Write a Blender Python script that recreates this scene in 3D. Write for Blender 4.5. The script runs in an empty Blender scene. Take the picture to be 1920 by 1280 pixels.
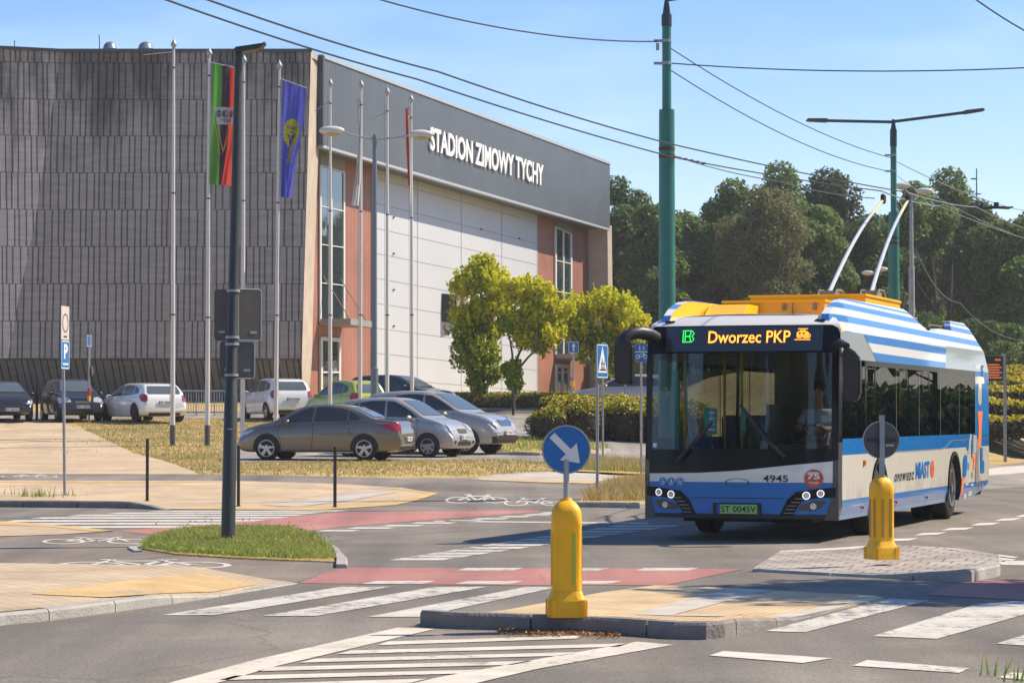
import bpy, bmesh, math, random
import numpy as np
from mathutils import Vector, Matrix
from mathutils.bvhtree import BVHTree
R = math.radians
random.seed(7); rng = np.random.default_rng(7)
sc = bpy.context.scene
COL = sc.collection
# ------------------------------------------------------------------ camera
FPX = 5000.0; HOR = 780.0; CH = 1.6
PITCH = math.atan((HOR - 640) / FPX)
cam_d = bpy.data.cameras.new('camera'); cam = bpy.data.objects.new('camera', cam_d); COL.objects.link(cam)
cam_d.sensor_width = 36; cam_d.lens = FPX / 1920 * 36; cam_d.clip_start = 0.5; cam_d.clip_end = 6000
cam.location = (0, 0, CH); cam.rotation_euler = (math.pi / 2 + PITCH, 0, 0)
sc.camera = cam
# ------------------------------------------------------------------ light
SUN_EL, SUN_AZ = 47.0, 17.0          # azimuth measured from +X towards +Y
world = bpy.data.worlds.new('World'); sc.world = world; world.use_nodes = True
wn = world.node_tree.nodes; wl = world.node_tree.links
bg = wn['Background']
sky = wn.new('ShaderNodeTexSky'); sky.sky_type = 'NISHITA'; sky.sun_disc = False
sky.sun_elevation = R(SUN_EL); sky.sun_rotation = R(90 - SUN_AZ)
sky.air_density = 0.8; sky.dust_density = 0.25; sky.ozone_density = 1.6
# thin summer cloud over the Nishita sky (real sky direction, not the camera)
tc = wn.new('ShaderNodeTexCoord'); mp = wn.new('ShaderNodeMapping'); mp.inputs['Scale'].default_value = (3.0, 3.0, 14.0)
nz = wn.new('ShaderNodeTexNoise'); nz.inputs['Scale'].default_value = 2.2; nz.inputs['Detail'].default_value = 6
cr = wn.new('ShaderNodeValToRGB'); cr.color_ramp.elements[0].position = 0.56; cr.color_ramp.elements[1].position = 0.80
cr.color_ramp.elements[1].color = (0.30, 0.30, 0.30, 1)
mixc = wn.new('ShaderNodeMixRGB'); mixc.inputs[2].default_value = (7.6, 7.9, 8.4, 1)
wl.new(tc.outputs['Generated'], mp.inputs[0]); wl.new(mp.outputs[0], nz.inputs['Vector']); wl.new(nz.outputs['Fac'], cr.inputs[0])
wl.new(cr.outputs[0], mixc.inputs[0]); wl.new(sky.outputs[0], mixc.inputs[1]); sxz = wn.new('ShaderNodeSeparateXYZ'); wl.new(tc.outputs['Generated'], sxz.inputs[0])
gr = wn.new('ShaderNodeValToRGB'); gr.color_ramp.elements[0].position = 0.0; gr.color_ramp.elements[0].color = (1.16, 1.05, 1.02, 1); gr.color_ramp.elements[1].position = 0.19; gr.color_ramp.elements[1].color = (.48, .72, .98, 1)
tint = wn.new('ShaderNodeMixRGB'); tint.blend_type = 'MULTIPLY'; tint.inputs[0].default_value = 1.0
wl.new(sxz.outputs['Z'], gr.inputs[0]); wl.new(mixc.outputs[0], tint.inputs[1]); wl.new(gr.outputs[0], tint.inputs[2]); wl.new(tint.outputs[0], bg.inputs[0])
bg.inputs[1].default_value = 0.12
sun_d = bpy.data.lights.new('sun', 'SUN'); sun = bpy.data.objects.new('sun', sun_d); COL.objects.link(sun)
sun_d.energy = 4.5; sun_d.angle = R(0.5); sun_d.color = (1.0, 0.86, 0.66)
sdir = Vector((math.cos(R(SUN_EL)) * math.cos(R(SUN_AZ)), math.cos(R(SUN_EL)) * math.sin(R(SUN_AZ)), math.sin(R(SUN_EL))))
sun.rotation_euler = sdir.to_track_quat('Z', 'Y').to_euler()
vs = sc.view_settings; vs.view_transform = 'Standard'; vs.look = 'None'; vs.exposure = 0.66; vs.gamma = 1.0
sc.cycles.max_bounces = 8; sc.cycles.transparent_max_bounces = 16

# ------------------------------------------------------------------ terrain + pixel rays
def sm(t):
    t = min(1.0, max(0.0, t)); return t * t * (3 - 2 * t)
BY = [(50, 0), (62, .35), (76, .52), (88, 1.0), (102, 1.54), (118, 2.3), (135, 2.6), (200, 2.8)]
def gz(X, Y):
    if Y <= 50: return 0.0
    b = BY[-1][1]
    for (a, za), (c, zc) in zip(BY, BY[1:]):
        if Y < c:
            b = za + (zc - za) * (Y - a) / (c - a); break
    s = (1.8 + .352 * (Y - 47) - X) * .943
    return b * sm((s + 0.5) / 12) + 1.3 * sm((Y - 90) / 10) * sm((s - .3) / 5) * sm((X - 8) / 4)
def ray(px, py):
    u = (640 - py) / FPX; x = (px - 960) / FPX
    return Vector((x, math.cos(PITCH) - u * math.sin(PITCH), math.sin(PITCH) + u * math.cos(PITCH)))
def at(px, py, Y):
    r = ray(px, py); t = Y / r.y
    return Vector((r.x * t, Y, CH + r.z * t))
def gp(px, py, h=0.0):
    """ground point seen at a pixel (h above the terrain)"""
    r = ray(px, py)
    Y = 12.0; prev = None
    if r.z < 0:
        t = (h - CH) / r.z; Yf = r.y * t
        if Yf <= 50: return Vector((r.x * t, Yf, h))
    Y = 49.0
    while Y < 400:
        t = Y / r.y; d = CH + r.z * t - gz(r.x * t, Y) - h
        if d <= 0:
            lo, hi = Y - .5, Y
            for _ in range(20):
                m = (lo + hi) / 2; t = m / r.y
                if CH + r.z * t - gz(r.x * t, m) - h > 0: lo = m
                else: hi = m
            t = hi / r.y
            return Vector((r.x * t, hi, gz(r.x * t, hi) + h))
        Y += .5
    t = 400 / r.y
    return Vector((r.x * t, 400, gz(r.x * t, 400) + h))
def gx(px, Y, h=0.0):
    """ground point at depth Y in the vertical through image column px"""
    X = (px - 960) / FPX * Y
    return Vector((X, Y, gz(X, Y) + h))

# ------------------------------------------------------------------ materials
def _nt(name):
    m = bpy.data.materials.new(name); m.use_nodes = True
    return m, m.node_tree.nodes, m.node_tree.links, m.node_tree.nodes['Principled BSDF']
def mat(name, col, rough=.6, metal=0.0, var=0.0, scale=5.0, bump=0.0, bscale=None, emit=None, coat=0.0, spec=.5, obj=False, stretch=None):
    m, n, l, p = _nt(name)
    p.inputs['Base Color'].default_value = (*col, 1); p.inputs['Roughness'].default_value = rough
    p.inputs['Metallic'].default_value = metal; p.inputs['Coat Weight'].default_value = coat
    p.inputs['Specular IOR Level'].default_value = spec
    if coat: p.inputs['Coat Roughness'].default_value = .04
    if emit:
        p.inputs['Emission Color'].default_value = (*emit[0], 1); p.inputs['Emission Strength'].default_value = emit[1]
    if var or bump:
        t = n.new('ShaderNodeTexCoord'); src = t.outputs['Object'] if obj else None
        if not obj:
            g = n.new('ShaderNodeNewGeometry'); src = g.outputs['Position']
        if stretch:
            mm = n.new('ShaderNodeMapping'); mm.inputs['Scale'].default_value = stretch; l.new(src, mm.inputs[0]); src = mm.outputs[0]
    if var:
        a = n.new('ShaderNodeTexNoise'); a.inputs['Scale'].default_value = scale; a.inputs['Detail'].default_value = 5; l.new(src, a.inputs['Vector'])
        r = n.new('ShaderNodeMapRange'); r.inputs[1].default_value = .25; r.inputs[2].default_value = .75
        r.inputs[3].default_value = 1 - var; r.inputs[4].default_value = 1 + var; l.new(a.outputs['Fac'], r.inputs[0])
        x = n.new('ShaderNodeVectorMath'); x.operation = 'SCALE'; x.inputs[0].default_value = col; l.new(r.outputs[0], x.inputs['Scale'])
        l.new(x.outputs[0], p.inputs['Base Color'])
    if bump:
        b = n.new('ShaderNodeTexNoise'); b.inputs['Scale'].default_value = bscale or scale * 6; b.inputs['Detail'].default_value = 4; l.new(src, b.inputs['Vector'])
        bb = n.new('ShaderNodeBump'); bb.inputs['Strength'].default_value = bump; bb.inputs['Distance'].default_value = .02
        l.new(b.outputs['Fac'], bb.inputs['Height']); l.new(bb.outputs[0], p.inputs['Normal'])
    return m
def node(n, t, **kw):
    o = n.new(t)
    for k, v in kw.items():
        if k.startswith('i_'): o.inputs[k[2:]].default_value = v
        elif k[0] == 'i' and k[1:].isdigit(): o.inputs[int(k[1:])].default_value = v
        else: setattr(o, k, v)
    return o
def rampset(cr, pts, interp='LINEAR'):
    cr.color_ramp.interpolation = interp
    e = cr.color_ramp.elements
    while len(e) > 1: e.remove(e[-1])
    e[0].position = pts[0][0]; e[0].color = (*pts[0][1], 1)
    for p_, c_ in pts[1:]:
        q = e.new(p_); q.color = (*c_, 1)
def asphalt(name, base, warm=1.0, grain=.45, patches=.25):
    m, n, l, p = _nt(name)
    g = n.new('ShaderNodeNewGeometry')
    a = node(n, 'ShaderNodeTexNoise', i_Scale=38.0, i_Detail=3.0, i_Roughness=.8); l.new(g.outputs['Position'], a.inputs['Vector'])
    b = node(n, 'ShaderNodeTexNoise', i_Scale=.35, i_Detail=6.0); l.new(g.outputs['Position'], b.inputs['Vector'])
    mp2 = node(n, 'ShaderNodeMapping'); mp2.inputs['Rotation'].default_value = (0, 0, R(19)); mp2.inputs['Scale'].default_value = (1.3, .06, 1); l.new(g.outputs['Position'], mp2.inputs[0])
    c = node(n, 'ShaderNodeTexNoise', i_Scale=1.0, i_Detail=4.0); l.new(mp2.outputs[0], c.inputs['Vector'])
    ra = node(n, 'ShaderNodeMapRange', i1=.3, i2=.7, i3=1 - grain, i4=1 + grain); l.new(a.outputs['Fac'], ra.inputs[0])
    rb = node(n, 'ShaderNodeMapRange', i1=.3, i2=.7, i3=1 - patches, i4=1 + patches); l.new(b.outputs['Fac'], rb.inputs[0])
    rc = node(n, 'ShaderNodeMapRange', i1=.3, i2=.7, i3=.74, i4=1.22); l.new(c.outputs['Fac'], rc.inputs[0])
    m1 = node(n, 'ShaderNodeMath', operation='MULTIPLY'); l.new(ra.outputs[0], m1.inputs[0]); l.new(rb.outputs[0], m1.inputs[1])
    m2 = node(n, 'ShaderNodeMath', operation='MULTIPLY'); l.new(m1.outputs[0], m2.inputs[0]); l.new(rc.outputs[0], m2.inputs[1])
    # sandy drift tint
    dr = node(n, 'ShaderNodeTexNoise', i_Scale=.8, i_Detail=8.0, i_Roughness=.7); l.new(g.outputs['Position'], dr.inputs['Vector'])
    rd = node(n, 'ShaderNodeMapRange', i1=.52, i2=.72, i3=0.0, i4=.5); l.new(dr.outputs['Fac'], rd.inputs[0])
    mx = node(n, 'ShaderNodeMixRGB'); mx.inputs[1].default_value = (*base, 1); mx.inputs[2].default_value = (base[0] * 1.75 * warm, base[1] * 1.5, base[2] * 1.2, 1); l.new(rd.outputs[0], mx.inputs[0])
    # fine cracks
    vv = node(n, 'ShaderNodeTexNoise', i_Scale=.6, i_Detail=5.0); l.new(g.outputs['Position'], vv.inputs['Vector'])
    va = node(n, 'ShaderNodeVectorMath', operation='ADD'); l.new(g.outputs['Position'], va.inputs[0]); l.new(vv.outputs['Color'], va.inputs[1])
    vc = node(n, 'ShaderNodeTexVoronoi', feature='DISTANCE_TO_EDGE', i_Scale=.22); l.new(va.outputs[0], vc.inputs['Vector'])
    rv = node(n, 'ShaderNodeMapRange', i1=.0, i2=.005, i3=.72, i4=1.0); l.new(vc.outputs['Distance'], rv.inputs[0])
    m3 = node(n, 'ShaderNodeMath', operation='MULTIPLY'); l.new(m2.outputs[0], m3.inputs[0]); l.new(rv.outputs[0], m3.inputs[1])
    sv = node(n, 'ShaderNodeVectorMath', operation='SCALE'); l.new(mx.outputs[0], sv.inputs[0]); l.new(m3.outputs[0], sv.inputs['Scale'])
    l.new(sv.outputs[0], p.inputs['Base Color']); p.inputs['Roughness'].default_value = .85
    bu = node(n, 'ShaderNodeBump', i_Strength=.6, i_Distance=.01); l.new(a.outputs['Fac'], bu.inputs['Height']); l.new(bu.outputs[0], p.inputs['Normal'])
    return m
def paver(name, c1, c2, mortar, w=.2, h=.1, ms=.01, rot=19.0, dirt=.25, bump=.4, offset=.5):
    m, n, l, p = _nt(name)
    g = n.new('ShaderNodeNewGeometry'); mp2 = node(n, 'ShaderNodeMapping'); mp2.inputs['Rotation'].default_value = (0, 0, R(rot)); l.new(g.outputs['Position'], mp2.inputs[0])
    b = node(n, 'ShaderNodeTexBrick', i_Scale=1.0); b.offset = offset
    b.inputs['Color1'].default_value = (*c1, 1); b.inputs['Color2'].default_value = (*c2, 1); b.inputs['Mortar'].default_value = (*mortar, 1)
    b.inputs['Brick Width'].default_value = w; b.inputs['Row Height'].default_value = h; b.inputs['Mortar Size'].default_value = ms
    l.new(mp2.outputs[0], b.inputs['Vector'])
    a = node(n, 'ShaderNodeTexNoise', i_Scale=.7, i_Detail=9.0, i_Roughness=.65); l.new(g.outputs['Position'], a.inputs['Vector'])
    ra = node(n, 'ShaderNodeMapRange', i1=.3, i2=.7, i3=1 - dirt, i4=1 + dirt * .8); l.new(a.outputs['Fac'], ra.inputs[0])
    sv = node(n, 'ShaderNodeVectorMath', operation='SCALE'); l.new(b.outputs['Color'], sv.inputs[0]); l.new(ra.outputs[0], sv.inputs['Scale'])
    l.new(sv.outputs[0], p.inputs['Base Color']); p.inputs['Roughness'].default_value = .85
    bu = node(n, 'ShaderNodeBump', i_Strength=bump, i_Distance=.01, invert=True); l.new(b.outputs['Fac'], bu.inputs['Height']); l.new(bu.outputs[0], p.inputs['Normal'])
    return m
def tactile(name, col, s=22.0):
    m, n, l, p = _nt(name)
    g = n.new('ShaderNodeNewGeometry'); mp2 = node(n, 'ShaderNodeMapping'); mp2.inputs['Rotation'].default_value = (0, 0, R(19)); mp2.inputs['Scale'].default_value = (s, s, 0); l.new(g.outputs['Position'], mp2.inputs[0])
    v = node(n, 'ShaderNodeTexVoronoi', i_Scale=1.0, i_Randomness=0.0); l.new(mp2.outputs[0], v.inputs['Vector'])
    r = node(n, 'ShaderNodeMapRange', i1=.25, i2=.4, i3=1.12, i4=.82); l.new(v.outputs['Distance'], r.inputs[0])
    b = node(n, 'ShaderNodeTexNoise', i_Scale=1.5, i_Detail=8.0); l.new(g.outputs['Position'], b.inputs['Vector'])
    rb = node(n, 'ShaderNodeMapRange', i1=.3, i2=.7, i3=.75, i4=1.15); l.new(b.outputs['Fac'], rb.inputs[0])
    mm = node(n, 'ShaderNodeMath', operation='MULTIPLY'); l.new(r.outputs[0], mm.inputs[0]); l.new(rb.outputs[0], mm.inputs[1])
    sv = node(n, 'ShaderNodeVectorMath', operation='SCALE'); sv.inputs[0].default_value = col; l.new(mm.outputs[0], sv.inputs['Scale'])
    l.new(sv.outputs[0], p.inputs['Base Color']); p.inputs['Roughness'].default_value = .8
    bu = node(n, 'ShaderNodeBump', i_Strength=.5, i_Distance=.006, invert=True); l.new(v.outputs['Distance'], bu.inputs['Height']); l.new(bu.outputs[0], p.inputs['Normal'])
    return m
def roadpaint(name, col, under, wear=.5, scale=9.0):
    m, n, l, p = _nt(name)
    g = n.new('ShaderNodeNewGeometry')
    a = node(n, 'ShaderNodeTexNoise', i_Scale=scale, i_Detail=10.0, i_Roughness=.75); l.new(g.outputs['Position'], a.inputs['Vector'])
    b = node(n, 'ShaderNodeTexNoise', i_Scale=.9, i_Detail=3.0); l.new(g.outputs['Position'], b.inputs['Vector'])
    ad = node(n, 'ShaderNodeMath', operation='MULTIPLY_ADD', i1=.45); l.new(b.outputs['Fac'], ad.inputs[0]); l.new(a.outputs['Fac'], ad.inputs[2])
    r = node(n, 'ShaderNodeMapRange', i1=.72 - .22 * (1 - wear) , i2=.9, i3=0.0, i4=1.0)
    r.inputs[1].default_value = .98 - .3 * wear; r.inputs[2].default_value = 1.08 - .3 * wear; l.new(ad.outputs[0], r.inputs[0])
    c = node(n, 'ShaderNodeTexNoise', i_Scale=3.0, i_Detail=8.0); l.new(g.outputs['Position'], c.inputs['Vector'])
    rc = node(n, 'ShaderNodeMapRange', i1=.3, i2=.7, i3=.8, i4=1.1); l.new(c.outputs['Fac'], rc.inputs[0])
    sv = node(n, 'ShaderNodeVectorMath', operation='SCALE'); sv.inputs[0].default_value = col; l.new(rc.outputs[0], sv.inputs['Scale'])
    mx = node(n, 'ShaderNodeMixRGB'); mx.inputs[2].default_value = (*under, 1); l.new(r.outputs[0], mx.inputs[0]); l.new(sv.outputs[0], mx.inputs[1])
    l.new(mx.outputs[0], p.inputs['Base Color']); p.inputs['Roughness'].default_value = .75
    return m
def leafmat(name, c1, c2, c3=None, trans=.35, big=.0):
    m, n, l, p = _nt(name)
    g = n.new('ShaderNodeNewGeometry')
    cr_ = n.new('ShaderNodeValToRGB'); rampset(cr_, [(0.0, c1), (.6, c2), (1.0, c3 or c2)])
    l.new(g.outputs['Random Per Island'], cr_.inputs[0]); l.new(cr_.outputs[0], p.inputs['Base Color'])
    p.inputs['Roughness'].default_value = .55; p.inputs['Specular IOR Level'].default_value = .3
    t = n.new('ShaderNodeBsdfTranslucent'); l.new(cr_.outputs[0], t.inputs[0])
    mx = n.new('ShaderNodeMixShader'); mx.inputs[0].default_value = trans
    l.new(p.outputs[0], mx.inputs[1]); l.new(t.outputs[0], mx.inputs[2]); l.new(mx.outputs[0], n['Material Output'].inputs[0])
    return m
def glassmat(name, tint=(.5, .55, .55), refl=.06, edge=.6, rough=.0):
    """single sheet glass: tinted see-through plus a facing-dependent mirror"""
    m, n, l, p = _nt(name)
    n.remove(p)
    tr = n.new('ShaderNodeBsdfTransparent'); tr.inputs[0].default_value = (*tint, 1)
    gl = n.new('ShaderNodeBsdfGlossy'); gl.inputs['Roughness'].default_value = rough; gl.inputs[0].default_value = (1, 1, 1, 1)
    lw = node(n, 'ShaderNodeLayerWeight', i_Blend=.5)
    pw = node(n, 'ShaderNodeMath', operation='POWER', i1=4.0); l.new(lw.outputs['Facing'], pw.inputs[0])
    ml = node(n, 'ShaderNodeMath', operation='MULTIPLY_ADD', i1=edge, i2=refl); l.new(pw.outputs[0], ml.inputs[0])
    mx = n.new('ShaderNodeMixShader'); l.new(ml.outputs[0], mx.inputs[0]); l.new(tr.outputs[0], mx.inputs[1]); l.new(gl.outputs[0], mx.inputs[2])
    l.new(mx.outputs[0], n['Material Output'].inputs[0])
    return m

# ------------------------------------------------------------------ mesh helpers
class MB:
    def __init__(s): s.v = []; s.f = []
    def add(s, vs, fs):
        o = len(s.v); s.v += [tuple(v) for v in vs]; s.f += [tuple(i + o for i in f) for f in fs]; return s
    def box(s, c, d, rz=0.0, M=None):
        x, y, z = d[0] / 2, d[1] / 2, d[2] / 2
        vs = [Vector((a * x, b * y, e * z)) for a in (-1, 1) for b in (-1, 1) for e in (-1, 1)]
        if rz: vs = [Matrix.Rotation(rz, 3, 'Z') @ v for v in vs]
        if M: vs = [M @ v for v in vs]
        vs = [v + Vector(c) for v in vs]
        return s.add(vs, [(0, 1, 3, 2), (4, 6, 7, 5), (0, 4, 5, 1), (2, 3, 7, 6), (0, 2, 6, 4), (1, 5, 7, 3)])
    def cyl(s, p0, p1, r0, r1=None, n=16, cap=True):
        p0, p1 = Vector(p0), Vector(p1); r1 = r0 if r1 is None else r1
        d = (p1 - p0).normalized(); a = d.orthogonal().normalized(); b = d.cross(a)
        vs = []
        for p, r in ((p0, r0), (p1, r1)):
            for i in range(n):
                t = 2 * math.pi * i / n; vs.append(p + (a * math.cos(t) + b * math.sin(t)) * r)
        fs = [(i, (i + 1) % n, n + (i + 1) % n, n + i) for i in range(n)]
        if cap: fs += [tuple(range(n - 1, -1, -1)), tuple(range(n, 2 * n))]
        return s.add(vs, fs)
    def lathe(s, prof, c=(0, 0, 0), n=20, axis='Z', M=None, closed=False):
        """prof: list of (r, z)"""
        vs = []; c = Vector(c)
        for r, z in prof:
            for i in range(n):
                t = 2 * math.pi * i / n; v = Vector((r * math.cos(t), r * math.sin(t), z))
                if axis == 'X': v = Vector((v.z, v.x, v.y))
                if axis == 'Y': v = Vector((v.x, v.z, v.y))
                if M: v = M @ v
                vs.append(c + v)
        fs = []
        for k in range(len(prof) - 1):
            for i in range(n):
                j = (i + 1) % n; fs.append((k * n + i, k * n + j, (k + 1) * n + j, (k + 1) * n + i))
        if closed: fs += [((len(prof) - 1) * n + i, (len(prof) - 1) * n + (i + 1) % n, (i + 1) % n, i) for i in range(n)]
        else: fs += [tuple(range(n - 1, -1, -1)), tuple(range((len(prof) - 1) * n, len(prof) * n))]
        return s.add(vs, fs)
    def tube(s, pts, r, n=8, cap=True):
        pts = [Vector(p) for p in pts]; rs = r if isinstance(r, (list, tuple)) else [r] * len(pts)
        up = None; vs = []
        for i, p in enumerate(pts):
            d = (pts[min(i + 1, len(pts) - 1)] - pts[max(i - 1, 0)]).normalized()
            if up is None: up = d.orthogonal().normalized()
            up = (up - d * up.dot(d)).normalized(); b = d.cross(up)
            for k in range(n):
                t = 2 * math.pi * k / n; vs.append(p + (up * math.cos(t) + b * math.sin(t)) * rs[i])
        fs = []
        for i in range(len(pts) - 1):
            for k in range(n):
                j = (k + 1) % n; fs.append((i * n + k, i * n + j, (i + 1) * n + j, (i + 1) * n + k))
        if cap: fs += [tuple(range(n - 1, -1, -1)), tuple(range((len(pts) - 1) * n, len(pts) * n))]
        return s.add(vs, fs)
    def prism(s, poly, fn, a, b):
        """poly 2D outline; fn(u,v,w)->point ; extruded w from a to b"""
        n = len(poly)
        vs = [fn(u, v, a) for u, v in poly] + [fn(u, v, b) for u, v in poly]
        fs = [tuple(range(n)), tuple(range(2 * n - 1, n - 1, -1))] + [(i, n + i, n + (i + 1) % n, (i + 1) % n) for i in range(n)]
        return s.add(vs, fs)
    def sphere(s, c, r, n=14, m=8):
        r = (r, r, r) if not isinstance(r, (tuple, list)) else r
        prof = [(max(1e-4, math.sin(math.pi * k / m)), -math.cos(math.pi * k / m)) for k in range(m + 1)]
        return s.lathe([(p, z) for p, z in prof], c=c, n=n, M=Matrix.Diagonal(Vector(r)))
    def build(s, name, m, parent=None, smooth=False, bevel=0.0, seg=2, loc=None, rot=None):
        me = bpy.data.meshes.new(name); me.from_pydata(s.v, [], s.f); me.update()
        if smooth or bevel:
            bm = bmesh.new(); bm.from_mesh(me)
            bmesh.ops.recalc_face_normals(bm, faces=bm.faces)
            if bevel: bmesh.ops.bevel(bm, geom=[e for e in bm.edges if len(e.link_faces) == 2 and e.calc_face_angle(0) > .5], offset=bevel, segments=seg, affect='EDGES', clamp_overlap=True)
            bm.to_mesh(me); bm.free()
        if smooth: shade(me)
        o = bpy.data.objects.new(name, me); COL.objects.link(o); me.materials.append(m)
        if parent: o.parent = parent
        if loc is not None: o.location = loc
        if rot is not None: o.rotation_euler = rot
        return o
def shade(me, ang=40):
    me.polygons.foreach_set('use_smooth', [True] * len(me.polygons))
    try: me.set_sharp_from_angle(angle=R(ang))
    except Exception: pass
def tag(o, label=None, cat=None, group=None, kind=None):
    if label: o['label'] = label
    if cat: o['category'] = cat
    if group: o['group'] = group
    if kind: o['kind'] = kind
    return o
def thing(name, label, cat, loc=(0, 0, 0), rz=0.0, group=None):
    o = bpy.data.objects.new(name, None); COL.objects.link(o); o.location = loc; o.rotation_euler = (0, 0, rz)
    o.empty_display_size = .2
    return tag(o, label, cat, group)
def poly_grid(poly, cu=None, cv=None):
    """2D polygon cut along grid lines -> verts, tris"""
    bm = bmesh.new(); f = bm.faces.new([bm.verts.new((u, v, 0)) for u, v in poly]); f.normal_update()
    us = [p[0] for p in poly]; vs_ = [p[1] for p in poly]
    def cut(lines, ax):
        for t in lines:
            co = (t, 0, 0) if ax == 0 else (0, t, 0); no = (1, 0, 0) if ax == 0 else (0, 1, 0)
            bmesh.ops.bisect_plane(bm, geom=bm.verts[:] + bm.edges[:] + bm.faces[:], plane_co=co, plane_no=no, dist=1e-5)
    bmesh.ops.triangulate(bm, faces=bm.faces[:]) if len(poly) > 4 else None
    if cu is not None: cut([t for t in cu if min(us) + 1e-3 < t < max(us) - 1e-3], 0)
    if cv is not None: cut([t for t in cv if min(vs_) + 1e-3 < t < max(vs_) - 1e-3], 1)
    bmesh.ops.triangulate(bm, faces=bm.faces[:])
    bm.verts.index_update()
    V = [(v.co.x, v.co.y) for v in bm.verts]; F = [tuple(v.index for v in f.verts) for f in bm.faces]
    bd = [(e.verts[0].index, e.verts[1].index) for e in bm.edges if len(e.link_faces) == 1]
    bm.free(); return V, F, bd
def arange(a, b, s):
    return [a + i * s for i in range(int((b - a) / s) + 1)]
def drape(name, polys, off, m, kind='structure', hf=None, skirt=0.0, parent=None):
    """sheets following the terrain. polys: list of XY outlines; off metres above terrain"""
    mb = MB()
    for poly in polys:
        ys = [p[1] for p in poly]
        far = max(ys) > 50
        ext = max(max(p[0] for p in poly) - min(p[0] for p in poly), .1)
        V, F, bd = poly_grid(poly, [float(i) for i in range(-80, 81)] if (far or hf) and ext > .3 else None, [float(i) for i in range(10, 170)] if (far or hf) else None)
        H = lambda x, y: gz(x, y) + off + (hf(x, y) if hf else 0)
        vs_ = [(x, y, H(x, y)) for x, y in V]; o = len(mb.v)
        fs = []
        for a, b, c in F:
            A, B, C = V[a], V[b], V[c]
            fs.append((a, b, c) if (B[0] - A[0]) * (C[1] - A[1]) - (B[1] - A[1]) * (C[0] - A[0]) > 0 else (a, c, b))
        mb.add(vs_, fs)
        if skirt:
            for a, b in bd:
                p, q = vs_[a], vs_[b]
                mb.add([p, q, (q[0], q[1], q[2] - skirt), (p[0], p[1], p[2] - skirt)], [(0, 1, 2, 3)])
    o = mb.build(name, m, parent)
    if kind and not parent: o['kind'] = kind
    return o
def pxpoly(pts, h=0.0):
    return [tuple(gp(x, y, h)[:2]) for x, y in pts]
def textmesh(s, bold=0.0, font=None):
    cu = bpy.data.curves.new('lettering', 'FONT'); cu.body = s; cu.size = 1.0; cu.offset = bold; cu.resolution_u = 3
    ob = bpy.data.objects.new('lettering', cu); COL.objects.link(ob)
    dg = bpy.context.evaluated_depsgraph_get(); me = bpy.data.meshes.new_from_object(ob.evaluated_get(dg))
    V = [tuple(v.co[:2]) for v in me.vertices]; F = [tuple(p.vertices) for p in me.polygons]
    bpy.data.objects.remove(ob); bpy.data.curves.remove(cu); bpy.data.meshes.remove(me)
    return V, F
def text_on(mb, s, fn, u0, u1, v0, v1, off=.004, bold=0.0, depth=0.0, shear=0.0):
    V, F = textmesh(s, bold)
    x0 = min(v[0] for v in V); x1 = max(v[0] for v in V); y0 = min(v[1] for v in V); y1 = max(v[1] for v in V)
    P = [(u0 + (x - x0) / (x1 - x0) * (u1 - u0) + shear * (y - y0) / (y1 - y0), v0 + (y - y0) / (y1 - y0) * (v1 - v0)) for x, y in V]
    if depth:
        # solid letters: front, back and rims
        cnt = {}
        for f in F:
            for i in range(len(f)):
                e = (f[i], f[(i + 1) % len(f)]); cnt[e] = 1
        rim = [e for e in cnt if (e[1], e[0]) not in cnt]
        n = len(P); vs_ = [fn(u, v, off) for u, v in P] + [fn(u, v, off + depth) for u, v in P]
        mb.add(vs_, [tuple(i + n for i in f) for f in F] + [(a, b, b + n, a + n) for a, b in rim])
    else:
        mb.add([fn(u, v, off) for u, v in P], F)
    return mb
def circ(cx, cy, rx, ry=None, n=24, a0=0, a1=360):
    ry = rx if ry is None else ry
    k = n if a1 - a0 >= 360 else n + 1
    return [(cx + rx * math.cos(R(a0 + (a1 - a0) * i / n)), cy + ry * math.sin(R(a0 + (a1 - a0) * i / n))) for i in range(k)]
def ringf(mb, fn, cx, cy, r0, r1, off=.004, n=24, ex=1.0):
    vs_ = [fn(cx + r * ex * math.cos(2 * math.pi * i / n), cy + r * math.sin(2 * math.pi * i / n), off) for r in (r0, r1) for i in range(n)]
    mb.add(vs_, [(i, (i + 1) % n, n + (i + 1) % n, n + i) for i in range(n)]); return mb
def flat(mb, fn, poly, off=.004, cu=None, cv=None):
    V, F, _ = poly_grid(poly, cu, cv); mb.add([fn(u, v, off) for u, v in V], F); return mb
def stroke2(mb, fn, pts, w, off=.004):
    for (a, b) in zip(pts, pts[1:]):
        d = Vector((b[0] - a[0], b[1] - a[1]));
        if d.length < 1e-6: continue
        n_ = Vector((-d.y, d.x)).normalized() * w / 2
        mb.add([fn(a[0] + n_.x, a[1] + n_.y, off), fn(b[0] + n_.x, b[1] + n_.y, off), fn(b[0] - n_.x, b[1] - n_.y, off), fn(a[0] - n_.x, a[1] - n_.y, off)], [(0, 1, 2, 3)])
    return mb
def npmesh(name, V, F, m, parent=None):
    me = bpy.data.meshes.new(name); nv = len(V); nf = len(F); k = F.shape[1]
    me.vertices.add(nv); me.vertices.foreach_set('co', V.astype(np.float32).ravel())
    me.loops.add(nf * k); me.loops.foreach_set('vertex_index', F.astype(np.int32).ravel())
    me.polygons.add(nf); me.polygons.foreach_set('loop_start', np.arange(0, nf * k, k, dtype=np.int32)); me.polygons.foreach_set('loop_total', np.full(nf, k, dtype=np.int32))
    me.update(calc_edges=True); me.validate()
    o = bpy.data.objects.new(name, me); COL.objects.link(o); me.materials.append(m)
    if parent: o.parent = parent
    return o
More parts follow.
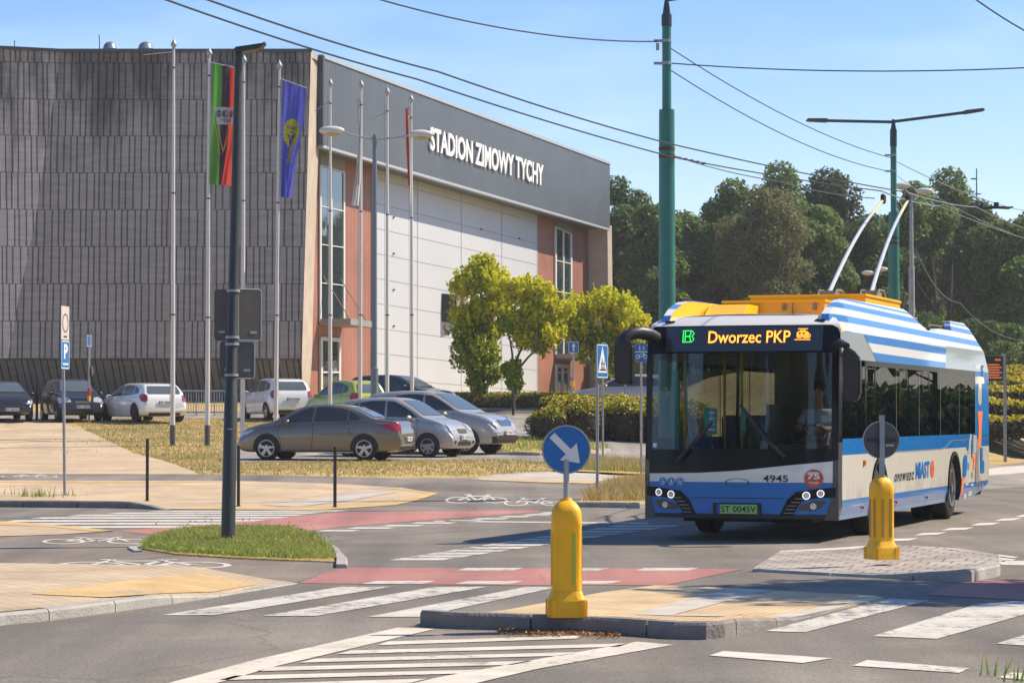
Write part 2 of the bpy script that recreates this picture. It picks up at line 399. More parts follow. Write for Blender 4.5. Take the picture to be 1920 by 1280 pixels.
def leafquads(C, N, size, asp=.6):
    """C centres, N normals -> quads V,F"""
    n = len(C); a = rng.normal(size=(n, 3)); T = np.cross(N, a); T /= np.linalg.norm(T, axis=1)[:, None] + 1e-9
    B = np.cross(N, T); B /= np.linalg.norm(B, axis=1)[:, None] + 1e-9
    s = (size * rng.uniform(.6, 1.3, n))[:, None]
    V = np.stack([C - T * s, C - B * s * asp, C + T * s, C + B * s * asp], axis=1).reshape(-1, 3)
    return V, np.arange(4 * n).reshape(n, 4)
def clumpleaves(centres, radii, per, size, flatz=.8, droop=0.0, asp=.6):
    Cs = []; Ns = []
    for c, r, k in zip(centres, radii, per):
        d = rng.normal(size=(k, 3)); d /= np.linalg.norm(d, axis=1)[:, None]
        rad = r * rng.uniform(.35, 1.0, k) ** .6
        p = d * rad[:, None]; p[:, 2] *= flatz
        Cs.append(np.array(c) + p); nn = d * .8 + rng.normal(size=(k, 3)) * .6 + np.array([0, 0, .35]); Ns.append(nn / np.linalg.norm(nn, axis=1)[:, None])
    C = np.concatenate(Cs); N = np.concatenate(Ns)
    return leafquads(C, N, size, asp)
# ------------------------------------------------------------------ setting: ground, roads, pavements, markings
M = {}
M['asph'] = asphalt('asphalt', (.175, .156, .132))
M['asph_dark'] = asphalt('side_asphalt', (.19, .165, .14), patches=.3)
M['asph_cycle'] = asphalt('cycle_asphalt', (.20, .165, .135), grain=.35)
M['asph_light'] = asphalt('pale_asphalt', (.27, .245, .215), grain=.3)
M['red'] = asphalt('red_asphalt', (.38, .165, .145), warm=.6, grain=.22, patches=.15)
M['pave'] = paver('tan_pavers', (.60, .455, .29), (.48, .365, .235), (.3, .22, .14), w=.2, h=.1, ms=.006)
M['pave_grey'] = paver('grey_pavers', (.42, .37, .32), (.33, .29, .25), (.13, .12, .1), w=.24, h=.24, ms=.012, dirt=.35)
M['pave_near'] = paver('near_pavers', (.57, .445, .29), (.47, .365, .245), (.27, .21, .15), w=.2, h=.1, ms=.008)
M['slab'] = mat('guide_slab', (.46, .42, .36), .85, var=.2, scale=2, bump=.3)
M['tact'] = tactile('tactile_yellow', (.60, .41, .18), 13)
M['tact_pale'] = tactile('tactile_tan', (.62, .45, .25), 13)
M['kerb'] = mat('kerb_stone', (.36, .34, .31), .85, var=.25, scale=3, bump=.5, bscale=40)
M['kerb_dark'] = mat('kerb_worn', (.22, .2, .185), .9, var=.3, scale=3, bump=.6, bscale=40)
M['white'] = roadpaint('road_paint', (.60, .57, .51), (.17, .155, .14), wear=.62)
M['white_old'] = roadpaint('road_paint_worn', (.56, .53, .47), (.18, .165, .15), wear=.78)
M['white_fresh'] = roadpaint('road_paint_clean', (.62, .57, .48), (.24, .21, .17), wear=.6)
# dry ground material: straw and green patches
m, n, l, p = _nt('dry_lawn'); M['lawn'] = m
g_ = n.new('ShaderNodeNewGeometry')
a_ = node(n, 'ShaderNodeTexNoise', i_Scale=.55, i_Detail=9.0, i_Roughness=.7); l.new(g_.outputs['Position'], a_.inputs['Vector'])
b_ = node(n, 'ShaderNodeTexNoise', i_Scale=22.0, i_Detail=4.0); l.new(g_.outputs['Position'], b_.inputs['Vector'])
c_ = n.new('ShaderNodeValToRGB'); rampset(c_, [(.36, (.56, .39, .16)), (.52, (.46, .33, .13)), (.62, (.26, .24, .07)), (.72, (.14, .18, .04))]); l.new(a_.outputs['Fac'], c_.inputs[0])
r_ = node(n, 'ShaderNodeMapRange', i1=.3, i2=.7, i3=.6, i4=1.3); l.new(b_.outputs['Fac'], r_.inputs[0])
s_ = node(n, 'ShaderNodeVectorMath', operation='SCALE'); l.new(c_.outputs[0], s_.inputs[0]); l.new(r_.outputs[0], s_.inputs['Scale']); l.new(s_.outputs[0], p.inputs['Base Color'])
p.inputs['Roughness'].default_value = .95
u_ = node(n, 'ShaderNodeBump', i_Strength=.9, i_Distance=.04); l.new(b_.outputs['Fac'], u_.inputs['Height']); l.new(u_.outputs[0], p.inputs['Normal'])

# terrain: one sheet to the horizon
xs = [-1200, -700, -300, -150, -110] + [float(i) for i in range(-80, 81)] + [95, 110, 150, 300, 700, 1200]
ys = [-900, -300, -100, -40, -10] + [float(i) for i in range(4, 171)] + [180, 200, 230, 300, 500, 900, 1500]
V = [(x, y, gz(x, y)) for y in ys for x in xs]; nx = len(xs)
F = [(j * nx + i, j * nx + i + 1, (j + 1) * nx + i + 1, (j + 1) * nx + i) for j in range(len(ys) - 1) for i in range(nx - 1)]
mb = MB(); mb.add(V, F); g = mb.build('ground', M['lawn']); g['kind'] = 'structure'
shade(g.data, 60)

drape('road', [[(-60, -20), (60, -20), (60, 40), (130, 300), (90.9, 300), (1.8, 47), (1.8, 50.6), (-60, 50.6)]], .004, M['asph'])
S = 'structure'
def sheet(name, pts, off, m, h=0.0, hf=None, skirt=0.0):
    polys = pts if isinstance(pts[0][0], (tuple, list)) else [pts]
    return drape(name, [pxpoly(q, h) for q in polys], off, M[m], 'structure', hf, skirt)
# pale stretch of carriageway beyond the bus and its lay-by edge
sheet('road_surface', [(1500, 893), (1990, 866), (1990, 908), (1846, 918), (1600, 935)], .008, 'asph_light')
# far plaza with the pavement in front of the hall
sheet('plaza', [(-40, 788), (100, 788), (172, 812), (300, 862), (372, 889.5), (-40, 889)], .012, 'pave')
sheet('parking_lot', [(-60, 774), (430, 772), (600, 764), (860, 765), (880, 762), (1004, 762), (1003, 775), (900, 778), (870, 783), (600, 786), (300, 784.5), (100, 787.5), (-60, 788)], .012, 'asph_light')
sheet('cycle_path', [(-40, 889), (372, 889.5), (600, 893), (760, 897.5), (900, 896), (1130, 905), (1112, 925), (1076, 947), (1030, 956), (965, 957.5), (640, 958), (560, 956), (740, 948), (822, 926), (750, 915), (640, 908), (430, 902), (-40, 901.5)], .008, 'asph_dark')
KH = .10
def kfar(x, y): return KH * sm((-5.0 - x) / 2.2)
sheet('pavement', [(-60, 901.5), (430, 902), (640, 908), (750, 915), (820, 925), (740, 948), (600, 957.5), (310, 955), (220, 941), (-60, 939)], .014, 'pave', 0, hf=None)
sheet('parking_lane', [(430, 868), (960, 862), (1080, 872), (1222, 890), (1222, 833), (1100, 818), (1004, 801), (1002, 771), (880, 768), (880, 800), (960, 812), (960, 828), (700, 838), (430, 838)], .012, 'asph_light')
sheet('grass_patch', [(930, 852), (930, 826), (1000, 821), (1070, 825), (1132, 838), (1146, 846), (1120, 854), (1010, 853)], .05, 'lawn')
sheet('footpath', [(880, 900), (935, 890), (1000, 886), (1090, 885), (1176, 896), (1130, 902), (1010, 899)], .016, 'slab')
sheet('tactile_paving', [[(900, 899.5), (1010, 899), (1130, 902.5), (1110, 907.5), (1020, 905.5), (900, 901)]], .02, 'tact_pale')
# near side pavement bottom left, raised kerb dropping to the crossing
def knear(x, y): return .085 * sm((-2.35 - x) / 1.0)
P_near = [(-60, 1178), (0, 1170.5), (85, 1162.5), (200, 1148), (300, 1134.5), (400, 1120), (557, 1094), (520, 1089), (360, 1077.5), (-60, 1071)]
sheet('pavement', P_near, .010, 'pave_near', 0, hf=knear, skirt=.12)
sheet('cycle_path', [(-60, 1071.5), (360, 1077.5), (520, 1089), (557, 1093), (600, 1078), (645, 1065), (630, 1056), (400, 1046), (270, 1032), (256, 1026), (300, 1009), (225, 997), (110, 1003), (-60, 1009)], .008, 'asph_cycle')
sheet('pavement', [(-60, 1008), (-60, 978), (0, 979), (110, 986), (215, 996), (110, 1003)], .013, 'pave_near')
sheet('tactile_paving', [[(-40, 977), (20, 979), (120, 987), (215, 996.5), (175, 997.5), (90, 989), (-40, 984)]], .017, 'tact')
sheet('tactile_paving', [[(58, 1135), (195, 1141.5), (300, 1129), (400, 1116), (482, 1098), (372, 1090), (210, 1113)]], .016, 'tact', 0, hf=knear)
sheet('tactile_paving', [[(318, 955.5), (430, 951.5), (560, 951), (690, 945), (752, 938), (800, 927), (735, 917), (752, 915), (822, 926), (742, 948), (600, 957.5)]], .018, 'tact')
sheet('tactile_paving', [[(-40, 902), (360, 902.5), (430, 903), (330, 905.5), (-40, 905)]], .018, 'tact')
sheet('guide_strip', [[(492, 948.5), (692, 920), (742, 924), (560, 951.5)]], .022, 'slab')
# red cycle crossings
sheet('red_crossing', [[(225, 996.5), (300, 1004.5), (540, 1002), (640, 988), (800, 975.5), (1012, 960), (1006, 957), (655, 960), (435, 977)]], .008, 'red')
sheet('red_crossing', [[(560, 1094), (600, 1078), (645, 1065), (1396, 1067), (1250, 1097.5), (960, 1098)], [(1735, 1116), (1820, 1088), (1990, 1085), (1990, 1130)]], .008, 'red')
# resurfaced dark strip between the islands
# kerbs
def kerb(name, pts, w, hgt, m, outward=-1, label=None, taper=None):
    """kerbstones following a px line of the foot of the kerb face, segmented"""
    P = [gp(x, y) for x, y in pts]
    L = [0]
    for a, b in zip(P, P[1:]): L.append(L[-1] + (b - a).length)
    def ev(s):
        for i in range(len(P) - 1):
            if s <= L[i + 1] or i == len(P) - 2:
                t = (s - L[i]) / max(1e-6, L[i + 1] - L[i]); d = (P[i + 1] - P[i]).normalized(); return P[i] + (P[i + 1] - P[i]) * t, d
    mbk = MB(); s = 0
    while s < L[-1] - .05:
        e = min(L[-1], s + 1.0); sub = 4 if True else 1; prev = None
        g0, g1 = s + .008, e - .008; rows = []
        for k in range(sub + 1):
            q, d = ev(g0 + (g1 - g0) * k / sub); nrm = Vector((-d.y, d.x, 0)).normalized() * outward * -1
            H = hgt * (taper((g0 + (g1 - g0) * k / sub) / L[-1]) if taper else 1)
            z = gz(q.x, q.y)
            c = .02
            rows.append([Vector((q.x, q.y, z - .05)), Vector((q.x, q.y, z + H - c)) + nrm * .004, Vector((q.x, q.y, z + H)) + nrm * c, Vector((q.x, q.y, z + H)) + nrm * w, Vector((q.x, q.y, z - .05)) + nrm * w])
        vs_ = [v for r in rows for v in r]; fs = []
        for k in range(sub):
            for j in range(4): fs.append((k * 5 + j, k * 5 + j + 1, (k + 1) * 5 + j + 1, (k + 1) * 5 + j))
        fs += [(0, 1, 2, 3, 4), tuple(sub * 5 + j for j in (4, 3, 2, 1, 0))]
        mbk.add(vs_, fs); s = e
    o = mbk.build(name, M[m]); o['kind'] = 'structure'; return o
kerb('kerb', [(-60, 1181), (0, 1173), (85, 1165), (200, 1150), (300, 1136), (400, 1121), (557, 1095)], .15, .095, 'kerb', taper=lambda t: 1 if t < .45 else max(.15, 1 - (t - .45) / .3))
kerb('kerb', [(-60, 951), (0, 951), (200, 952.5), (260, 954), (312, 957)], .15, .125, 'kerb_dark', taper=lambda t: 1 if t < .7 else max(.1, 1 - (t - .7) / .3))
kerb('kerb', [(1078, 951), (1130, 951.5), (1200, 953), (1260, 950)], .15, .10, 'kerb')
kerb('kerb', [(930, 853), (1010, 854.5), (1120, 855), (1146, 847)], .15, .10, 'kerb')
# ---- zebra crossing over the side street (long thin bars in the photo)
z1 = []
for k, (xl, xr, y) in enumerate([(300, 655, 958.8), (225, 610, 962.6), (150, 578, 966.9), (80, 545, 971.6), (30, 500, 977.0), (0, 440, 982.6), (135, 370, 988.6)]):
    t = 1.25 + .12 * k
    z1.append([(xl, y - t + .2), (xr, y - t - .6), (xr - 26, y + t - .8), (xl - 26, y + t)])
sheet('zebra_crossing', z1, .0095, 'white')
# dashes along the lower side of the red band
dd = []
# drain and tyre-darkened strip
for x0, x1, y in ((530, 590, 1001.5), (600, 668, 995.5), (658, 735, 990.5), (722, 790, 986), (775, 850, 981), (838, 900, 977), (890, 950, 973), (940, 995, 969), (985, 1035, 965.5), (1015, 1060, 962)):
    dd.append([(x0 + 8, y - 1.3), (x1 + 8, y - 1.3), (x1 - 8, y + 1.3), (x0 - 8, y + 1.3)])
sheet('road_marking', dd, .0095, 'white')
sheet('road_marking', [[(815, 976.6), (1215, 980.6), (1215, 982.8), (812, 978.6)]], .0095, 'white')
# slanting bars crossing the carriageway under the bus shadow
sb = []
for k in range(13):
    x = 742 + 33.5 * k; y = 1049 - 5.4 * k + .02 * k * k; w = 100 + 2 * k; t = 2.2 - .05 * k
    sb.append([(x + 12, y - t), (x + w + 12, y - t), (x + w - 12, y + t), (x - 12, y + t)])
sheet('road_marking', sb, .0095, 'white_old')
# blocks either side of the near red band
bl = [[(x + 10, 1065.5), (x + w + 6, 1065.5), (x + w - 14, 1070.5), (x - 10, 1070.5)] for x, w in ((865, 110), (1040, 95), (1200, 105))]
bl += [[(x + 16, 1090), (x + w + 16, 1090), (x + w - 10, 1095.5), (x - 12, 1095.5)] for x, w in ((690, 110), (862, 105), (1060, 90))]
sheet('road_marking', bl, .0095, 'white_old')
# big zebra in the foreground
zb = [[(302, 1154.5), (402, 1154.5), (735, 1101), (640, 1101)], [(492, 1156), (592, 1156), (914, 1101), (817, 1101)], [(690, 1157.5), (786, 1157.5), (1046, 1101.5), (985, 1101.5)],
      [(1435, 1184.5), (1509, 1186.5), (1742, 1127), (1668, 1123)], [(1636, 1194), (1757, 1199), (1925, 1152), (1990, 1130), (1900, 1128), (1828, 1135)], [(1868, 1208), (1990, 1216), (2050, 1185), (1990, 1170)]]
sheet('zebra_crossing', zb, .0095, 'white_old')
# hatched area in the foreground
ht = [[(250, 1300), (345, 1300), (520, 1250), (815, 1180.5), (745, 1178), (480, 1238)], [(700, 1300), (860, 1290), (1010, 1255), (1262, 1210.5), (1195, 1204.5), (960, 1246), (820, 1272)],
      [(728, 1204), (1100, 1192.5), (1080, 1198.5), (708, 1211)], [(658, 1221), (1180, 1207.5), (1160, 1214), (630, 1228)], [(592, 1236.5), (1085, 1224), (1050, 1231), (560, 1244)],
      [(515, 1252), (1000, 1240.5), (960, 1248), (480, 1260)], [(440, 1268.5), (900, 1257), (860, 1264.5), (410, 1277)], [(360, 1287), (800, 1274), (770, 1282), (330, 1296)]]
sheet('hatched_marking', ht, .0095, 'white_fresh')
sheet('road_marking', [[(1330, 1230.5), (1505, 1244.5), (1561, 1235.5), (1356, 1222)], [(1598, 1249.5), (1798, 1263), (1818, 1254.5), (1626, 1239)], [(1870, 1272), (2010, 1283), (2040, 1272), (1898, 1262)]], .0095, 'white')
# lane dashes beside the bus
ld = []
for x0, x1, y in ((1655, 1718, 1012.5), (1716, 1772, 1001.5), (1768, 1824, 992), (1822, 1873, 983), (1866, 1914, 974.5), (1905, 1955, 967), (1945, 1990, 960), (1985, 2030, 954)):
    ld.append([(x0 + 14, y - 1.6), (x1 + 4, y - 3), (x1 - 14, y + 1.6), (x0 - 4, y + 3)])
sheet('road_marking', ld, .0095, 'white')
sheet('road_marking', [[(1700, 892), (1846, 879), (2000, 866), (2000, 880), (1846, 892), (1700, 903)]], .0095, 'white_fresh')
# painted tail of the far island
tl = []
for k, (x0, y0, x1, y1) in enumerate(((1675, 1024.5, 1910, 1045), (1660, 1029.5, 1905, 1049.5), (1690, 1035.5, 1890, 1051.5))):
    xm = (x0 + x1) / 2; ym = (y0 + y1) / 2 - 4.0
    tl.append([(x0, y0), (xm, ym), (x1, y1), (x1 - 8, y1 + 2.2), (xm, ym + 3), (x0, y0 + 2.6)])
tl.append([(1415, 1065), (1464, 1033.5), (1660, 1022), (1690, 1024), (1470, 1037.5), (1432, 1064.5)])
tl.append([(1860, 1052), (1925, 1052), (1990, 1056), (1940, 1061), (1880, 1060)])
sheet('hatched_marking', tl, .0095, 'white')
# ---- traffic islands
def island(name, foot, hgt, surf, inner=.16, label=None):
    pass
isl1 = [(788, 1172), (840, 1176), (950, 1178.5), (1150, 1187), (1270, 1196), (1345, 1197), (1400, 1184), (1500, 1158), (1658, 1124), (1640, 1118), (1310, 1101), (1228, 1098.5), (1130, 1112), (960, 1143), (800, 1168)]
P1 = pxpoly(isl1)
def h1(x, y):   # level top, dropping flush towards the crossing
    return .115 * (1 - sm((y - 19.7) / 1.5))
drape('traffic_island', [P1], .012, M['tact_pale'], 'structure', h1, .15)
sheet('guide_strip', [[(1172, 1158), (1240, 1161), (1330, 1138), (1452, 1108.5), (1380, 1105), (1290, 1125)], [(1390, 1181), (1345, 1188), (1250, 1186), (1180, 1180), (1200, 1177), (1290, 1180), (1350, 1176), (1400, 1166), (1645, 1120), (1658, 1124), (1500, 1158)]], .016, 'slab', 0, hf=h1)
kerb('kerb', [(786, 1174), (840, 1179), (950, 1181.5), (1150, 1190), (1270, 1199), (1345, 1200), (1402, 1187), (1480, 1167), (1560, 1148)], .14, .125, 'kerb_dark', taper=lambda t: 1 if t < .55 else max(.1, 1 - (t - .55) / .35))
isl2 = [(1412, 1071.5), (1462, 1039), (1560, 1036.5), (1675, 1039), (1800, 1048), (1872, 1060), (1874, 1078), (1818, 1090), (1700, 1084), (1560, 1078)]
P2 = pxpoly(isl2)
def h2(x, y): return .02 + .09 * sm((x - 3.7) / .8)
drape('traffic_island', [P2], .012, M['pave_grey'], 'structure', h2, .15)
kerb('kerb', [(1412, 1072), (1560, 1080), (1700, 1087), (1818, 1093), (1876, 1080), (1876, 1062), (1800, 1049)], .15, .12, 'kerb', taper=lambda t: .28 + .72 * sm((t - .20) / .18))
# ---- bicycle symbols painted on the path
def bike_paths():
    fr = [[(-.5, .0), (-.18, .42), (.32, .42), (0, .0), (-.5, 0)], [(-.18, .42), (0, 0)], [(.5, 0), (.28, .56), (.42, .6)], [(-.2, .42), (-.24, .55)], [(-.34, .55), (-.14, .55)]]
    return fr
def bike_sym(mbx, x0, x1, y0, y1, flip=False):
    """x0..x1, y0(bottom)..y1(top) in photo pixels -> ground"""
    A = gp(x0, y0); B = gp(x1, y0); C = gp((x0 + x1) / 2, y1)
    ex = (B - A); ey = Vector((C.x - (A.x + B.x) / 2, C.y - A.y, 0))
    def fn(u, v, off):
        if flip: u = -u
        uu = (u + .85) / 1.7; vv = (v + .34) / 1.0
        p = A + ex * uu + ey * vv; return Vector((p.x, p.y, gz(p.x, p.y) + off))
    for cx in (-.5, .5): ringf(mbx, fn, cx, 0, .27, .34, .012)
    for pl in bike_paths(): stroke2(mbx, fn, pl, .075, .013)
mbx = MB()
bike_sym(mbx, 832, 955, 944, 926); bike_sym(mbx, 942, 1062, 949, 933, True); bike_sym(mbx, 75, 285, 1021, 1007); bike_sym(mbx, 96, 440, 1067, 1049, True); bike_sym(mbx, 0, 110, 896, 889.6)
o = mbx.build('cycle_symbols', M['white']); o['kind'] = 'structure'
# leaf litter and grit against the near island kerb
C = []
for _ in range(1500):
    x = rng.uniform(935, 1165); t = (x - 935) / 230; y = 1183 + 6 * t + abs(rng.normal()) * 4.0
    q = gp(x, y); C.append((q.x, q.y, .014 + rng.uniform(0, .012)))
C = np.array(C); N = rng.normal(size=C.shape) * .5 + np.array([0, 0, 1.0]); N /= np.linalg.norm(N, axis=1)[:, None]
Vq, Fq = leafquads(C, N, .014)
o = npmesh('leaf_litter', Vq, Fq, leafmat('dead_leaves', (.23, .09, .03), (.36, .19, .08), (.12, .05, .02), .1)); o['kind'] = 'stuff'
o['label'] = 'brown dead leaves and grit drifted against the near island kerb'
# ------------------------------------------------------------------ sports hall
def bw(mb, name, m, parent, **k):
    """world-space builder re-based to its parent's origin"""
    o = parent.location
    q = parent
    off = Vector((0, 0, 0))
    while q is not None: off += q.location; q = q.parent
    mb.v = [(v[0] - off.x, v[1] - off.y, v[2] - off.z) for v in mb.v]
    return mb.build(name, m, parent, **k)
HALL = thing('sports_hall', 'large sports hall of ribbed grey concrete with a slate fascia and white panelled front', 'building', (-9, 118, 2.2))
Uh = Vector((.321, .947, 0)).normalized(); Nh = Vector((.947, -.321, 0)).normalized(); SL = -.017
PF = at(604, 109, 119.5); OV = 1.45
def fhit(px, py, off):
    r = ray(px, py); o = Vector((0, 0, CH)); P = PF + Nh * (off - OV)
    t = (P - o).dot(Nh) / r.dot(Nh); return o + r * t
def fuv(px, py, off):
    p = fhit(px, py, off); u = (p - PF).dot(Uh); return u, p.z - PF.z - SL * u
def fpt(u, v, off): return PF + Uh * u + Nh * (off - OV) + Vector((0, 0, v + SL * u))
def fquad(mb, px, off, back, h=None):
    P = [fhit(x, y, off) for x, y in px]; n = len(P)
    vs_ = P + [p - Nh * back for p in P]
    return mb.add(vs_, [tuple(range(n)), tuple(range(2 * n - 1, n - 1, -1))] + [(i, n + i, n + (i + 1) % n, (i + 1) % n) for i in range(n)])
def ribs_mat(name, col, period, strength=.5, dark=.75, rough=.45, var=.1, rot=None):
    m, n, l, p = _nt(name)
    g = n.new('ShaderNodeNewGeometry'); d = node(n, 'ShaderNodeVectorMath', operation='DOT_PRODUCT'); l.new(g.outputs['Position'], d.inputs[0]); d.inputs[1].default_value = rot or tuple(Uh)
    x = node(n, 'ShaderNodeMath', operation='DIVIDE', i1=period); l.new(d.outputs['Value'], x.inputs[0])
    f = node(n, 'ShaderNodeMath', operation='PINGPONG', i1=.5); l.new(x.outputs[0], f.inputs[0])
    r = node(n, 'ShaderNodeMapRange', i1=.08, i2=.2, i3=dark, i4=1.0); l.new(f.outputs[0], r.inputs[0])
    a = node(n, 'ShaderNodeTexNoise', i_Scale=.5, i_Detail=5.0); l.new(g.outputs['Position'], a.inputs['Vector'])
    ra = node(n, 'ShaderNodeMapRange', i1=.3, i2=.7, i3=1 - var, i4=1 + var); l.new(a.outputs['Fac'], ra.inputs[0])
    mm = node(n, 'ShaderNodeMath', operation='MULTIPLY'); l.new(r.outputs[0], mm.inputs[0]); l.new(ra.outputs[0], mm.inputs[1])
    sv = node(n, 'ShaderNodeVectorMath', operation='SCALE'); sv.inputs[0].default_value = col; l.new(mm.outputs[0], sv.inputs['Scale'])
    l.new(sv.outputs[0], p.inputs['Base Color']); p.inputs['Roughness'].default_value = rough
    bu = node(n, 'ShaderNodeBump', i_Strength=strength, i_Distance=.03); l.new(r.outputs[0], bu.inputs['Height']); l.new(bu.outputs[0], p.inputs['Normal'])
    return m
def concrete_ribs(name, axis, z0, rowh, base=(.235, .215, .2)):
    m, n, l, p = _nt(name)
    g = n.new('ShaderNodeNewGeometry'); d = node(n, 'ShaderNodeVectorMath', operation='DOT_PRODUCT', i1=axis); l.new(g.outputs['Position'], d.inputs[0])
    sx = n.new('ShaderNodeSeparateXYZ'); l.new(g.outputs['Position'], sx.inputs[0])
    zz = node(n, 'ShaderNodeMath', operation='MULTIPLY_ADD', i1=1 / rowh, i2=-z0 / rowh); l.new(sx.outputs['Z'], zz.inputs[0])
    fl = node(n, 'ShaderNodeMath', operation='FLOOR'); l.new(zz.outputs[0], fl.inputs[0])
    fr = node(n, 'ShaderNodeMath', operation='PINGPONG', i1=.5); l.new(zz.outputs[0], fr.inputs[0])
    cw = node(n, 'ShaderNodeMath', operation='MULTIPLY_ADD', i1=37.31); l.new(fl.outputs[0], cw.inputs[0]); l.new(d.outputs['Value'], cw.inputs[2])
    v = node(n, 'ShaderNodeTexVoronoi', voronoi_dimensions='1D', feature='DISTANCE_TO_EDGE', i_Scale=3.3, i_Randomness=.8); l.new(cw.outputs[0], v.inputs['W'])
    lv = node(n, 'ShaderNodeMapRange', i1=.04, i2=.13, i3=.25, i4=1.0); l.new(v.outputs['Distance'], lv.inputs[0])
    lh = node(n, 'ShaderNodeMapRange', i1=.005, i2=.016, i3=.55, i4=1.0); l.new(fr.outputs[0], lh.inputs[0])
    mn = node(n, 'ShaderNodeMath', operation='MINIMUM'); l.new(lv.outputs[0], mn.inputs[0]); l.new(lh.outputs[0], mn.inputs[1])
    # shuttering streaks and per-board tone
    vc = node(n, 'ShaderNodeTexVoronoi', voronoi_dimensions='1D', i_Scale=3.3, i_Randomness=.8); l.new(cw.outputs[0], vc.inputs['W'])
    sb = n.new('ShaderNodeSeparateColor'); l.new(vc.outputs['Color'], sb.inputs[0])
    rt = node(n, 'ShaderNodeMapRange', i3=.92, i4=1.07); l.new(sb.outputs[0], rt.inputs[0])
    mp = node(n, 'ShaderNodeMapping'); mp.inputs['Scale'].default_value = (.9, .9, 6.0); l.new(g.outputs['Position'], mp.inputs[0])
    a = node(n, 'ShaderNodeTexNoise', i_Scale=1.0, i_Detail=6.0); l.new(mp.outputs[0], a.inputs['Vector'])
    ra = node(n, 'ShaderNodeMapRange', i1=.3, i2=.7, i3=.84, i4=1.13); l.new(a.outputs['Fac'], ra.inputs[0])
    # black weather streaks running down from the parapet
    mq = node(n, 'ShaderNodeMapping'); mq.inputs['Scale'].default_value = (.55, .55, .10); l.new(g.outputs['Position'], mq.inputs[0])
    c = node(n, 'ShaderNodeTexNoise', i_Scale=1.0, i_Detail=7.0, i_Roughness=.65); l.new(mq.outputs[0], c.inputs['Vector'])
    rz_ = node(n, 'ShaderNodeMapRange', i1=11.0, i2=17.0, i3=-.12, i4=.17); l.new(sx.outputs['Z'], rz_.inputs[0])
    ac = node(n, 'ShaderNodeMath', operation='ADD'); l.new(c.outputs['Fac'], ac.inputs[0]); l.new(rz_.outputs[0], ac.inputs[1])
    rc = node(n, 'ShaderNodeMapRange', i1=.5, i2=.68, i3=1.0, i4=.36); l.new(ac.outputs[0], rc.inputs[0])
    x = lv
    prod = mn.outputs[0]
    for o_ in (rt, ra, rc):
        q = node(n, 'ShaderNodeMath', operation='MULTIPLY'); l.new(prod, q.inputs[0]); l.new(o_.outputs[0], q.inputs[1]); prod = q.outputs[0]
    sv = node(n, 'ShaderNodeVectorMath', operation='SCALE'); sv.inputs[0].default_value = base; l.new(prod, sv.inputs['Scale'])
    l.new(sv.outputs[0], p.inputs['Base Color']); p.inputs['Roughness'].default_value = .9
    bu = node(n, 'ShaderNodeBump', i_Strength=.9, i_Distance=.06); l.new(mn.outputs[0], bu.inputs['Height']); l.new(bu.outputs[0], p.inputs['Normal'])
    return m
ROWH = (672 - 112) / 8 / FPX * 117.3
M['ribs'] = concrete_ribs('ribbed_concrete', (1, .05, 0), at(300, 672, 116.4).z, ROWH, (.36, .32, .28))
M['ribs_lit'] = concrete_ribs('ribbed_concrete_lit_wing', (1, .3, 0), at(300, 672, 116.4).z, ROWH, (.58, .51, .44))  # paler copy of the wall concrete; light on the turned wing painted in
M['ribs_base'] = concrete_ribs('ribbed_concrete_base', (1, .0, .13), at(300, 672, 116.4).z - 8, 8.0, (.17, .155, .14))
M['conc'] = mat('smooth_concrete', (.44, .37, .30), .9, var=.16, scale=1.2, bump=.4, bscale=12)
M['conc_g'] = mat('grey_concrete', (.27, .235, .2), .9, var=.2, scale=1.0, bump=.4, bscale=12)
M['slate'] = ribs_mat('slate_cladding', (.095, .105, .115), .32, .6, .72, .45)
M['slate_edge'] = mat('slate_flashing', (.06, .075, .09), .5)
M['cap'] = mat('pale_flashing', (.38, .42, .46), .4)
M['terra'] = ribs_mat('red_cladding', (.33, .145, .10), .45, .4, .8, .6, .18)
M['panel'] = mat('white_panel', (.52, .545, .585), .45, var=.04, scale=.3)
M['seam'] = mat('panel_seam', (.27, .27, .28), .7)
M['louvre'] = ribs_mat('grey_louvre', (.26, .25, .235), .25, .3, .8)
M['frame'] = mat('window_frame', (.62, .63, .62), .5)
M['black'] = mat('black_trim', (.02, .021, .023), .5)
mb_, n, l, p = _nt('hall_glass'); M['hglass'] = mb_
p.inputs['Base Color'].default_value = (.03, .045, .05, 1); p.inputs['Roughness'].default_value = .03; p.inputs['Metallic'].default_value = 0; p.inputs['IOR'].default_value = 2.6
gb = n.new('ShaderNodeNewGeometry'); nb = node(n, 'ShaderNodeTexNoise', i_Scale=.6, i_Detail=2.0); l.new(gb.outputs['Position'], nb.inputs['Vector']); ub = node(n, 'ShaderNodeBump', i_Strength=.05, i_Distance=.2); l.new(nb.outputs['Fac'], ub.inputs['Height']); l.new(ub.outputs[0], p.inputs['Normal'])
# front concrete wall (battered), wing, pillar
seam = [(113, 97), (96, 217), (79, 323), (65, 420), (35, 560), (15, 672)]
def yw(py): return 118 - 1.6 * (py - 97) / 575
L_ = [at(x, y, yw(y)) for x, y in seam]
Rr = [at(583 - 17 * (y - 97) / 575, y, yw(y)) for x, y in seam]
mb = MB(); n_ = len(L_)
mb.add(L_ + Rr, [(i, n_ + i, n_ + i + 1, i + 1) for i in range(n_ - 1)]); bw(mb, 'front_wall', M['ribs'], HALL)
W_ = [at(-420, 70 + (y - 97) * 1.06, yw(y) - 2.4) for x, y in seam]
mb = MB(); mb.add(W_ + L_, [(i, n_ + i, n_ + i + 1, i + 1) for i in range(n_ - 1)]); bw(mb, 'wing_wall', M['ribs_lit'], HALL)
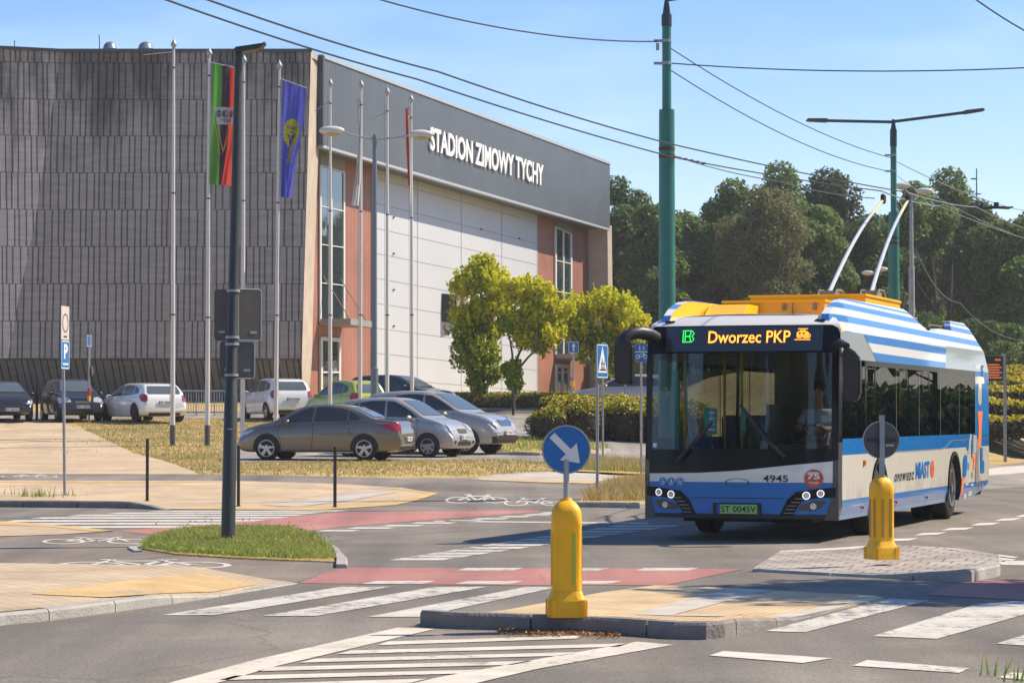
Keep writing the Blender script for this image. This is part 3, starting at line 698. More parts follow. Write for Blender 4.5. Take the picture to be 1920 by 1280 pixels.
# plinth leaning back under the ribbed wall
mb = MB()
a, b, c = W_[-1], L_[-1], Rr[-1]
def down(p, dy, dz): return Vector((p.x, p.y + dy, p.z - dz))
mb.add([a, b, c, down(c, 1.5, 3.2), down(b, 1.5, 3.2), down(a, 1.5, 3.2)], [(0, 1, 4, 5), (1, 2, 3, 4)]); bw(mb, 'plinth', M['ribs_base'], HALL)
mb = MB()
pl = [(583, 100), (576, 330), (569, 560), (566, 672)]; pr = [(599, 106), (597, 270), (590, 480), (585, 660)]
A = [at(583 - 17 * (y - 97) / 575, y, yw(y) - .02) for y in (97, 270, 480, 672)] ; A.append(down(A[-1], .2, 3.2))
B = [at(x, y, 119.9) for x, y in ((600, 106), (597.5, 270), (590, 480), (585, 672))]; B.append(down(B[-1], 0, 3.2) + Vector((-.25, 0, 0)))
C = [b + Vector((-2.5, .8, 0)) for b in B]
mb.add(A + B + C, [(i, 5 + i, 6 + i, 1 + i) for i in range(4)] + [(5 + i, 10 + i, 11 + i, 6 + i) for i in range(4)]); bw(mb, 'pillar', M['conc'], HALL)
# parapet caps
mb = MB(); mb.tube([W_[0] + Vector((0, -.05, .05)), L_[0] + Vector((0, -.05, .05)), Rr[0] + Vector((.05, -.05, .05))], .09, 4); bw(mb, 'parapet_cap', M['slate_edge'], HALL)
# roof and the unseen back of the hall
mb = MB(); bk = Vector((-34, 42, -.7))
r0, r1, r2 = W_[0], L_[0], Rr[0]; r3 = fpt(.0, 0, OV); r4 = fpt(fuv(1143, 309, OV)[0], 0, OV)
r5 = r4 + Vector((-52, 16, 0)); r6 = W_[0] + Vector((-8, 55, -.7))
dn = Vector((0, 0, -.25))
mb.add([v + dn for v in (r0, r1, r2, r3, r4, r5, r6)], [(0, 1, 2, 3, 4, 5, 6)]); bw(mb, 'roof', M['slate_edge'], HALL)
mb = MB(); gd = Vector((0, 0, -16.5))
w4 = fpt(fuv(1143, 309, OV)[0], 0, 0)
for p, q in ((w4, r5), (r5, r6), (r6, r0)): mb.add([p + dn, q + dn, q + gd, p + gd], [(0, 1, 2, 3)])
bw(mb, 'back_wall', M['conc_g'], HALL)
# fascia
u1, _ = fuv(1143.5, 309, OV); vb = fuv(601, 271.3, OV)[1]
mb = MB(); P = [fpt(0, vb, OV), fpt(u1, fuv(1146, 430, OV)[1], OV), fpt(u1, 0, OV), fpt(0, 0, OV)]
mb.add(P + [q - Nh * (OV + .6) for q in P], [(0, 1, 2, 3), (0, 4, 5, 1), (1, 5, 6, 2), (0, 3, 7, 4), (3, 2, 6, 7)]); fas = bw(mb, 'fascia', M['slate'], HALL)
mb = MB(); mb.box((0, 0, 0), (.01, .01, .01))
mb = MB()
for (ua, ub, va, vv_) in ((0, u1, .0, .16), (0, u1, vb - .12, vb)):
    Q = [fpt(ua, va, OV + .06), fpt(ub, va, OV + .06), fpt(ub, vv_, OV + .06), fpt(ua, vv_, OV + .06)]
    mb.add(Q + [q - Nh * .3 for q in Q], [(0, 1, 2, 3), (0, 4, 5, 1), (3, 2, 6, 7), (1, 5, 6, 2), (0, 3, 7, 4)])
bw(mb, 'fascia_flashing', M['cap'], HALL)
mb = MB(); Q = [fpt(-.12, vb, OV + .1), fpt(.1, vb, OV + .1), fpt(.1, 0.1, OV + .1), fpt(-.12, .1, OV + .1)]
mb.add(Q + [q - Nh * (OV + .5) for q in Q], [(0, 1, 2, 3), (0, 3, 7, 4), (0, 4, 5, 1), (3, 2, 6, 7)]); bw(mb, 'fascia_end', M['slate_edge'], HALL)
ua, va = fuv(803, 283.5, OV); ub, vv_ = fuv(1015.5, 347.5, OV); va2 = fuv(803, 238, OV)[1]; vb2 = fuv(1017, 309.5, OV)[1]
print('letters', ua, va, va2, ub, vv_, vb2)
mb = MB(); text_on(mb, 'STADION ZIMOWY TYCHY', fpt, ua, ub, (va + vv_) / 2, (va2 + vb2) / 2, off=OV + .04, bold=.022, depth=.08)
bw(mb, 'lettering', mat('white_letters', (.82, .83, .84), .4), HALL)
mb = MB()
# front wall claddings (traced in elevation)
DOWN = 775
def strip(xs0, xs1, off, back, top0=None, top1=None, bot=DOWN):
    t0 = 250 + (xs0 - 601) * .29 if top0 is None else top0; t1 = 250 + (xs1 - 601) * .29 if top1 is None else top1
    m_ = MB(); return fquad(m_, [(xs0, t0), (xs1, t1), (xs1, bot), (xs0, bot)], off, back)
bw(strip(560, 698, 0, .4), 'red_cladding', M['terra'], HALL)
bw(strip(698, 1009, .05, .4), 'white_panels', M['panel'], HALL)
bw(strip(1009, 1125, 0, .4), 'red_cladding', M['terra'], HALL)
mb = MB(); fquad(mb, [(1139, 420), (1147, 424), (1151, DOWN), (1142, DOWN)], 1.3, 1.25); bw(mb, 'end_pillar', M['conc'], HALL)
# seams of the white panels
mb = MB(); us = [fuv(x, 500, .06)[0] for x in (783, 865, 941)]
v_t = [fuv(783, 715 - 44.9 * k, .06)[1] for k in range(0, 10)]
uL, uR = fuv(699, 500, .06)[0], fuv(1008, 500, .06)[0]
for v in v_t:
    Q = [fpt(uL, v - .014, .058), fpt(uR, v - .014, .058), fpt(uR, v + .014, .058), fpt(uL, v + .014, .058)]; mb.add(Q, [(0, 1, 2, 3)])
for u in us:
    Q = [fpt(u - .035, -16, .061), fpt(u + .035, -16, .061), fpt(u + .035, vb, .061), fpt(u - .035, vb, .061)]; mb.add(Q, [(0, 1, 2, 3)])
for u in (uL, uR):
    Q = [fpt(u - .09, -16, .061), fpt(u + .09, -16, .061), fpt(u + .09, vb, .061), fpt(u - .09, vb, .061)]
    mb.add(Q, [(0, 1, 2, 3)])
bw(mb, 'panel_seams', M['seam'], HALL)
mb = MB()
for px, py in ((740, 407), (740, 475), (740, 543), (740, 611), (975, 447), (904, 430)): bw(fquad(MB(), [(px - 1.2, py - 1.2), (px + 1.2, py - 1.2), (px + 1.2, py + 1.2), (px - 1.2, py + 1.2)], .12, .06), 'wall_fixing', M['black'], HALL)
def window(x0, x1, yt0, yt1, yb0, yb1, mulls, rows, off=.06):
    m_ = MB(); fquad(m_, [(x0, yt0), (x1, yt1), (x1, yb1), (x0, yb0)], off, .08); w = bw(m_, 'window', M['hglass'], HALL)
    m_ = MB(); e = 1.3
    def bar(a, b, w_, vert):
        if vert: fquad(m_, [(a[0] - w_, a[1]), (a[0] + w_, a[1]), (b[0] + w_, b[1]), (b[0] - w_, b[1])], off + .05, .08)
        else: fquad(m_, [(a[0], a[1] - w_), (b[0], b[1] - w_), (b[0], b[1] + w_), (a[0], a[1] + w_)], off + .055, .08)
    for t in mulls:
        xm = x0 + (x1 - x0) * t; bar((xm, yt0 + (yt1 - yt0) * t), (xm, yb0 + (yb1 - yb0) * t), .9, True)
    bar((x0, yt0), (x0, yb0), e, True); bar((x1, yt1), (x1, yb1), e, True)
    for a, b in rows: bar((x0, a), (x1, b), .9, False)
    bar((x0, yt0), (x1, yt1), e, False); bar((x0, yb0), (x1, yb1), e, False)
    f = bw(m_, 'frame', M['frame'], w); return w
window(602, 646, 310, 323, 604, 607, [.47], [(386, 396), (458, 464), (530, 535)])
window(1043, 1072, 425, 439, 664, 666, [.5], [(488, 494.5), (546, 550.5), (604, 607)])
mb = MB(); fquad(mb, [(601, 262), (646, 276), (646, 321), (601, 308)], .05, .1); bw(mb, 'vent_panel', M['louvre'], HALL)
mb = MB(); fquad(mb, [(1042, 395), (1073, 403), (1073, 438), (1042, 424)], .05, .1); bw(mb, 'vent_panel', M['louvre'], HALL)
def door(x0, x1, yt0, yt1, yb, panels):
    m_ = MB(); fquad(m_, [(x0, yt0), (x1, yt1), (x1, yb), (x0, yb)], .07, .1); d = bw(m_, 'door', M['hglass'], HALL)
    m_ = MB()
    for t in panels:
        xm = x0 + (x1 - x0) * t; fquad(m_, [(xm - 1.6, yt0), (xm + 1.6, yt0), (xm + 1.6, yb), (xm - 1.6, yb)], .13, .1)
    fquad(m_, [(x0, yt0 - 2), (x1, yt1 - 2), (x1, yt1 + 5), (x0, yt0 + 5)], .135, .1)
    fquad(m_, [(x0, 696), (x1, 696), (x1, 699), (x0, 699)], .135, .1)
    bw(m_, 'frame', M['frame'], d)
door(604, 638, 633, 636, 745, (0, .52, 1)); door(1045, 1068, 684, 685, 745, (0, .5, 1))
# canopies with tie rods
for (xa, ya, xb, yb, dd_) in ((597, 606, 694, 612, 1.5), (1040, 669, 1088, 671, 1.4)):
    ua, va = fuv(xa, ya + 3, 0); ub, vv_ = fuv(xb - 30, yb, 0); ub = ua + (2.9 if xa < 700 else 3.2)
    m_ = MB(); Q = [fpt(ua, va, 1.6), fpt(ub, va, 1.6), fpt(ub, va + .28, 1.6), fpt(ua, va + .28, 1.6)]
    m_.add(Q + [q - Nh * 1.55 for q in Q], [(0, 1, 2, 3), (7, 6, 5, 4), (0, 4, 5, 1), (1, 5, 6, 2), (2, 6, 7, 3), (3, 7, 4, 0)]); cn = bw(m_, 'canopy', M['seam'], HALL)
    for u in (ua + .4, ub - .4): bw(MB().cyl(fpt(u, va + .28, 1.4), fpt(u, va + 2.3, .05), .025, n=6), 'tie_rod', M['black'], cn)
# tilted display box on the white wall
m_ = MB(); ua, va = fuv(826, 603, 0); vt = fuv(826, 550, 0)[1]
Q = [fpt(ua, va, .06), fpt(ua + 3.4, va, .06), fpt(ua + 3.4, vt, .06), fpt(ua, vt, .06), fpt(ua + .35, va + .1, .75), fpt(ua + 3.2, va + .1, .35), fpt(ua + 3.2, vt - .05, .35), fpt(ua + .35, vt - .05, .75)]
m_.add(Q, [(0, 1, 5, 4), (3, 7, 6, 2), (0, 4, 7, 3), (1, 2, 6, 5)]); bx_ = bw(m_, 'display_box', M['black'], HALL)
m_ = MB(); m_.add([q + Nh * .01 for q in (Q[4], Q[5], Q[6], Q[7])], [(0, 1, 2, 3)]); bw(m_, 'display_face', mat('brown_screen', (.24, .19, .15), .6), bx_)
# roof ventilators and rods
for px, dx, r in ((206, 0, .33), (273, 0, .36)):
    t = thing('roof_ventilator', 'blue-grey domed roof ventilator ' + ('left of the other dome on the hall roof' if px == 206 else 'nearest the first flagpole on the hall roof'), 'ventilator', at(px, 97, 123), group='domed ventilators on the hall roof')
    z = t.location.z
    m_ = MB(); m_.lathe([(r, -.35), (r, .08), (r * 1.04, .09), (r * 1.04, .13), (r * .97, .15), (r * .8, .32), (r * .5, .42), (r * .1, .46)], n=20); m_.build('dome', mat('dome_paint', (.16, .22, .27), .4, .3), t, smooth=True)
    m_ = MB(); m_.lathe([(r * .8, -.9), (r * .8, -.3)], n=16); m_.build('base', M['slate_edge'], t)
for px, y0, y1 in ((28, 96, 76), (187, 98, 66)): bw(MB().cyl(at(px, y0, 122), at(px - 1, y1, 122), .025, n=6), 'roof_antenna', M['slate_edge'], HALL)

# ------------------------------------------------------------------ vegetation
LM = {
 'dark': leafmat('leaf_dark', (.06, .105, .032), (.10, .17, .045), (.18, .26, .065), .45),
 'mid': leafmat('leaf_mid', (.08, .135, .036), (.15, .235, .055), (.27, .36, .09), .45),
 'birch': leafmat('leaf_birch', (.11, .135, .055), (.18, .19, .08), (.28, .27, .12), .45),
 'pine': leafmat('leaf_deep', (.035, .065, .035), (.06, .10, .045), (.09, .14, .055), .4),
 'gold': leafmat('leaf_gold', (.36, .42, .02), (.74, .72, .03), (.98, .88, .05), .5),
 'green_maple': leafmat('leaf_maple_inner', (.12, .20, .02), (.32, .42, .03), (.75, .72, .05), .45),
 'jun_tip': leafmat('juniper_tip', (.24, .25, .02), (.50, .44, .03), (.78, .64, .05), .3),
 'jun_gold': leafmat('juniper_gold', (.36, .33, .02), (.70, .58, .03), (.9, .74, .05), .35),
 'jun_in': leafmat('juniper_inner_shaded', (.03, .028, .014), (.06, .055, .024), (.10, .09, .035), .12),  # olive brown leaves, darkened further to paint the shade below the tips
 'box': leafmat('hedge_leaf', (.10, .10, .03), (.2, .18, .05), (.34, .28, .06), .3),
 'grass_g': leafmat('grass_green', (.16, .26, .04), (.30, .40, .07), (.52, .50, .14), .45),
 'grass_d': leafmat('grass_dry', (.48, .36, .16), (.62, .48, .22), (.32, .30, .10), .4)}
M['bark'] = mat('bark', (.075, .06, .045), .95, var=.35, scale=3, bump=.8, bscale=14)
M['bark_birch'] = mat('bark_birch', (.42, .40, .36), .9, var=.4, scale=4)
M['twigs'] = mat('shrub_twigs', (.05, .04, .028), 1, var=.3, scale=6)
def tree(name, label, base, H, hw, crown0, leaf, group=None, lean=0.0, nl=6500, lsize=.28, bark='bark', nclump=30, trunk_r=.25, limbs=7, flat=.75, seed=0):
    rs = np.random.default_rng(seed + 11)
    t = thing(name, label, 'tree', base, 0, group)
    # clump centres through an uneven ellipsoid
    cz = (crown0 + H) / 2; hz = (H - crown0) / 2; cs = []; rr = []
    for k in range(nclump):
        for _ in range(30):
            d = rs.normal(size=3); d /= np.linalg.norm(d); q = d * rs.uniform(.35, .92)
            if q[2] > -.95: break
        wob = 1 - .35 * max(0, q[2]) ** 2
        cs.append((q[0] * hw * wob + lean * (q[2] + 1) * .5, q[1] * hw * wob, cz + q[2] * hz)); rr.append(rs.uniform(.24, .50) * min(hw, hz))
    w = np.array(rr) ** 2; per = (w / w.sum() * nl).astype(int)
    Cc = [];
    V, F = clumpleaves(cs, rr, per, lsize, flat)
    npmesh('crown', V, F, LM[leaf], t)
    m_ = MB(); m_.tube([(0, 0, -.3), (.05, 0, crown0 * .5), (lean * .3, 0, crown0), (lean * .6, 0, cz + hz * .5)], [trunk_r * 1.2, trunk_r, trunk_r * .8, trunk_r * .2], 9); m_.build('trunk', M[bark], t, smooth=True)
    m_ = MB()
    idx = rs.choice(len(cs), size=min(limbs * 2, len(cs)), replace=False)
    for k in idx:
        c = Vector(cs[k]); z0 = crown0 * .8 + (c.z - crown0) * .45; a = Vector((lean * .3 * min(1, z0 / cz), 0, z0)); mid = a.lerp(c, .5) + Vector((0, 0, -.1 * (c - a).length))
        m_.tube([a, mid, c], [trunk_r * .38, trunk_r * .25, trunk_r * .08], 6)
    m_.build('limbs', M[bark], t, smooth=True)
    return t
def tree_px(name, label, px, top, Y, hwpx, leaf, crown_bot=600, **k):
    g0 = gx(px, Y); kx = FPX / Y; H = CH + (HOR - top) / kx - g0.z; c0 = max(1.2, CH + (HOR - crown_bot) / kx - g0.z)
    return tree(name, label, g0, H, hwpx / kx * 1.3, c0 * .72, leaf, **k)
wood = [ # px, top, depth, half width px, leaf, crown bottom, label
 (1172, 322, 178, 62, 'dark', 660, 'dark broad tree just right of the hall corner'),
 (1232, 368, 170, 52, 'mid', 670, 'mid green rounded tree left of the front green mast'),
 (1300, 352, 176, 62, 'mid', 650, 'leafy green tree right of the front green mast'),
 (1368, 345, 172, 56, 'mid', 620, 'pale green oval tree left of the brownish birch'),
 (1440, 336, 160, 66, 'birch', 560, 'feathery brownish birch with pale stems'),
 (1475, 300, 182, 60, 'mid', 560, 'high green crown behind the brownish birch'),
 (1560, 298, 186, 66, 'pine', 600, 'tall dark crown with two peaks left of the trolley poles'),
 (1535, 372, 166, 60, 'mid', 640, 'bushy lower tree in front of the dark two-peaked crown'),
 (1632, 372, 170, 58, 'dark', 630, 'dark green tree behind the trolley poles'),
 (1716, 330, 178, 58, 'mid', 620, 'tall green tree behind the grey street lamp'),
 (1778, 322, 182, 58, 'mid', 600, 'highest green tree at the right of the wood'),
 (1842, 352, 174, 60, 'dark', 620, 'dense tree below the thin radio mast'),
 (1905, 366, 168, 58, 'mid', 640, 'green tree at the right edge of the picture'),
 (1975, 350, 176, 60, 'dark', 640, 'dark tree cut by the right edge of the picture')]
for i, (px, top, Y, hw, lf, cb, lab) in enumerate(wood):
    tree_px('birch_tree' if lf == 'birch' else 'broadleaf_tree', lab, px, top, Y, hw, lf, cb, group='trees of the wood behind the road', nl=34000 if lf != 'birch' else 34000,
            lsize=.15 if lf != 'birch' else .10, bark='bark_birch' if lf == 'birch' else 'bark', nclump=70, trunk_r=.28, limbs=10, seed=i, flat=.8)
# darker understorey behind, a far wood nobody could count
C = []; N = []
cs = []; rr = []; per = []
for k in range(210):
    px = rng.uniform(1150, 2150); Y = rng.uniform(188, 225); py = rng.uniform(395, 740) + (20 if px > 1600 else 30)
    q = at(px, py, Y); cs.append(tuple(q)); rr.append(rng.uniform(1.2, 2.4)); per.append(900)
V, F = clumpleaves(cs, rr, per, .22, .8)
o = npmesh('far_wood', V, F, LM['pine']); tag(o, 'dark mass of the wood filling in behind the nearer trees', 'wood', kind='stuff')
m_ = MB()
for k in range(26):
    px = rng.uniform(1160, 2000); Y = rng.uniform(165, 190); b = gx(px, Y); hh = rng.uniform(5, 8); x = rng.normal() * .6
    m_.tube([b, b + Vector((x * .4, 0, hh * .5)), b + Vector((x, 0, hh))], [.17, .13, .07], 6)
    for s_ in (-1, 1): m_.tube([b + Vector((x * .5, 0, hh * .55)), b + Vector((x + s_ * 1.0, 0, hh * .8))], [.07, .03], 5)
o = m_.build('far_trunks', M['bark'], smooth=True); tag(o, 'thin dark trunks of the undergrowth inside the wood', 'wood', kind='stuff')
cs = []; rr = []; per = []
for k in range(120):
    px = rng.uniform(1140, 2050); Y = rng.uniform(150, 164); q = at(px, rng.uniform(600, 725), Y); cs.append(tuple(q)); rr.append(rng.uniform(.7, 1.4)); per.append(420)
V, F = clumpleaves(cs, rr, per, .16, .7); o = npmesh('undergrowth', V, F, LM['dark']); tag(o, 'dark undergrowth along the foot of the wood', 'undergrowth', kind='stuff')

# clipped golden maples before the hall
def shoots(cs, rr, per, size, up=.8):
    """upright leafy shoots: leaves strung along short rising stems"""
    Cs = []; Ns = []
    for c, r, k in zip(cs, rr, per):
        ns = max(3, k // 16); d = rng.normal(size=(ns, 3)); d /= np.linalg.norm(d, axis=1)[:, None]; b = np.array(c) + d * (r * rng.uniform(.2, .85, ns) ** .5)[:, None]
        dirv = d * .45 + np.array([0, 0, up]); dirv /= np.linalg.norm(dirv, axis=1)[:, None]; ln = r * rng.uniform(.4, 1.05, ns)
        for i in range(ns):
            t = rng.uniform(0, 1, 16)[:, None]; q = b[i] + dirv[i] * t * ln[i] + rng.normal(size=(16, 3)) * size * .8 * (1.1 - t); Cs.append(q)
            nn = rng.normal(size=(16, 3)) * .8 + d[i] * .7; Ns.append(nn / np.linalg.norm(nn, axis=1)[:, None])
    return leafquads(np.concatenate(Cs), np.concatenate(Ns), size, .6)
def maple(label, px, base, Y, lobes, stem, inner):
    t = thing('maple_tree', label, 'tree', gx(px, Y), 0, 'clipped golden maples in front of the hall')
    def W(p, q, dy=0): return at(p, q, Y) - t.location + Vector((0, dy, 0))
    kx = FPX / Y
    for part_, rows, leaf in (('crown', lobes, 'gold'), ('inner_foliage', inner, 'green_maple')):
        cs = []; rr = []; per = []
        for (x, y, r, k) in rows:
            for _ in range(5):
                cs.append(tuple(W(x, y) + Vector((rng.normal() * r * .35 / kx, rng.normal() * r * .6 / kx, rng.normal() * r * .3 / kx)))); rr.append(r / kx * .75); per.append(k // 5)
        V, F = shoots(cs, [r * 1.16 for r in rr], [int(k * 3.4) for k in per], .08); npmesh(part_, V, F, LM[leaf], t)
    m_ = MB()
    for line, w in stem: m_.tube([W(x, y) - (Vector((0, 0, .2)) if i == 0 and w > 5 else Vector()) for i, (x, y) in enumerate(line)], [w * .62 / kx * (1 - .6 * i / len(line)) for i in range(len(line))], 7)
    m_.build('trunk', M['bark'], t, smooth=True)
    return t
YM = gp(905, 764).y; print('maple depth', YM)
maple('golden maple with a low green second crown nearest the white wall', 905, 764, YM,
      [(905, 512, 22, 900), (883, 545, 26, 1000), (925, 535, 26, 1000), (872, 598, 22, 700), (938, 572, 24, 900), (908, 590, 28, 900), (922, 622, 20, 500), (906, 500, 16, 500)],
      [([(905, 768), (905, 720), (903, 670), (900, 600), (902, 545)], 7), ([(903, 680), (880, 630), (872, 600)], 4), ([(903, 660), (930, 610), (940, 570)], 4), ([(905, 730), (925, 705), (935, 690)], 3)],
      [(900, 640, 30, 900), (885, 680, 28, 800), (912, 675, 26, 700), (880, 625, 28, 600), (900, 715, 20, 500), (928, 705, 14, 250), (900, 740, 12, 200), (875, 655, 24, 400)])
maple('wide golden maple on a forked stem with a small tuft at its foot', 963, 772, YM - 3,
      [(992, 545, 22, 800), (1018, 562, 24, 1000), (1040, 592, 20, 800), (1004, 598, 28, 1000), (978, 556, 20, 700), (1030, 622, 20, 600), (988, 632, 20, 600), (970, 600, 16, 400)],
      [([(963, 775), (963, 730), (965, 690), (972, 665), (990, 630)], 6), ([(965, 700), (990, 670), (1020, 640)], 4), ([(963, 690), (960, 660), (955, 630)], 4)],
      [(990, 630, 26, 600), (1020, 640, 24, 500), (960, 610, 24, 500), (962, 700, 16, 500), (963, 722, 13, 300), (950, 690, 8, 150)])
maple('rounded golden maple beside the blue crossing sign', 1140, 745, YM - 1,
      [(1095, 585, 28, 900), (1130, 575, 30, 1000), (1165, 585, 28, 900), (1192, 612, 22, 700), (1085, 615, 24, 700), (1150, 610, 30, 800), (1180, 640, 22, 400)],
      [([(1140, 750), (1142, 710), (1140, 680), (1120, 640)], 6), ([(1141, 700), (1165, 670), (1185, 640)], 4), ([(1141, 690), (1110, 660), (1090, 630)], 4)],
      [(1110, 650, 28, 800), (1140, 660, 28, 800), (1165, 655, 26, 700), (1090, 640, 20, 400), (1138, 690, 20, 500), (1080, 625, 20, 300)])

def shrubbery(name, label, cat, blobs, tip=None, inner='jun_in', size=.05, tipsize=.055, dens=1.0, group=None, base=None, core=.8):
    """blobs: (centre, (rx,ry,rz)); inner foliage over a twig core plus new growth on the upper faces"""
    b0 = Vector(base); t = thing(name, label, cat, b0, 0, group)
    m_ = MB()
    for c, r in blobs: m_.sphere(Vector(c) - b0, tuple(x * core for x in r), 12, 7)
    m_.build('branches', M['twigs'], t, smooth=True)
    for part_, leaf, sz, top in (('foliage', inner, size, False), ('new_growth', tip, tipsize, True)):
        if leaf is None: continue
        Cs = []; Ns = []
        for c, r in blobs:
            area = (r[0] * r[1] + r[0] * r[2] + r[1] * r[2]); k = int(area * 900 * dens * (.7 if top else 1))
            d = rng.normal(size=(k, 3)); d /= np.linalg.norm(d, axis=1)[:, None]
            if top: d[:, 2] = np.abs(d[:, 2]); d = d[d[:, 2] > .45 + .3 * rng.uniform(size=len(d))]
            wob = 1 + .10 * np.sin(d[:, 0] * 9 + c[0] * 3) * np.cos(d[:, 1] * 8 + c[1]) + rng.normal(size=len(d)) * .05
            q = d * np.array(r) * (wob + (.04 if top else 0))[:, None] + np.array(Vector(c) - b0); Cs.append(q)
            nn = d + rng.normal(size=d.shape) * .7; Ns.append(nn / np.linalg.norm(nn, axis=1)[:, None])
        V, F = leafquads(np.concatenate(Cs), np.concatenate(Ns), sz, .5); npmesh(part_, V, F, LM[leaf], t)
    return t
# low clipped hedge in front of the white wall
YH = YM - .5; bl_ = []
for k in range(30):
    px = 850 + k * 11.0; b = gx(px, YH); bl_.append((b + Vector((0, 0, .28)), (.38, .42, .36)))
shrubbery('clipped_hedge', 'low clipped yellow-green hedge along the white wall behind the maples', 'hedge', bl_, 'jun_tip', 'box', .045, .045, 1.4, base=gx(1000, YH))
# dark juniper bed right of the parking bays
bl_ = []; YJ = 84.0
for k in range(34):
    px = 1022 + k * 8.5; b = gx(px, YJ + rng.uniform(-.4, 1.8)); hgt = min(1.0, .55 + .1 * k) ; bl_.append((b + Vector((0, 0, .42 + rng.uniform(-.05, .12))), (.62, .8, .66 * hgt + rng.uniform(0, .12))))
for k in range(16):
    px = 1040 + k * 14; b = gx(px, YJ + 2.2); bl_.append((b + Vector((0, 0, .75 + rng.uniform(-.08, .1))), (.6, .8, .5)))
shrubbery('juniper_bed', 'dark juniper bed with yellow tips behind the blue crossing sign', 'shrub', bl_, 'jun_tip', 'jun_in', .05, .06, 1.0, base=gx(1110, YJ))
# golden junipers on the bank at the right
bl_ = []
for row, (Y, py, r) in enumerate(((97, 800, .75), (98.5, 775, .8), (100, 752, .85), (102, 735, .9), (104, 720, .85), (106, 708, .8))):
    for k in range(13):
        px = 1800 + k * 20 + (row % 2) * 10 + rng.uniform(-5, 5); q = at(px, py + rng.uniform(-6, 6), Y); bl_.append((q, (r, r, r * rng.uniform(.42, .6))))
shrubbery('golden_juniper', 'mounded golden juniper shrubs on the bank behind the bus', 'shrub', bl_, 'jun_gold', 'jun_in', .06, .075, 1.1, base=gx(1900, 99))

# ---- grass blades
def blades(name, pts, hts, w, leaf, label, kind='stuff', lean=.35):
    n_ = len(pts); P = np.array(pts); a = rng.uniform(0, 2 * math.pi, n_); h = np.array(hts); dx = np.cos(a) * w; dy = np.sin(a) * w * .4
    ln = rng.normal(size=(n_, 2)) * lean * h[:, None]
    V = np.zeros((n_, 3, 3)); V[:, 0] = P - np.stack([dx, dy, np.zeros(n_)], 1); V[:, 1] = P + np.stack([dx, dy, np.zeros(n_)], 1); V[:, 2] = P + np.stack([ln[:, 0], ln[:, 1], h], 1)
    o = npmesh(name, V.reshape(-1, 3), np.arange(3 * n_).reshape(n_, 3), LM[leaf]); tag(o, label, 'grass', kind=kind); return o
def inpoly(x, y, P):
    c = False; j = len(P) - 1
    for i in range(len(P)):
        if (P[i][1] > y) != (P[j][1] > y) and x < (P[j][0] - P[i][0]) * (y - P[i][1]) / (P[j][1] - P[i][1] + 1e-12) + P[i][0]: c = not c
        j = i
    return c
def scatter(polys, n_, hmean, off=0.0, clump=0.0):
    P = []; H = []; tot = 0
    for poly, share in polys:
        Q = pxpoly(poly); x0, x1 = min(q[0] for q in Q), max(q[0] for q in Q); y0, y1 = min(q[1] for q in Q), max(q[1] for q in Q); c = 0
        while c < n_ * share:
            x, y = rng.uniform(x0, x1), rng.uniform(y0, y1)
            if inpoly(x, y, Q):
                if clump and rng.uniform() > .5 + .5 * math.sin(x * 1.7 + math.sin(y * 1.1) * 2) * math.cos(y * .9 + x * .4): continue
                P.append((x, y, gz(x, y) + off)); H.append(hmean * rng.uniform(.4, 1.5)); c += 1
    return P, H
lawn = [(128, 787), (300, 786), (860, 786), (860, 836), (440, 838), (440, 868), (960, 862), (1050, 868), (1040, 884), (880, 893), (620, 893), (372, 889), (300, 862), (172, 812)]
P, H = scatter([(lawn, 1.0)], 30000, .05); blades('lawn_grass', P, H, .016, 'grass_d', 'dry straw-coloured lawn grass around the flagpoles')
P, H = scatter([(lawn, 1.0)], 4500, .06, clump=1); blades('lawn_tufts', P, H, .018, 'grass_g', 'green tufts among the dry lawn grass')
verge = [(1090, 944), (1222, 943), (1222, 905), (1150, 915)]; vb_ = [(1060, 884), (1222, 889), (1222, 874), (1090, 870)]
drape('verge', [pxpoly([(1079, 948), (1222, 949), (1222, 903), (1140, 914), (1112, 925)]), pxpoly([(1040, 885), (1222, 893), (1222, 872), (1100, 868), (1040, 866)])], .05, M['lawn'])
P, H = scatter([(verge, .6), (vb_, .4)], 7000, .22, .04); blades('verge_grass', P, H, .014, 'grass_d', 'tall dry grass on the verge beside the crossing sign')
P, H = scatter([(vb_, 1), ([(930, 852), (930, 826), (1070, 825), (1132, 838), (1146, 846)], .5)], 2500, .14, .04); blades('verge_grass', P, H, .014, 'grass_g', 'green grass strip between path and parking lane')
# grassy nose with the lamp post
isl = [(268, 1030), (300, 1006), (345, 1000), (420, 996), (530, 997), (585, 1010), (618, 1030), (642, 1056), (560, 1053), (440, 1048), (330, 1041)]
drape('grass_island', [pxpoly(isl)], .02, M['lawn'], skirt=.1)
kerb('kerb', [(268, 1036), (256, 1030), (262, 1024)], .1, .03, 'kerb'); kerb('kerb', [(652, 1066), (652, 1052), (636, 1034), (618, 1021), (606, 1014)], .12, .05, 'kerb')
isg = [(262, 1031), (290, 1014), (345, 1001), (430, 997), (540, 998), (592, 1012), (618, 1034), (630, 1053), (560, 1054), (440, 1049), (325, 1041)]
P, H = scatter([(isg, 1)], 15000, .075, .04); blades('island_grass', P, H, .008, 'grass_g', 'tall green weeds growing round the foot of the lamp post', lean=.45)
P, H = scatter([(isg, 1)], 4500, .10, .04); blades('island_grass', P, H, .004, 'grass_d', 'dry grass stalks among the weeds round the lamp post', lean=.4)
P2w, H2w = scatter([(isg, 1)], 9000, .05, .045, clump=1); Cw = np.array([(p_[0], p_[1], p_[2] + h_ * .8) for p_, h_ in zip(P2w, H2w)]); Nw = rng.normal(size=Cw.shape) + np.array([0, -.3, .8]); Nw /= np.linalg.norm(Nw, axis=1)[:, None]
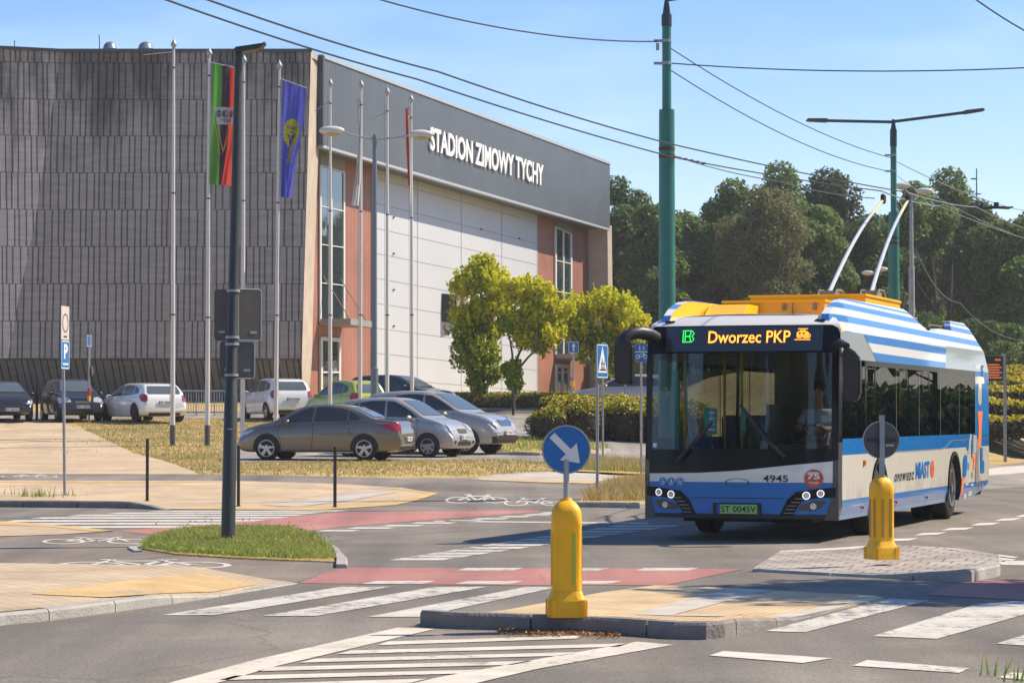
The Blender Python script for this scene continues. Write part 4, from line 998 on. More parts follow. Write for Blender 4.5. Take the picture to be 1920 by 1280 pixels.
Vq, Fq = leafquads(Cw, Nw, .022, .5); o = npmesh('broadleaf_weeds', Vq, Fq, LM['grass_g']); tag(o, 'low broadleaf weeds and clover between the grass on the lamp post island', 'grass', kind='stuff')
C = []
for _ in range(200):
    i = rng.integers(0, len(P)); C.append((P[i][0], P[i][1], P[i][2] + rng.uniform(.10, .22)))
C = np.array(C); N = rng.normal(size=C.shape); N /= np.linalg.norm(N, axis=1)[:, None]; Vq, Fq = leafquads(C, N, .014)
o = npmesh('clover_heads', Vq, Fq, mat('clover', (.36, .28, .2), .8)); tag(o, 'small pale flower heads above the weeds', 'grass', kind='stuff')
# weeds on the far pavement and at the lower right corner
PP = []; HH = []
for px, py, k in ((58, 931, 26), (76, 932, 40), (93, 933, 10), (137, 930, 14), (4, 928, 12), (215, 826, 60), (170, 828, 70), (190, 830, 60), (105, 848, 20), (1882, 1268, 5), (1896, 1279, 6), (1910, 1264, 4)):
    b = gp(px, py)
    for _ in range(k):
        s_ = .5 if py < 900 else (.14 if py < 1000 else .05); x, y = b.x + rng.normal() * s_, b.y + rng.normal() * s_; PP.append((x, y, gz(x, y) + .01)); HH.append(rng.uniform(.05, .16) if py > 1000 else rng.uniform(.06, .28) if py > 900 else rng.uniform(.03, .1))
blades('weeds', PP, HH, .010, 'grass_g', 'small weeds sprouting from paving joints', lean=.3)
# unseen hedge across the road, added for the bus windows to reflect
bl_ = []
for k in range(26):
    y_ = 44 + k * 2.6; bl_.append((Vector((.2 * y_ + 6.5, y_, .9)), (1.6, 1.6, 1.3)))
shrubbery('reflection_hedge', 'dark hedge standing outside the picture on the right', 'hedge', bl_, None, 'dark', .16, .1, .25, base=Vector((15, 44, 0)))
# trees outside the picture: one inferred from its dappled shade, others added for reflections
tree('unseen_tree', 'leafy street tree standing outside the picture on the right', Vector((11.2, 26.5, 0)), 10.2, 2.3, 6.0, 'mid', nl=5200, lsize=.12, nclump=34, trunk_r=.16, limbs=9, lean=-.5, seed=91)
for i, (x, y) in enumerate(((-9, -8), (-19, -12), (-27, -6), (-33, -20), (-14, -24), (-45, -4), (4, -18), (24, 44), (27, 53), (31, 62), (34, 71), (38, 81), (43, 92), (48, 104), (54, 118), (60, 135))):
    tree('unseen_tree', 'leafy street tree standing outside the picture', Vector((x, y, 0)), 14 + i % 4, 4.6, 2.2, 'mid' if i % 2 else 'dark', nl=3500, lsize=.4, nclump=26, trunk_r=.2, limbs=5, group='street trees behind the camera', seed=200 + i)
# ------------------------------------------------------------------ cars
def paint(name, col, metal=.0, rough=.28, coat=1.0): return mat(name, col, rough, metal, coat=coat, var=.05, scale=.8)
M['tyre'] = mat('tyre_rubber', (.018, .018, .018), .85)
M['alloy'] = mat('alloy_rim', (.5, .5, .5), .3, .8)
M['hub'] = mat('hub_plastic', (.42, .42, .43), .4, .4)
M['trim'] = mat('black_plastic', (.022, .022, .023), .55)
M['lamp'] = mat('clear_lamp', (.62, .64, .66), .12, .35, coat=1)
M['lampred'] = mat('red_lamp', (.36, .012, .016), .15, coat=1)
M['orange_lamp'] = mat('orange_lamp', (.6, .15, .02), .3)
M['plate'] = mat('number_plate', (.66, .66, .63), .5)
M['plate_blue'] = mat('plate_blue', (.02, .07, .35), .5)
M['ink'] = mat('plate_ink', (.02, .02, .02), .6)
M['chrome'] = mat('chrome', (.6, .6, .6), .12, 1.0)
M['cabin'] = mat('cabin_dark', (.02, .02, .022), .8)
M['mirrorglass'] = mat('mirror_glass', (.5, .52, .55), .03, 1.0)
m, n, l, p = _nt('car_glass'); M['cglass'] = m
p.inputs['Base Color'].default_value = (.035, .042, .042, 1); p.inputs['Roughness'].default_value = .02; p.inputs['IOR'].default_value = 1.7
m, n, l, p = _nt('car_glass_sky'); M['cglass2'] = m
p.inputs['Base Color'].default_value = (.09, .11, .115, 1); p.inputs['Roughness'].default_value = .03; p.inputs['IOR'].default_value = 1.9

def interp(pts, x):
    if x <= pts[0][0]: return pts[0][1]
    if x >= pts[-1][0]: return pts[-1][1]
    for i in range(len(pts) - 1):
        if x <= pts[i + 1][0]:
            x0, y0 = pts[i]; x1, y1 = pts[i + 1]; t = (x - x0) / (x1 - x0 + 1e-9)
            m0 = (pts[i + 1][1] - pts[i - 1][1]) / (pts[i + 1][0] - pts[i - 1][0] + 1e-9) if i > 0 else (y1 - y0) / (x1 - x0 + 1e-9)
            m1 = (pts[i + 2][1] - y0) / (pts[i + 2][0] - x0 + 1e-9) if i < len(pts) - 2 else (y1 - y0) / (x1 - x0 + 1e-9)
            s = (y1 - y0) / (x1 - x0 + 1e-9)
            if s == 0: m0 = m1 = 0
            else:
                m0 = max(-3 * abs(s), min(3 * abs(s), m0)) if m0 * s > 0 else 0; m1 = max(-3 * abs(s), min(3 * abs(s), m1)) if m1 * s > 0 else 0
            h = x1 - x0
            return (2 * t ** 3 - 3 * t * t + 1) * y0 + (t ** 3 - 2 * t * t + t) * h * m0 + (-2 * t ** 3 + 3 * t * t) * y1 + (t ** 3 - t * t) * h * m1
# front of every car is +x; units metres
def car_body(S):
    L, W = S['L'], S['W']; top, belt, bot = S['top'], S['belt'], S['bot']; hx = L / 2
    N = 96; xs_ = [-hx * math.cos(math.pi * i / N) * 1.0 for i in range(N + 1)]
    xs_ = [(.55 * x + .45 * (-hx + L * i / N)) for i, x in enumerate(xs_)]
    rings = []
    for x in xs_:
        t = abs(x) / hx; f = (1 - t ** S.get('pn', 7) * (1 - S.get('nose', .80)))
        hw = W / 2 * f
        zt, zb, z0 = interp(top, x), interp(belt, x), interp(bot, x)
        zB = min(zb, zt - .045); zB = max(zB, z0 + .05)
        h = zt - zB; d = zB - z0
        up = sm(h / .55); rw = .90 - (.90 - S.get('roofw', .70)) * up
        P = [(0, z0), (.6, z0), (.90, z0 + .02 * d), (.955, z0 + .07 * d), (.98, z0 + .16 * d), (.992, z0 + .32 * d), (1.0, z0 + .52 * d), (.998, z0 + .66 * d), (.985, z0 + .80 * d), (.965, z0 + .90 * d), (.945, z0 + .97 * d), (.915, zB + .0)]
        for k in (.12, .3, .5, .7, .84): P.append((.905 + (rw - .905) * k - .0 + .03 * math.sin(math.pi * k) * up, zB + h * k * .93))
        P += [(rw * .965, zB + h * .93), (rw * .90, zB + h * .968), (rw * .75, zB + h * .985), (rw * .5, zB + h * .996), (rw * .25, zt), (0, zt)]
        rings.append([(x, a * hw, z) for a, z in P] + [(x, -a * hw, z) for a, z in reversed(P[1:-1])])
    k = len(rings[0]); mb = MB()
    mb.add([v for r in rings for v in r], [(i * k + j, i * k + (j + 1) % k, (i + 1) * k + (j + 1) % k, (i + 1) * k + j) for i in range(N) for j in range(k)] + [tuple(range(k)), tuple(range(N * k + k - 1, N * k - 1, -1))])
    return mb
def overlay(bvh, poly, axis, sgn, off, cell=.06, extra=None):
    """polygon laid on the body. axis 'y': poly in (x,z) seen from side sgn; axis 'x': poly in (y,z) seen from the end sgn"""
    us = [p[0] for p in poly]; vs_ = [p[1] for p in poly]
    V, F, _ = poly_grid(poly, arange(min(us), max(us), cell), arange(min(vs_), max(vs_), cell)); out = []; ok = []
    for u, v in V:
        if axis == 'y': o = Vector((u, 4 * sgn, v)); d = Vector((0, -sgn, 0))
        elif axis == 'x': o = Vector((6 * sgn, u, v)); d = Vector((-sgn, 0, 0))
        else: o = Vector((u, v, 5)); d = Vector((0, 0, -1))
        h = bvh.ray_cast(o, d)
        if h[0] is None:
            h2 = bvh.find_nearest(o + d * (3.2 if axis == 'y' else 4)); h = h2
        nn = h[1]
        if nn.dot(d) > 0: nn = -nn
        out.append(h[0] + nn * off)
    return out, F
def make_car(name, label, S, pos, head, group='parked cars in front of the hall', prot=None):
    t = thing(name, label, 'car', pos, R(head), group)
    C = S['col']; body = car_body(S); me = body.build('body', C, t, smooth=True); shade(me.data, 28)
    bvh = BVHTree.FromPolygons([Vector(v) for v in body.v], body.f)
    L, W = S['L'], S['W']; hx = L / 2
    def ov(nm, poly, axis, sgn, m, off=.008, parent=t, mirror=False):
        mb = MB()
        V, F = overlay(bvh, poly, axis, sgn, off); mb.add(V, F)
        if mirror: V, F = overlay(bvh, [(-a, b) for a, b in poly], axis, sgn, off); 
        o = mb.build(nm, m, parent); shade(o.data, 60); return o
    gl = S.get('glass', M['cglass'])
    for s in (1, -1):
        for poly in S['side_glass']:
            w = ov('side_window', poly, 'y', s, gl, .010)
            cx = sum(a for a, b in poly) / len(poly); cz = sum(b for a, b in poly) / len(poly)
        # window surround
        for xw in S['axles']:
            r = S['wr']; ov('wheel_arch', [(a, b) for a, b in circ(xw, r + .01, r + .065, n=26, a0=-12, a1=192)], 'y', s, S.get('arch', M['cabin']), .006)
            wy = s * (W / 2 - .115)
            mbw = MB(); wd = .20
            mbw.lathe([(r * .66, -wd / 2), (r * .93, -wd / 2), (r, -wd / 2 + .03), (r, wd / 2 - .03), (r * .93, wd / 2), (r * .66, wd / 2)], n=28, axis='Y', c=(xw, wy, r)); wh = mbw.build('wheel', M['tyre'], t, smooth=True)
            mbr = MB(); y1 = wy + s * (wd / 2 + .004)
            def rp(u, v, o_): return Vector((xw + u, y1 - s * .02 + s * o_, r + v))
            mbr.lathe([(r * .70, -.02), (r * .70, .012), (r * .64, .014), (r * .62, -.03)], n=26, axis='Y', c=(xw, y1, r), M=Matrix.Diagonal(Vector((1, s, 1))))
            ns = S.get('spokes', 5)
            for k in range(ns):
                a = 2 * math.pi * k / ns + .3; ca, sa = math.cos(a), math.sin(a); w0, w1 = (.030, .048) if ns <= 7 else (.02, .026)
                q = [(-w0, .04), (w0, .04), (w1, r * .66), (-w1, r * .66)]
                mbr.prism([(ca * v_ - sa * u_, sa * v_ + ca * u_) for u_, v_ in q], rp, .0, .022)
            mbr.prism(circ(0, 0, r * .2, n=14), rp, 0, .028); mbr.build('rim', S.get('rim', M['alloy']), wh)
            mbd = MB(); mbd.prism(circ(0, 0, r * .68, n=24), rp, -.03, -.022); mbd.build('brake_disc', M['cabin'], wh)
        # mirror
        mx, mz = S['mirror']; mb = MB()
        y0 = s * (W / 2 * .93); mb.sphere((mx, y0 + s * .13, mz), (.07, .115, .075), 12, 8); mb.cyl((mx + .02, y0 - s * .05, mz - .06), (mx + .01, y0 + s * .08, mz - .02), .025, n=8); mm = mb.build('mirror', S.get('mirc', C), t, smooth=True)
        mb = MB(); mb.prism(circ(0, 0, .075, .055, n=12), lambda u, v, w_: Vector((mx - .068 - w_, y0 + s * .135 + u, mz + v)), 0, .006); mb.build('mirror_glass', M['mirrorglass'], mm)
        for hxp, hz in S['handles']:
            mb = MB(); yy = bvh.ray_cast(Vector((hxp, 4 * s, hz)), Vector((0, -s, 0)))[0].y
            mb.box((hxp, yy + s * .012, hz), (.17, .03, .035)); mb.build('door_handle', S.get('hc', C), t, bevel=.008)
        # shut lines and sill
        mb = MB()
        for ln in S['lines']:
            for a, b in zip(ln, ln[1:]):
                d = Vector((b[0] - a[0], b[1] - a[1])); k = max(2, int(d.length / .07)); nn = Vector((-d.y, d.x)).normalized() * .006
                pts = []
                for i in range(k + 1):
                    q = Vector(a) + d * i / k; hh = bvh.ray_cast(Vector((q.x, 4 * s, q.y)), Vector((0, -s, 0)))
                    if hh[0] is None: continue
                    pts.append((hh[0] + Vector((nn.x, s * .004, nn.y)), hh[0] + Vector((-nn.x, s * .004, -nn.y))))
                for p_, q_ in zip(pts, pts[1:]): mb.add([p_[0], q_[0], q_[1], p_[1]], [(0, 1, 2, 3)])
        if mb.v: mb.build('door_gaps', M['cabin'], t)
        for nm, poly, mk in S.get('side_bits', []): ov(nm, poly, 'y', s, M[mk] if isinstance(mk, str) else mk, .012)
    for nm, poly, end, mk, mir in S['end_bits']:
        sg = 1 if end == 'f' else -1; mt = M[mk] if isinstance(mk, str) else mk; of = .012 if 'window' in nm or 'windshield' in nm else .016
        if nm == 'number_plate': of = .028
        ov(nm, poly, 'x', sg, mt, of)
        if mir: ov(nm, [(-a, b) for a, b in poly], 'x', sg, mt, of)
    # plates with characters
    for end, z, txt in S['plates']:
        sg = 1 if end == 'f' else -1; hh = bvh.ray_cast(Vector((6 * sg, 0, z)), Vector((-sg, 0, 0)))[0]; xx = hh.x + sg * .03
        mb = MB(); mb.box((xx, 0, z), (.03, .52, .114)); pp = mb.build('number_plate', M['plate'], t)
        def fn(u, v, o_): return Vector((xx + sg * (.016 + o_), sg * u, z + v))
        mb = MB(); flat(mb, fn, [(-.258, -.055), (-.215, -.055), (-.215, .055), (-.258, .055)], .001); mb.build('country_strip', M['plate_blue'], pp)
        mb = MB(); text_on(mb, txt, fn, -.2, .245, -.036, .036, .002, .01); mb.build('characters', M['ink'], pp)
    # windscreen furniture: steering wheel / seats hinted behind glass are hidden by dark tint
    return t
def std(L, W, H, col, **k):
    S = dict(L=L, W=W, col=col, wr=.31); S.update(k); return S
# generic silhouettes -------------------------------------------------
def sedan_spec(col):
    L, W = 4.44, 1.76
    return std(L, W, 1.47, col, axles=(1.38, -1.27), wr=.315, nose=.80, roofw=.70,
        top=[(-2.22, .62), (-2.19, .84), (-2.12, .99), (-2.0, 1.035), (-1.72, 1.06), (-1.50, 1.10), (-1.2, 1.25), (-.85, 1.395), (-.4, 1.462), (.05, 1.47), (.38, 1.43), (.7, 1.31), (1.02, 1.13), (1.25, 1.02), (1.6, .945), (1.95, .84), (2.12, .72), (2.19, .60), (2.22, .50)],
        belt=[(-2.22, .60), (-2.1, .88), (-1.6, .99), (-.8, .975), (.4, .94), (1.1, .90), (1.9, .76), (2.22, .5)],
        bot=[(-2.22, .42), (-2.1, .27), (-1.6, .21), (1.6, .20), (2.1, .24), (2.22, .34)],
        side_glass=[[(1.00, .985), (.18, 1.005), (.14, 1.375), (.28, 1.365), (.52, 1.28), (.8, 1.12)], [(.10, 1.007), (-.78, 1.03), (-.80, 1.30), (-.6, 1.36), (-.2, 1.40), (.06, 1.385)], [(-.84, 1.032), (-1.19, 1.06), (-1.0, 1.20), (-.84, 1.285)]],
        mirror=(.78, 1.0), handles=((-.02, .86), (-.88, .89)),
        lines=[[(.14, 1.0), (.12, .6), (.16, .26)], [(1.02, .95), (1.08, .7), (.98, .5), (1.0, .26)], [(-.82, 1.03), (-.86, .75), (-.98, .62), (-1.02, .6)]],
        side_bits=[('headlight', [(2.17, .66), (2.05, .735), (1.78, .80), (1.74, .76), (1.95, .66), (2.14, .60)], 'lamp'), ('tail_light', [(-2.17, .80), (-2.12, .955), (-1.92, .96), (-1.70, .93), (-1.78, .86), (-1.98, .76), (-2.15, .74)], 'lampred')],
        end_bits=[('rear_window', [(-.56, 1.13), (.56, 1.13), (.50, 1.26), (.44, 1.385), (-.44, 1.385), (-.50, 1.26)], 'r', 'cglass2', False), ('windshield', [(-.66, 1.06), (.66, 1.06), (.57, 1.25), (.50, 1.40), (-.50, 1.40), (-.57, 1.25)], 'f', 'cglass2', False),
                  ('tail_light', [(.52, .84), (.52, .945), (.70, .955), (.76, .86), (.74, .78)], 'r', 'lampred', True), ('bumper_insert', [(-.6, .27), (.6, .27), (.62, .36), (-.62, .36)], 'r', 'trim', False),
                  ('grille', [(-.45, .46), (.45, .46), (.5, .58), (-.5, .58)], 'f', 'trim', False), ('headlight', [(.5, .62), (.62, .72), (.74, .72), (.74, .60)], 'f', 'lamp', True)],
        plates=[('r', .56, 'ST 3021K'), ('f', .42, 'ST 3021K')])
def hatch_spec(col, L=3.66, W=1.66, H=1.50, wr=.30, txt='SK 6118A', **kw):
    a = L / 3.66; h = H / 1.50
    def X(q): return [(x * a, z * h) for x, z in q]
    S = std(L, W, H, col, axles=(1.13 * a, -1.24 * a), wr=wr, nose=.86, pn=9, roofw=.70,
        top=X([(-1.83, .62), (-1.80, .86), (-1.74, 1.02), (-1.62, 1.22), (-1.48, 1.39), (-1.3, 1.455), (-.8, 1.495), (-.2, 1.50), (.15, 1.46), (.45, 1.33), (.8, 1.11), (1.0, 1.00), (1.3, .92), (1.6, .80), (1.74, .68), (1.80, .58), (1.83, .48)]),
        belt=X([(-1.83, .60), (-1.7, .90), (-1.2, .97), (0, .94), (1.0, .88), (1.6, .72), (1.83, .48)]),
        bot=X([(-1.83, .42), (-1.72, .27), (-1.3, .21), (1.3, .20), (1.72, .22), (1.83, .32)]),
        side_glass=[X([(.80, .99), (-.10, 1.01), (-.14, 1.40), (.06, 1.39), (.34, 1.27), (.6, 1.12)]), X([(-.18, 1.012), (-.92, 1.03), (-.95, 1.36), (-.6, 1.405), (-.2, 1.405)]), X([(-1.0, 1.04), (-1.36, 1.10), (-1.30, 1.26), (-1.0, 1.36)])],
        mirror=(.62 * a, .98 * h), handles=((-.28 * a, .86 * h), (-.98 * a, .88 * h)),
        lines=[X([(-.14, 1.0), (-.14, .6), (-.1, .26)]), X([(.80, .95), (.84, .65), (.76, .26)]), X([(-.95, 1.0), (-.94, .75), (-.9, .6)])],
        side_bits=[('headlight', X([(1.74, .70), (1.6, .80), (1.36, .84), (1.30, .78), (1.46, .66), (1.68, .60)]), 'lamp'), ('tail_light', X([(-1.80, .84), (-1.76, .98), (-1.70, 1.06), (-1.56, 1.06), (-1.52, .96), (-1.66, .80), (-1.78, .76)]), 'lampred')],
        end_bits=[('rear_window', X([(-.50, 1.06), (.50, 1.06), (.52, 1.15), (.46, 1.36), (-.46, 1.36), (-.52, 1.15)]), 'r', 'cglass2', False), ('windshield', X([(-.60, 1.04), (.60, 1.04), (.56, 1.2), (.49, 1.42), (-.49, 1.42), (-.56, 1.2)]), 'f', 'cglass2', False),
                  ('tail_light', X([(.56, .78), (.54, 1.02), (.66, 1.04), (.70, .8)]), 'r', 'lampred', True), ('bumper_insert', X([(-.5, .26), (.5, .26), (.5, .36), (-.5, .36)]), 'r', 'trim', False),
                  ('grille', X([(-.24, .60), (.24, .60), (.28, .70), (-.28, .70)]), 'f', 'trim', False), ('lower_grille', X([(-.42, .30), (.42, .30), (.38, .40), (-.38, .40)]), 'f', 'trim', False), ('fog_lamp', X([(.50, .34), (.62, .34), (.62, .42), (.50, .42)]), 'f', 'trim', True),
                  ('headlight', X([(.40, .66), (.44, .80), (.60, .84), (.68, .78), (.66, .64)]), 'f', 'lamp', True)],
        plates=[('r', .74 * h, txt), ('f', .50 * h, txt)])
    S.update(kw); return S
def suv_spec(col, L=4.44, W=1.85, H=1.68, txt='ST 9042C', **kw):
    h = H / 1.66
    def X(q): return [(x * L / 4.44, z * h) for x, z in q]
    S = std(L, W, H, col, axles=(1.34, -1.30), wr=.355, nose=.78, pn=6, roofw=.72, spokes=10, arch=M['trim'],
        top=X([(-2.22, .75), (-2.19, 1.0), (-2.1, 1.14), (-1.98, 1.35), (-1.82, 1.52), (-1.6, 1.60), (-.9, 1.655), (-.2, 1.66), (.2, 1.60), (.55, 1.45), (.9, 1.24), (1.15, 1.12), (1.6, 1.03), (1.95, .92), (2.12, .80), (2.20, .66), (2.22, .58)]),
        belt=X([(-2.22, .74), (-2.05, 1.05), (-1.4, 1.12), (0, 1.08), (1.2, 1.0), (1.9, .84), (2.22, .56)]),
        bot=X([(-2.22, .50), (-2.1, .33), (-1.7, .26), (1.7, .25), (2.1, .28), (2.22, .40)]),
        side_glass=[X([(.92, 1.14), (.06, 1.15), (.0, 1.54), (.18, 1.53), (.48, 1.40), (.75, 1.25)]), X([(-.04, 1.152), (-.86, 1.17), (-.9, 1.52), (-.5, 1.565), (-.06, 1.55)]), X([(-.96, 1.175), (-1.55, 1.22), (-1.44, 1.36), (-.96, 1.51)])],
        mirror=(.74, 1.13), handles=((-.14, 1.0), (-1.0, 1.02)),
        lines=[X([(.03, 1.14), (.0, .7), (.04, .34)]), X([(.92, 1.1), (.96, .8), (.88, .34)]), X([(-.92, 1.15), (-.92, .9), (-.98, .75)])],
        side_bits=[('headlight', X([(2.12, .84), (1.98, .93), (1.66, 1.0), (1.62, .96), (1.86, .86), (2.08, .78)]), 'lamp'), ('tail_light', X([(-2.18, .98), (-2.1, 1.12), (-1.82, 1.14), (-1.84, 1.04), (-2.1, .94)]), 'lampred'), ('sill', X([(.85, .26), (-.85, .26), (-.85, .36), (.85, .36)]), 'trim')],
        end_bits=[('rear_window', X([(-.55, 1.2), (.55, 1.2), (.5, 1.5), (-.5, 1.5)]), 'r', 'cglass2', False), ('windshield', X([(-.70, 1.17), (.70, 1.17), (.64, 1.36), (.57, 1.58), (-.57, 1.58), (-.64, 1.36)]), 'f', 'cglass2', False),
                  ('grille', X([(-.36, .74), (.36, .74), (.42, .86), (.30, .90), (0, .87), (-.30, .90), (-.42, .86)]), 'f', 'chrome', False), ('grille_mesh', X([(-.33, .76), (.33, .76), (.38, .85), (.28, .88), (0, .85), (-.28, .88), (-.38, .85)]), 'f', 'trim', False),
                  ('lower_grille', X([(-.75, .30), (.75, .30), (.78, .46), (.55, .50), (-.55, .50), (-.78, .46)]), 'f', 'trim', False), ('fog_lamp', X([(.52, .56), (.76, .56), (.74, .66), (.55, .64)]), 'f', 'lamp', True),
                  ('headlight', X([(.46, .84), (.5, .9), (.7, .96), (.78, .94), (.74, .82)]), 'f', 'lamp', True), ('tail_light', X([(.55, .98), (.55, 1.1), (.78, 1.12), (.8, .98)]), 'r', 'lampred', True)],
        plates=[('f', .56 * h, txt), ('r', .82 * h, txt)])
    S.update(kw); return S
CP = {'bronze': paint('paint_bronze_grey', (.19, .16, .125), .45, .35), 'silver': paint('paint_silver', (.46, .42, .36), .35, .38), 'silver2': paint('paint_pale_silver', (.44, .405, .35), .3, .38), 'white': paint('paint_white', (.72, .72, .71)),
      'black': paint('paint_black', (.012, .011, .011)), 'brownblack': paint('paint_brown_black', (.022, .016, .014)), 'green': paint('paint_lime', (.36, .43, .02), .1), 'slate': paint('paint_dark_blue_grey', (.035, .04, .046), .4)}
def cpos(px, Y): return gx(px, Y)
make_car('parked_car', 'bronze grey sedan parked side-on behind the dry lawn, tail to the right', sedan_spec(CP['bronze']), cpos(613, 70.2), 180 - 13)
make_car('parked_car', 'small silver hatchback parked between the bronze sedan and the larger silver car', hatch_spec(CP['silver'], L=3.75, W=1.68, H=1.63, spokes=7, rim=M['hub'], txt='SK 6118A'), cpos(755, 73.4), -24)
make_car('parked_car', 'silver sport utility car with ten-spoke wheels, rightmost of the three in the near row', suv_spec(CP['silver2'], L=4.5, H=1.80), cpos(818, 76.2), -24)
make_car('parked_car', 'white hatchback seen from behind with red tail lamps, left of the tall flagpoles', hatch_spec(CP['white'], L=4.5, W=1.86, H=1.43, wr=.32, spokes=5, rim=M['cabin'], txt='ST 4502P'), cpos(266, 98), 90 + 30)
make_car('parked_car', 'small black hatchback facing the camera behind the red and yellow banded pole', hatch_spec(CP['brownblack'], L=3.75, W=1.70, H=1.56, txt='SK 72PE'), cpos(134, 99), -90 + 22)
make_car('parked_car', 'black sedan facing the camera, cut by the left edge of the picture', sedan_spec(CP['black']), cpos(4, 99), -90 + 20)
make_car('parked_car', 'white hatchback with a black rear window behind the bronze sedan', hatch_spec(CP['white'], L=4.0, W=1.74, H=1.55, spokes=5, txt='ST 61WK'), cpos(517, 100), 90 + 24)
make_car('parked_car', 'lime green hatchback parked in front of the red cladding', hatch_spec(CP['green'], L=3.64, W=1.6, H=1.58, txt='SK 30NT'), cpos(648, 96), 90 + 34)
make_car('parked_car', 'dark blue-grey car with its windscreen to the right, beside the lime green hatchback', suv_spec(CP['slate'], H=1.6, txt='ST 77KM'), cpos(752, 103.5), -28)
make_car('parked_car', 'pale silver car half hidden behind the juniper bed', suv_spec(CP['silver'], H=1.6, L=4.6, txt='ST 11RS'), cpos(1175, 104), 180 - 6)
# ------------------------------------------------------------------ trolleybus
BX, BY0, BYAW = 2.863, 33.915, .3358
BUS = thing('trolleybus', 'blue and white trolleybus with yellow roof boxes coming down the road', 'trolleybus', (BX, BY0, 0.004), -BYAW)
def bloc(p):   # world -> bus frame
    d = Vector(p) - Vector((BX, BY0, .004)); c, s = math.cos(BYAW), math.sin(BYAW); return Vector((d.x * c - d.y * s, d.x * s + d.y * c, d.z))
def SP(px, py, lat=1.275):
    r = ray(px, py); n_ = Vector((math.cos(BYAW), -math.sin(BYAW), 0)); P0 = Vector((BX, BY0, 0)); o = Vector((0, 0, CH))
    t = (n_.dot(P0 - o) + lat) / n_.dot(r); q = bloc(o + r * t); return q.y, q.z
def Z4(x, y, lat=1.275): return SP(1540 + x * .2187, 740 + y * .2187, lat)
def F_(x, z):
    a = abs(x) / 1.275; y = .17 * a ** 3.2
    if z > .9: y += .10 * min(1, (z - .9) / 1.5)
    if z > 2.4: y += .09 * (z - 2.4) / .35
    if z > 2.76: y += 4.6 * (z - 2.76) ** 1.35 
    return y
def ff(u, v, off): return Vector((u, F_(u, v) - off, v))
def fl(u, v, off): return Vector((lat_at(v) + off, u, v))
def fr_(u, v, off): return Vector((-lat_at(v) - off, u, v))
def lat_at(z):
    if z < .45: return 1.275 - .05 * (.45 - z) / .2
    if z < 2.33: return 1.275
    return 1.275 - .05 * (z - 2.33) / .35
CU = [i * .09 for i in range(-15, 16)]; CV = [.3 + i * .1 for i in range(30)]
M['b_blue'] = mat('bus_blue', (.001, .16, .48), .38, coat=.2); M['b_blue2'] = mat('bus_sky_blue', (.06, .25, .64), .35, coat=.6); M['b_white'] = mat('bus_cream_white', (.78, .75, .69), .3, coat=1, var=.04, scale=1.5)
M['b_black'] = mat('bus_gloss_black', (.01, .01, .012), .25, coat=.08, spec=.15); M['b_yellow'] = mat('bus_yellow', (.93, .53, .008), .4, coat=.5, var=.07, scale=2); M['b_silver'] = mat('bus_silver', (.50, .53, .54), .28, .3, coat=.6)
M['b_grey'] = mat('bus_pillar_grey', (.06, .058, .056), .4, coat=.3); M['b_mir'] = mat('mirror_black', (.022, .022, .023), .45); M['b_red'] = mat('sticker_red', (.58, .09, .05), .5); M['b_orange'] = mat('sticker_orange', (.82, .20, .06), .5); M['b_stone'] = mat('sticker_grey', (.22, .21, .2), .5)
M['b_int'] = mat('bus_interior', (.09, .09, .095), .8); M['b_intlight'] = mat('bus_ceiling', (.30, .30, .30), .7); M['b_turq'] = mat('turquoise_panel', (.03, .36, .31), .4); M['b_yel_pole'] = mat('yellow_grab_pole', (.75, .42, .02), .4)
M['sticker_blue'] = mat('sticker_blue', (.03, .22, .52), .5); M['sticker_white'] = mat('sticker_white', (.8, .8, .8), .5)
M['led_orange'] = mat('led_orange', (.9, .3, .02), .5, emit=((1.0, .33, .03), 1.6)); M['led_green'] = mat('led_green', (.05, .8, .1), .5, emit=((.03, .9, .12), 1.1)); M['led_white'] = mat('ring_lamp', (1, 1, 1), .4, emit=((1, .93, .9), .5))
M['wglass'] = glassmat('windscreen_glass', (.60, .64, .63), .045, .4); M['sglass'] = glassmat('tinted_side_glass', (.40, .43, .43), .075, .2); M['dglass'] = glassmat('display_glass', (.75, .75, .75), .05, .5)
# striped livery by height
m, n, l, p = _nt('bus_stripes'); M['b_stripe'] = m
tcx = n.new('ShaderNodeTexCoord'); sp_ = n.new('ShaderNodeSeparateXYZ'); l.new(tcx.outputs['Object'], sp_.inputs[0])
adj = node(n, 'ShaderNodeMath', operation='MULTIPLY_ADD', i1=.006); l.new(sp_.outputs['Y'], adj.inputs[0]); l.new(sp_.outputs['Z'], adj.inputs[2])
mr = node(n, 'ShaderNodeMapRange', i1=2.2, i2=3.2); l.new(adj.outputs[0], mr.inputs[0]); c_ = n.new('ShaderNodeValToRGB')
bl_c, wh_c = (.05, .23, .60), (.76, .76, .74)
rampset(c_, [(0, bl_c), (.265, wh_c), (.385, bl_c), (.50, wh_c), (.615, bl_c), (.705, wh_c), (.80, bl_c), (.875, wh_c), (.915, bl_c), (.945, wh_c)], 'CONSTANT')
l.new(mr.outputs[0], c_.inputs[0]); l.new(c_.outputs[0], p.inputs['Base Color']); p.inputs['Roughness'].default_value = .4; p.inputs['Coat Weight'].default_value = .6
m, n, l, p = _nt('bus_livery_reflection'); M['b_side'] = m
tcx = n.new('ShaderNodeTexCoord'); sp_ = n.new('ShaderNodeSeparateXYZ'); l.new(tcx.outputs['Object'], sp_.inputs[0])
c_ = n.new('ShaderNodeValToRGB'); mr = node(n, 'ShaderNodeMapRange', i1=0.0, i2=2.0); l.new(sp_.outputs['Z'], mr.inputs[0])
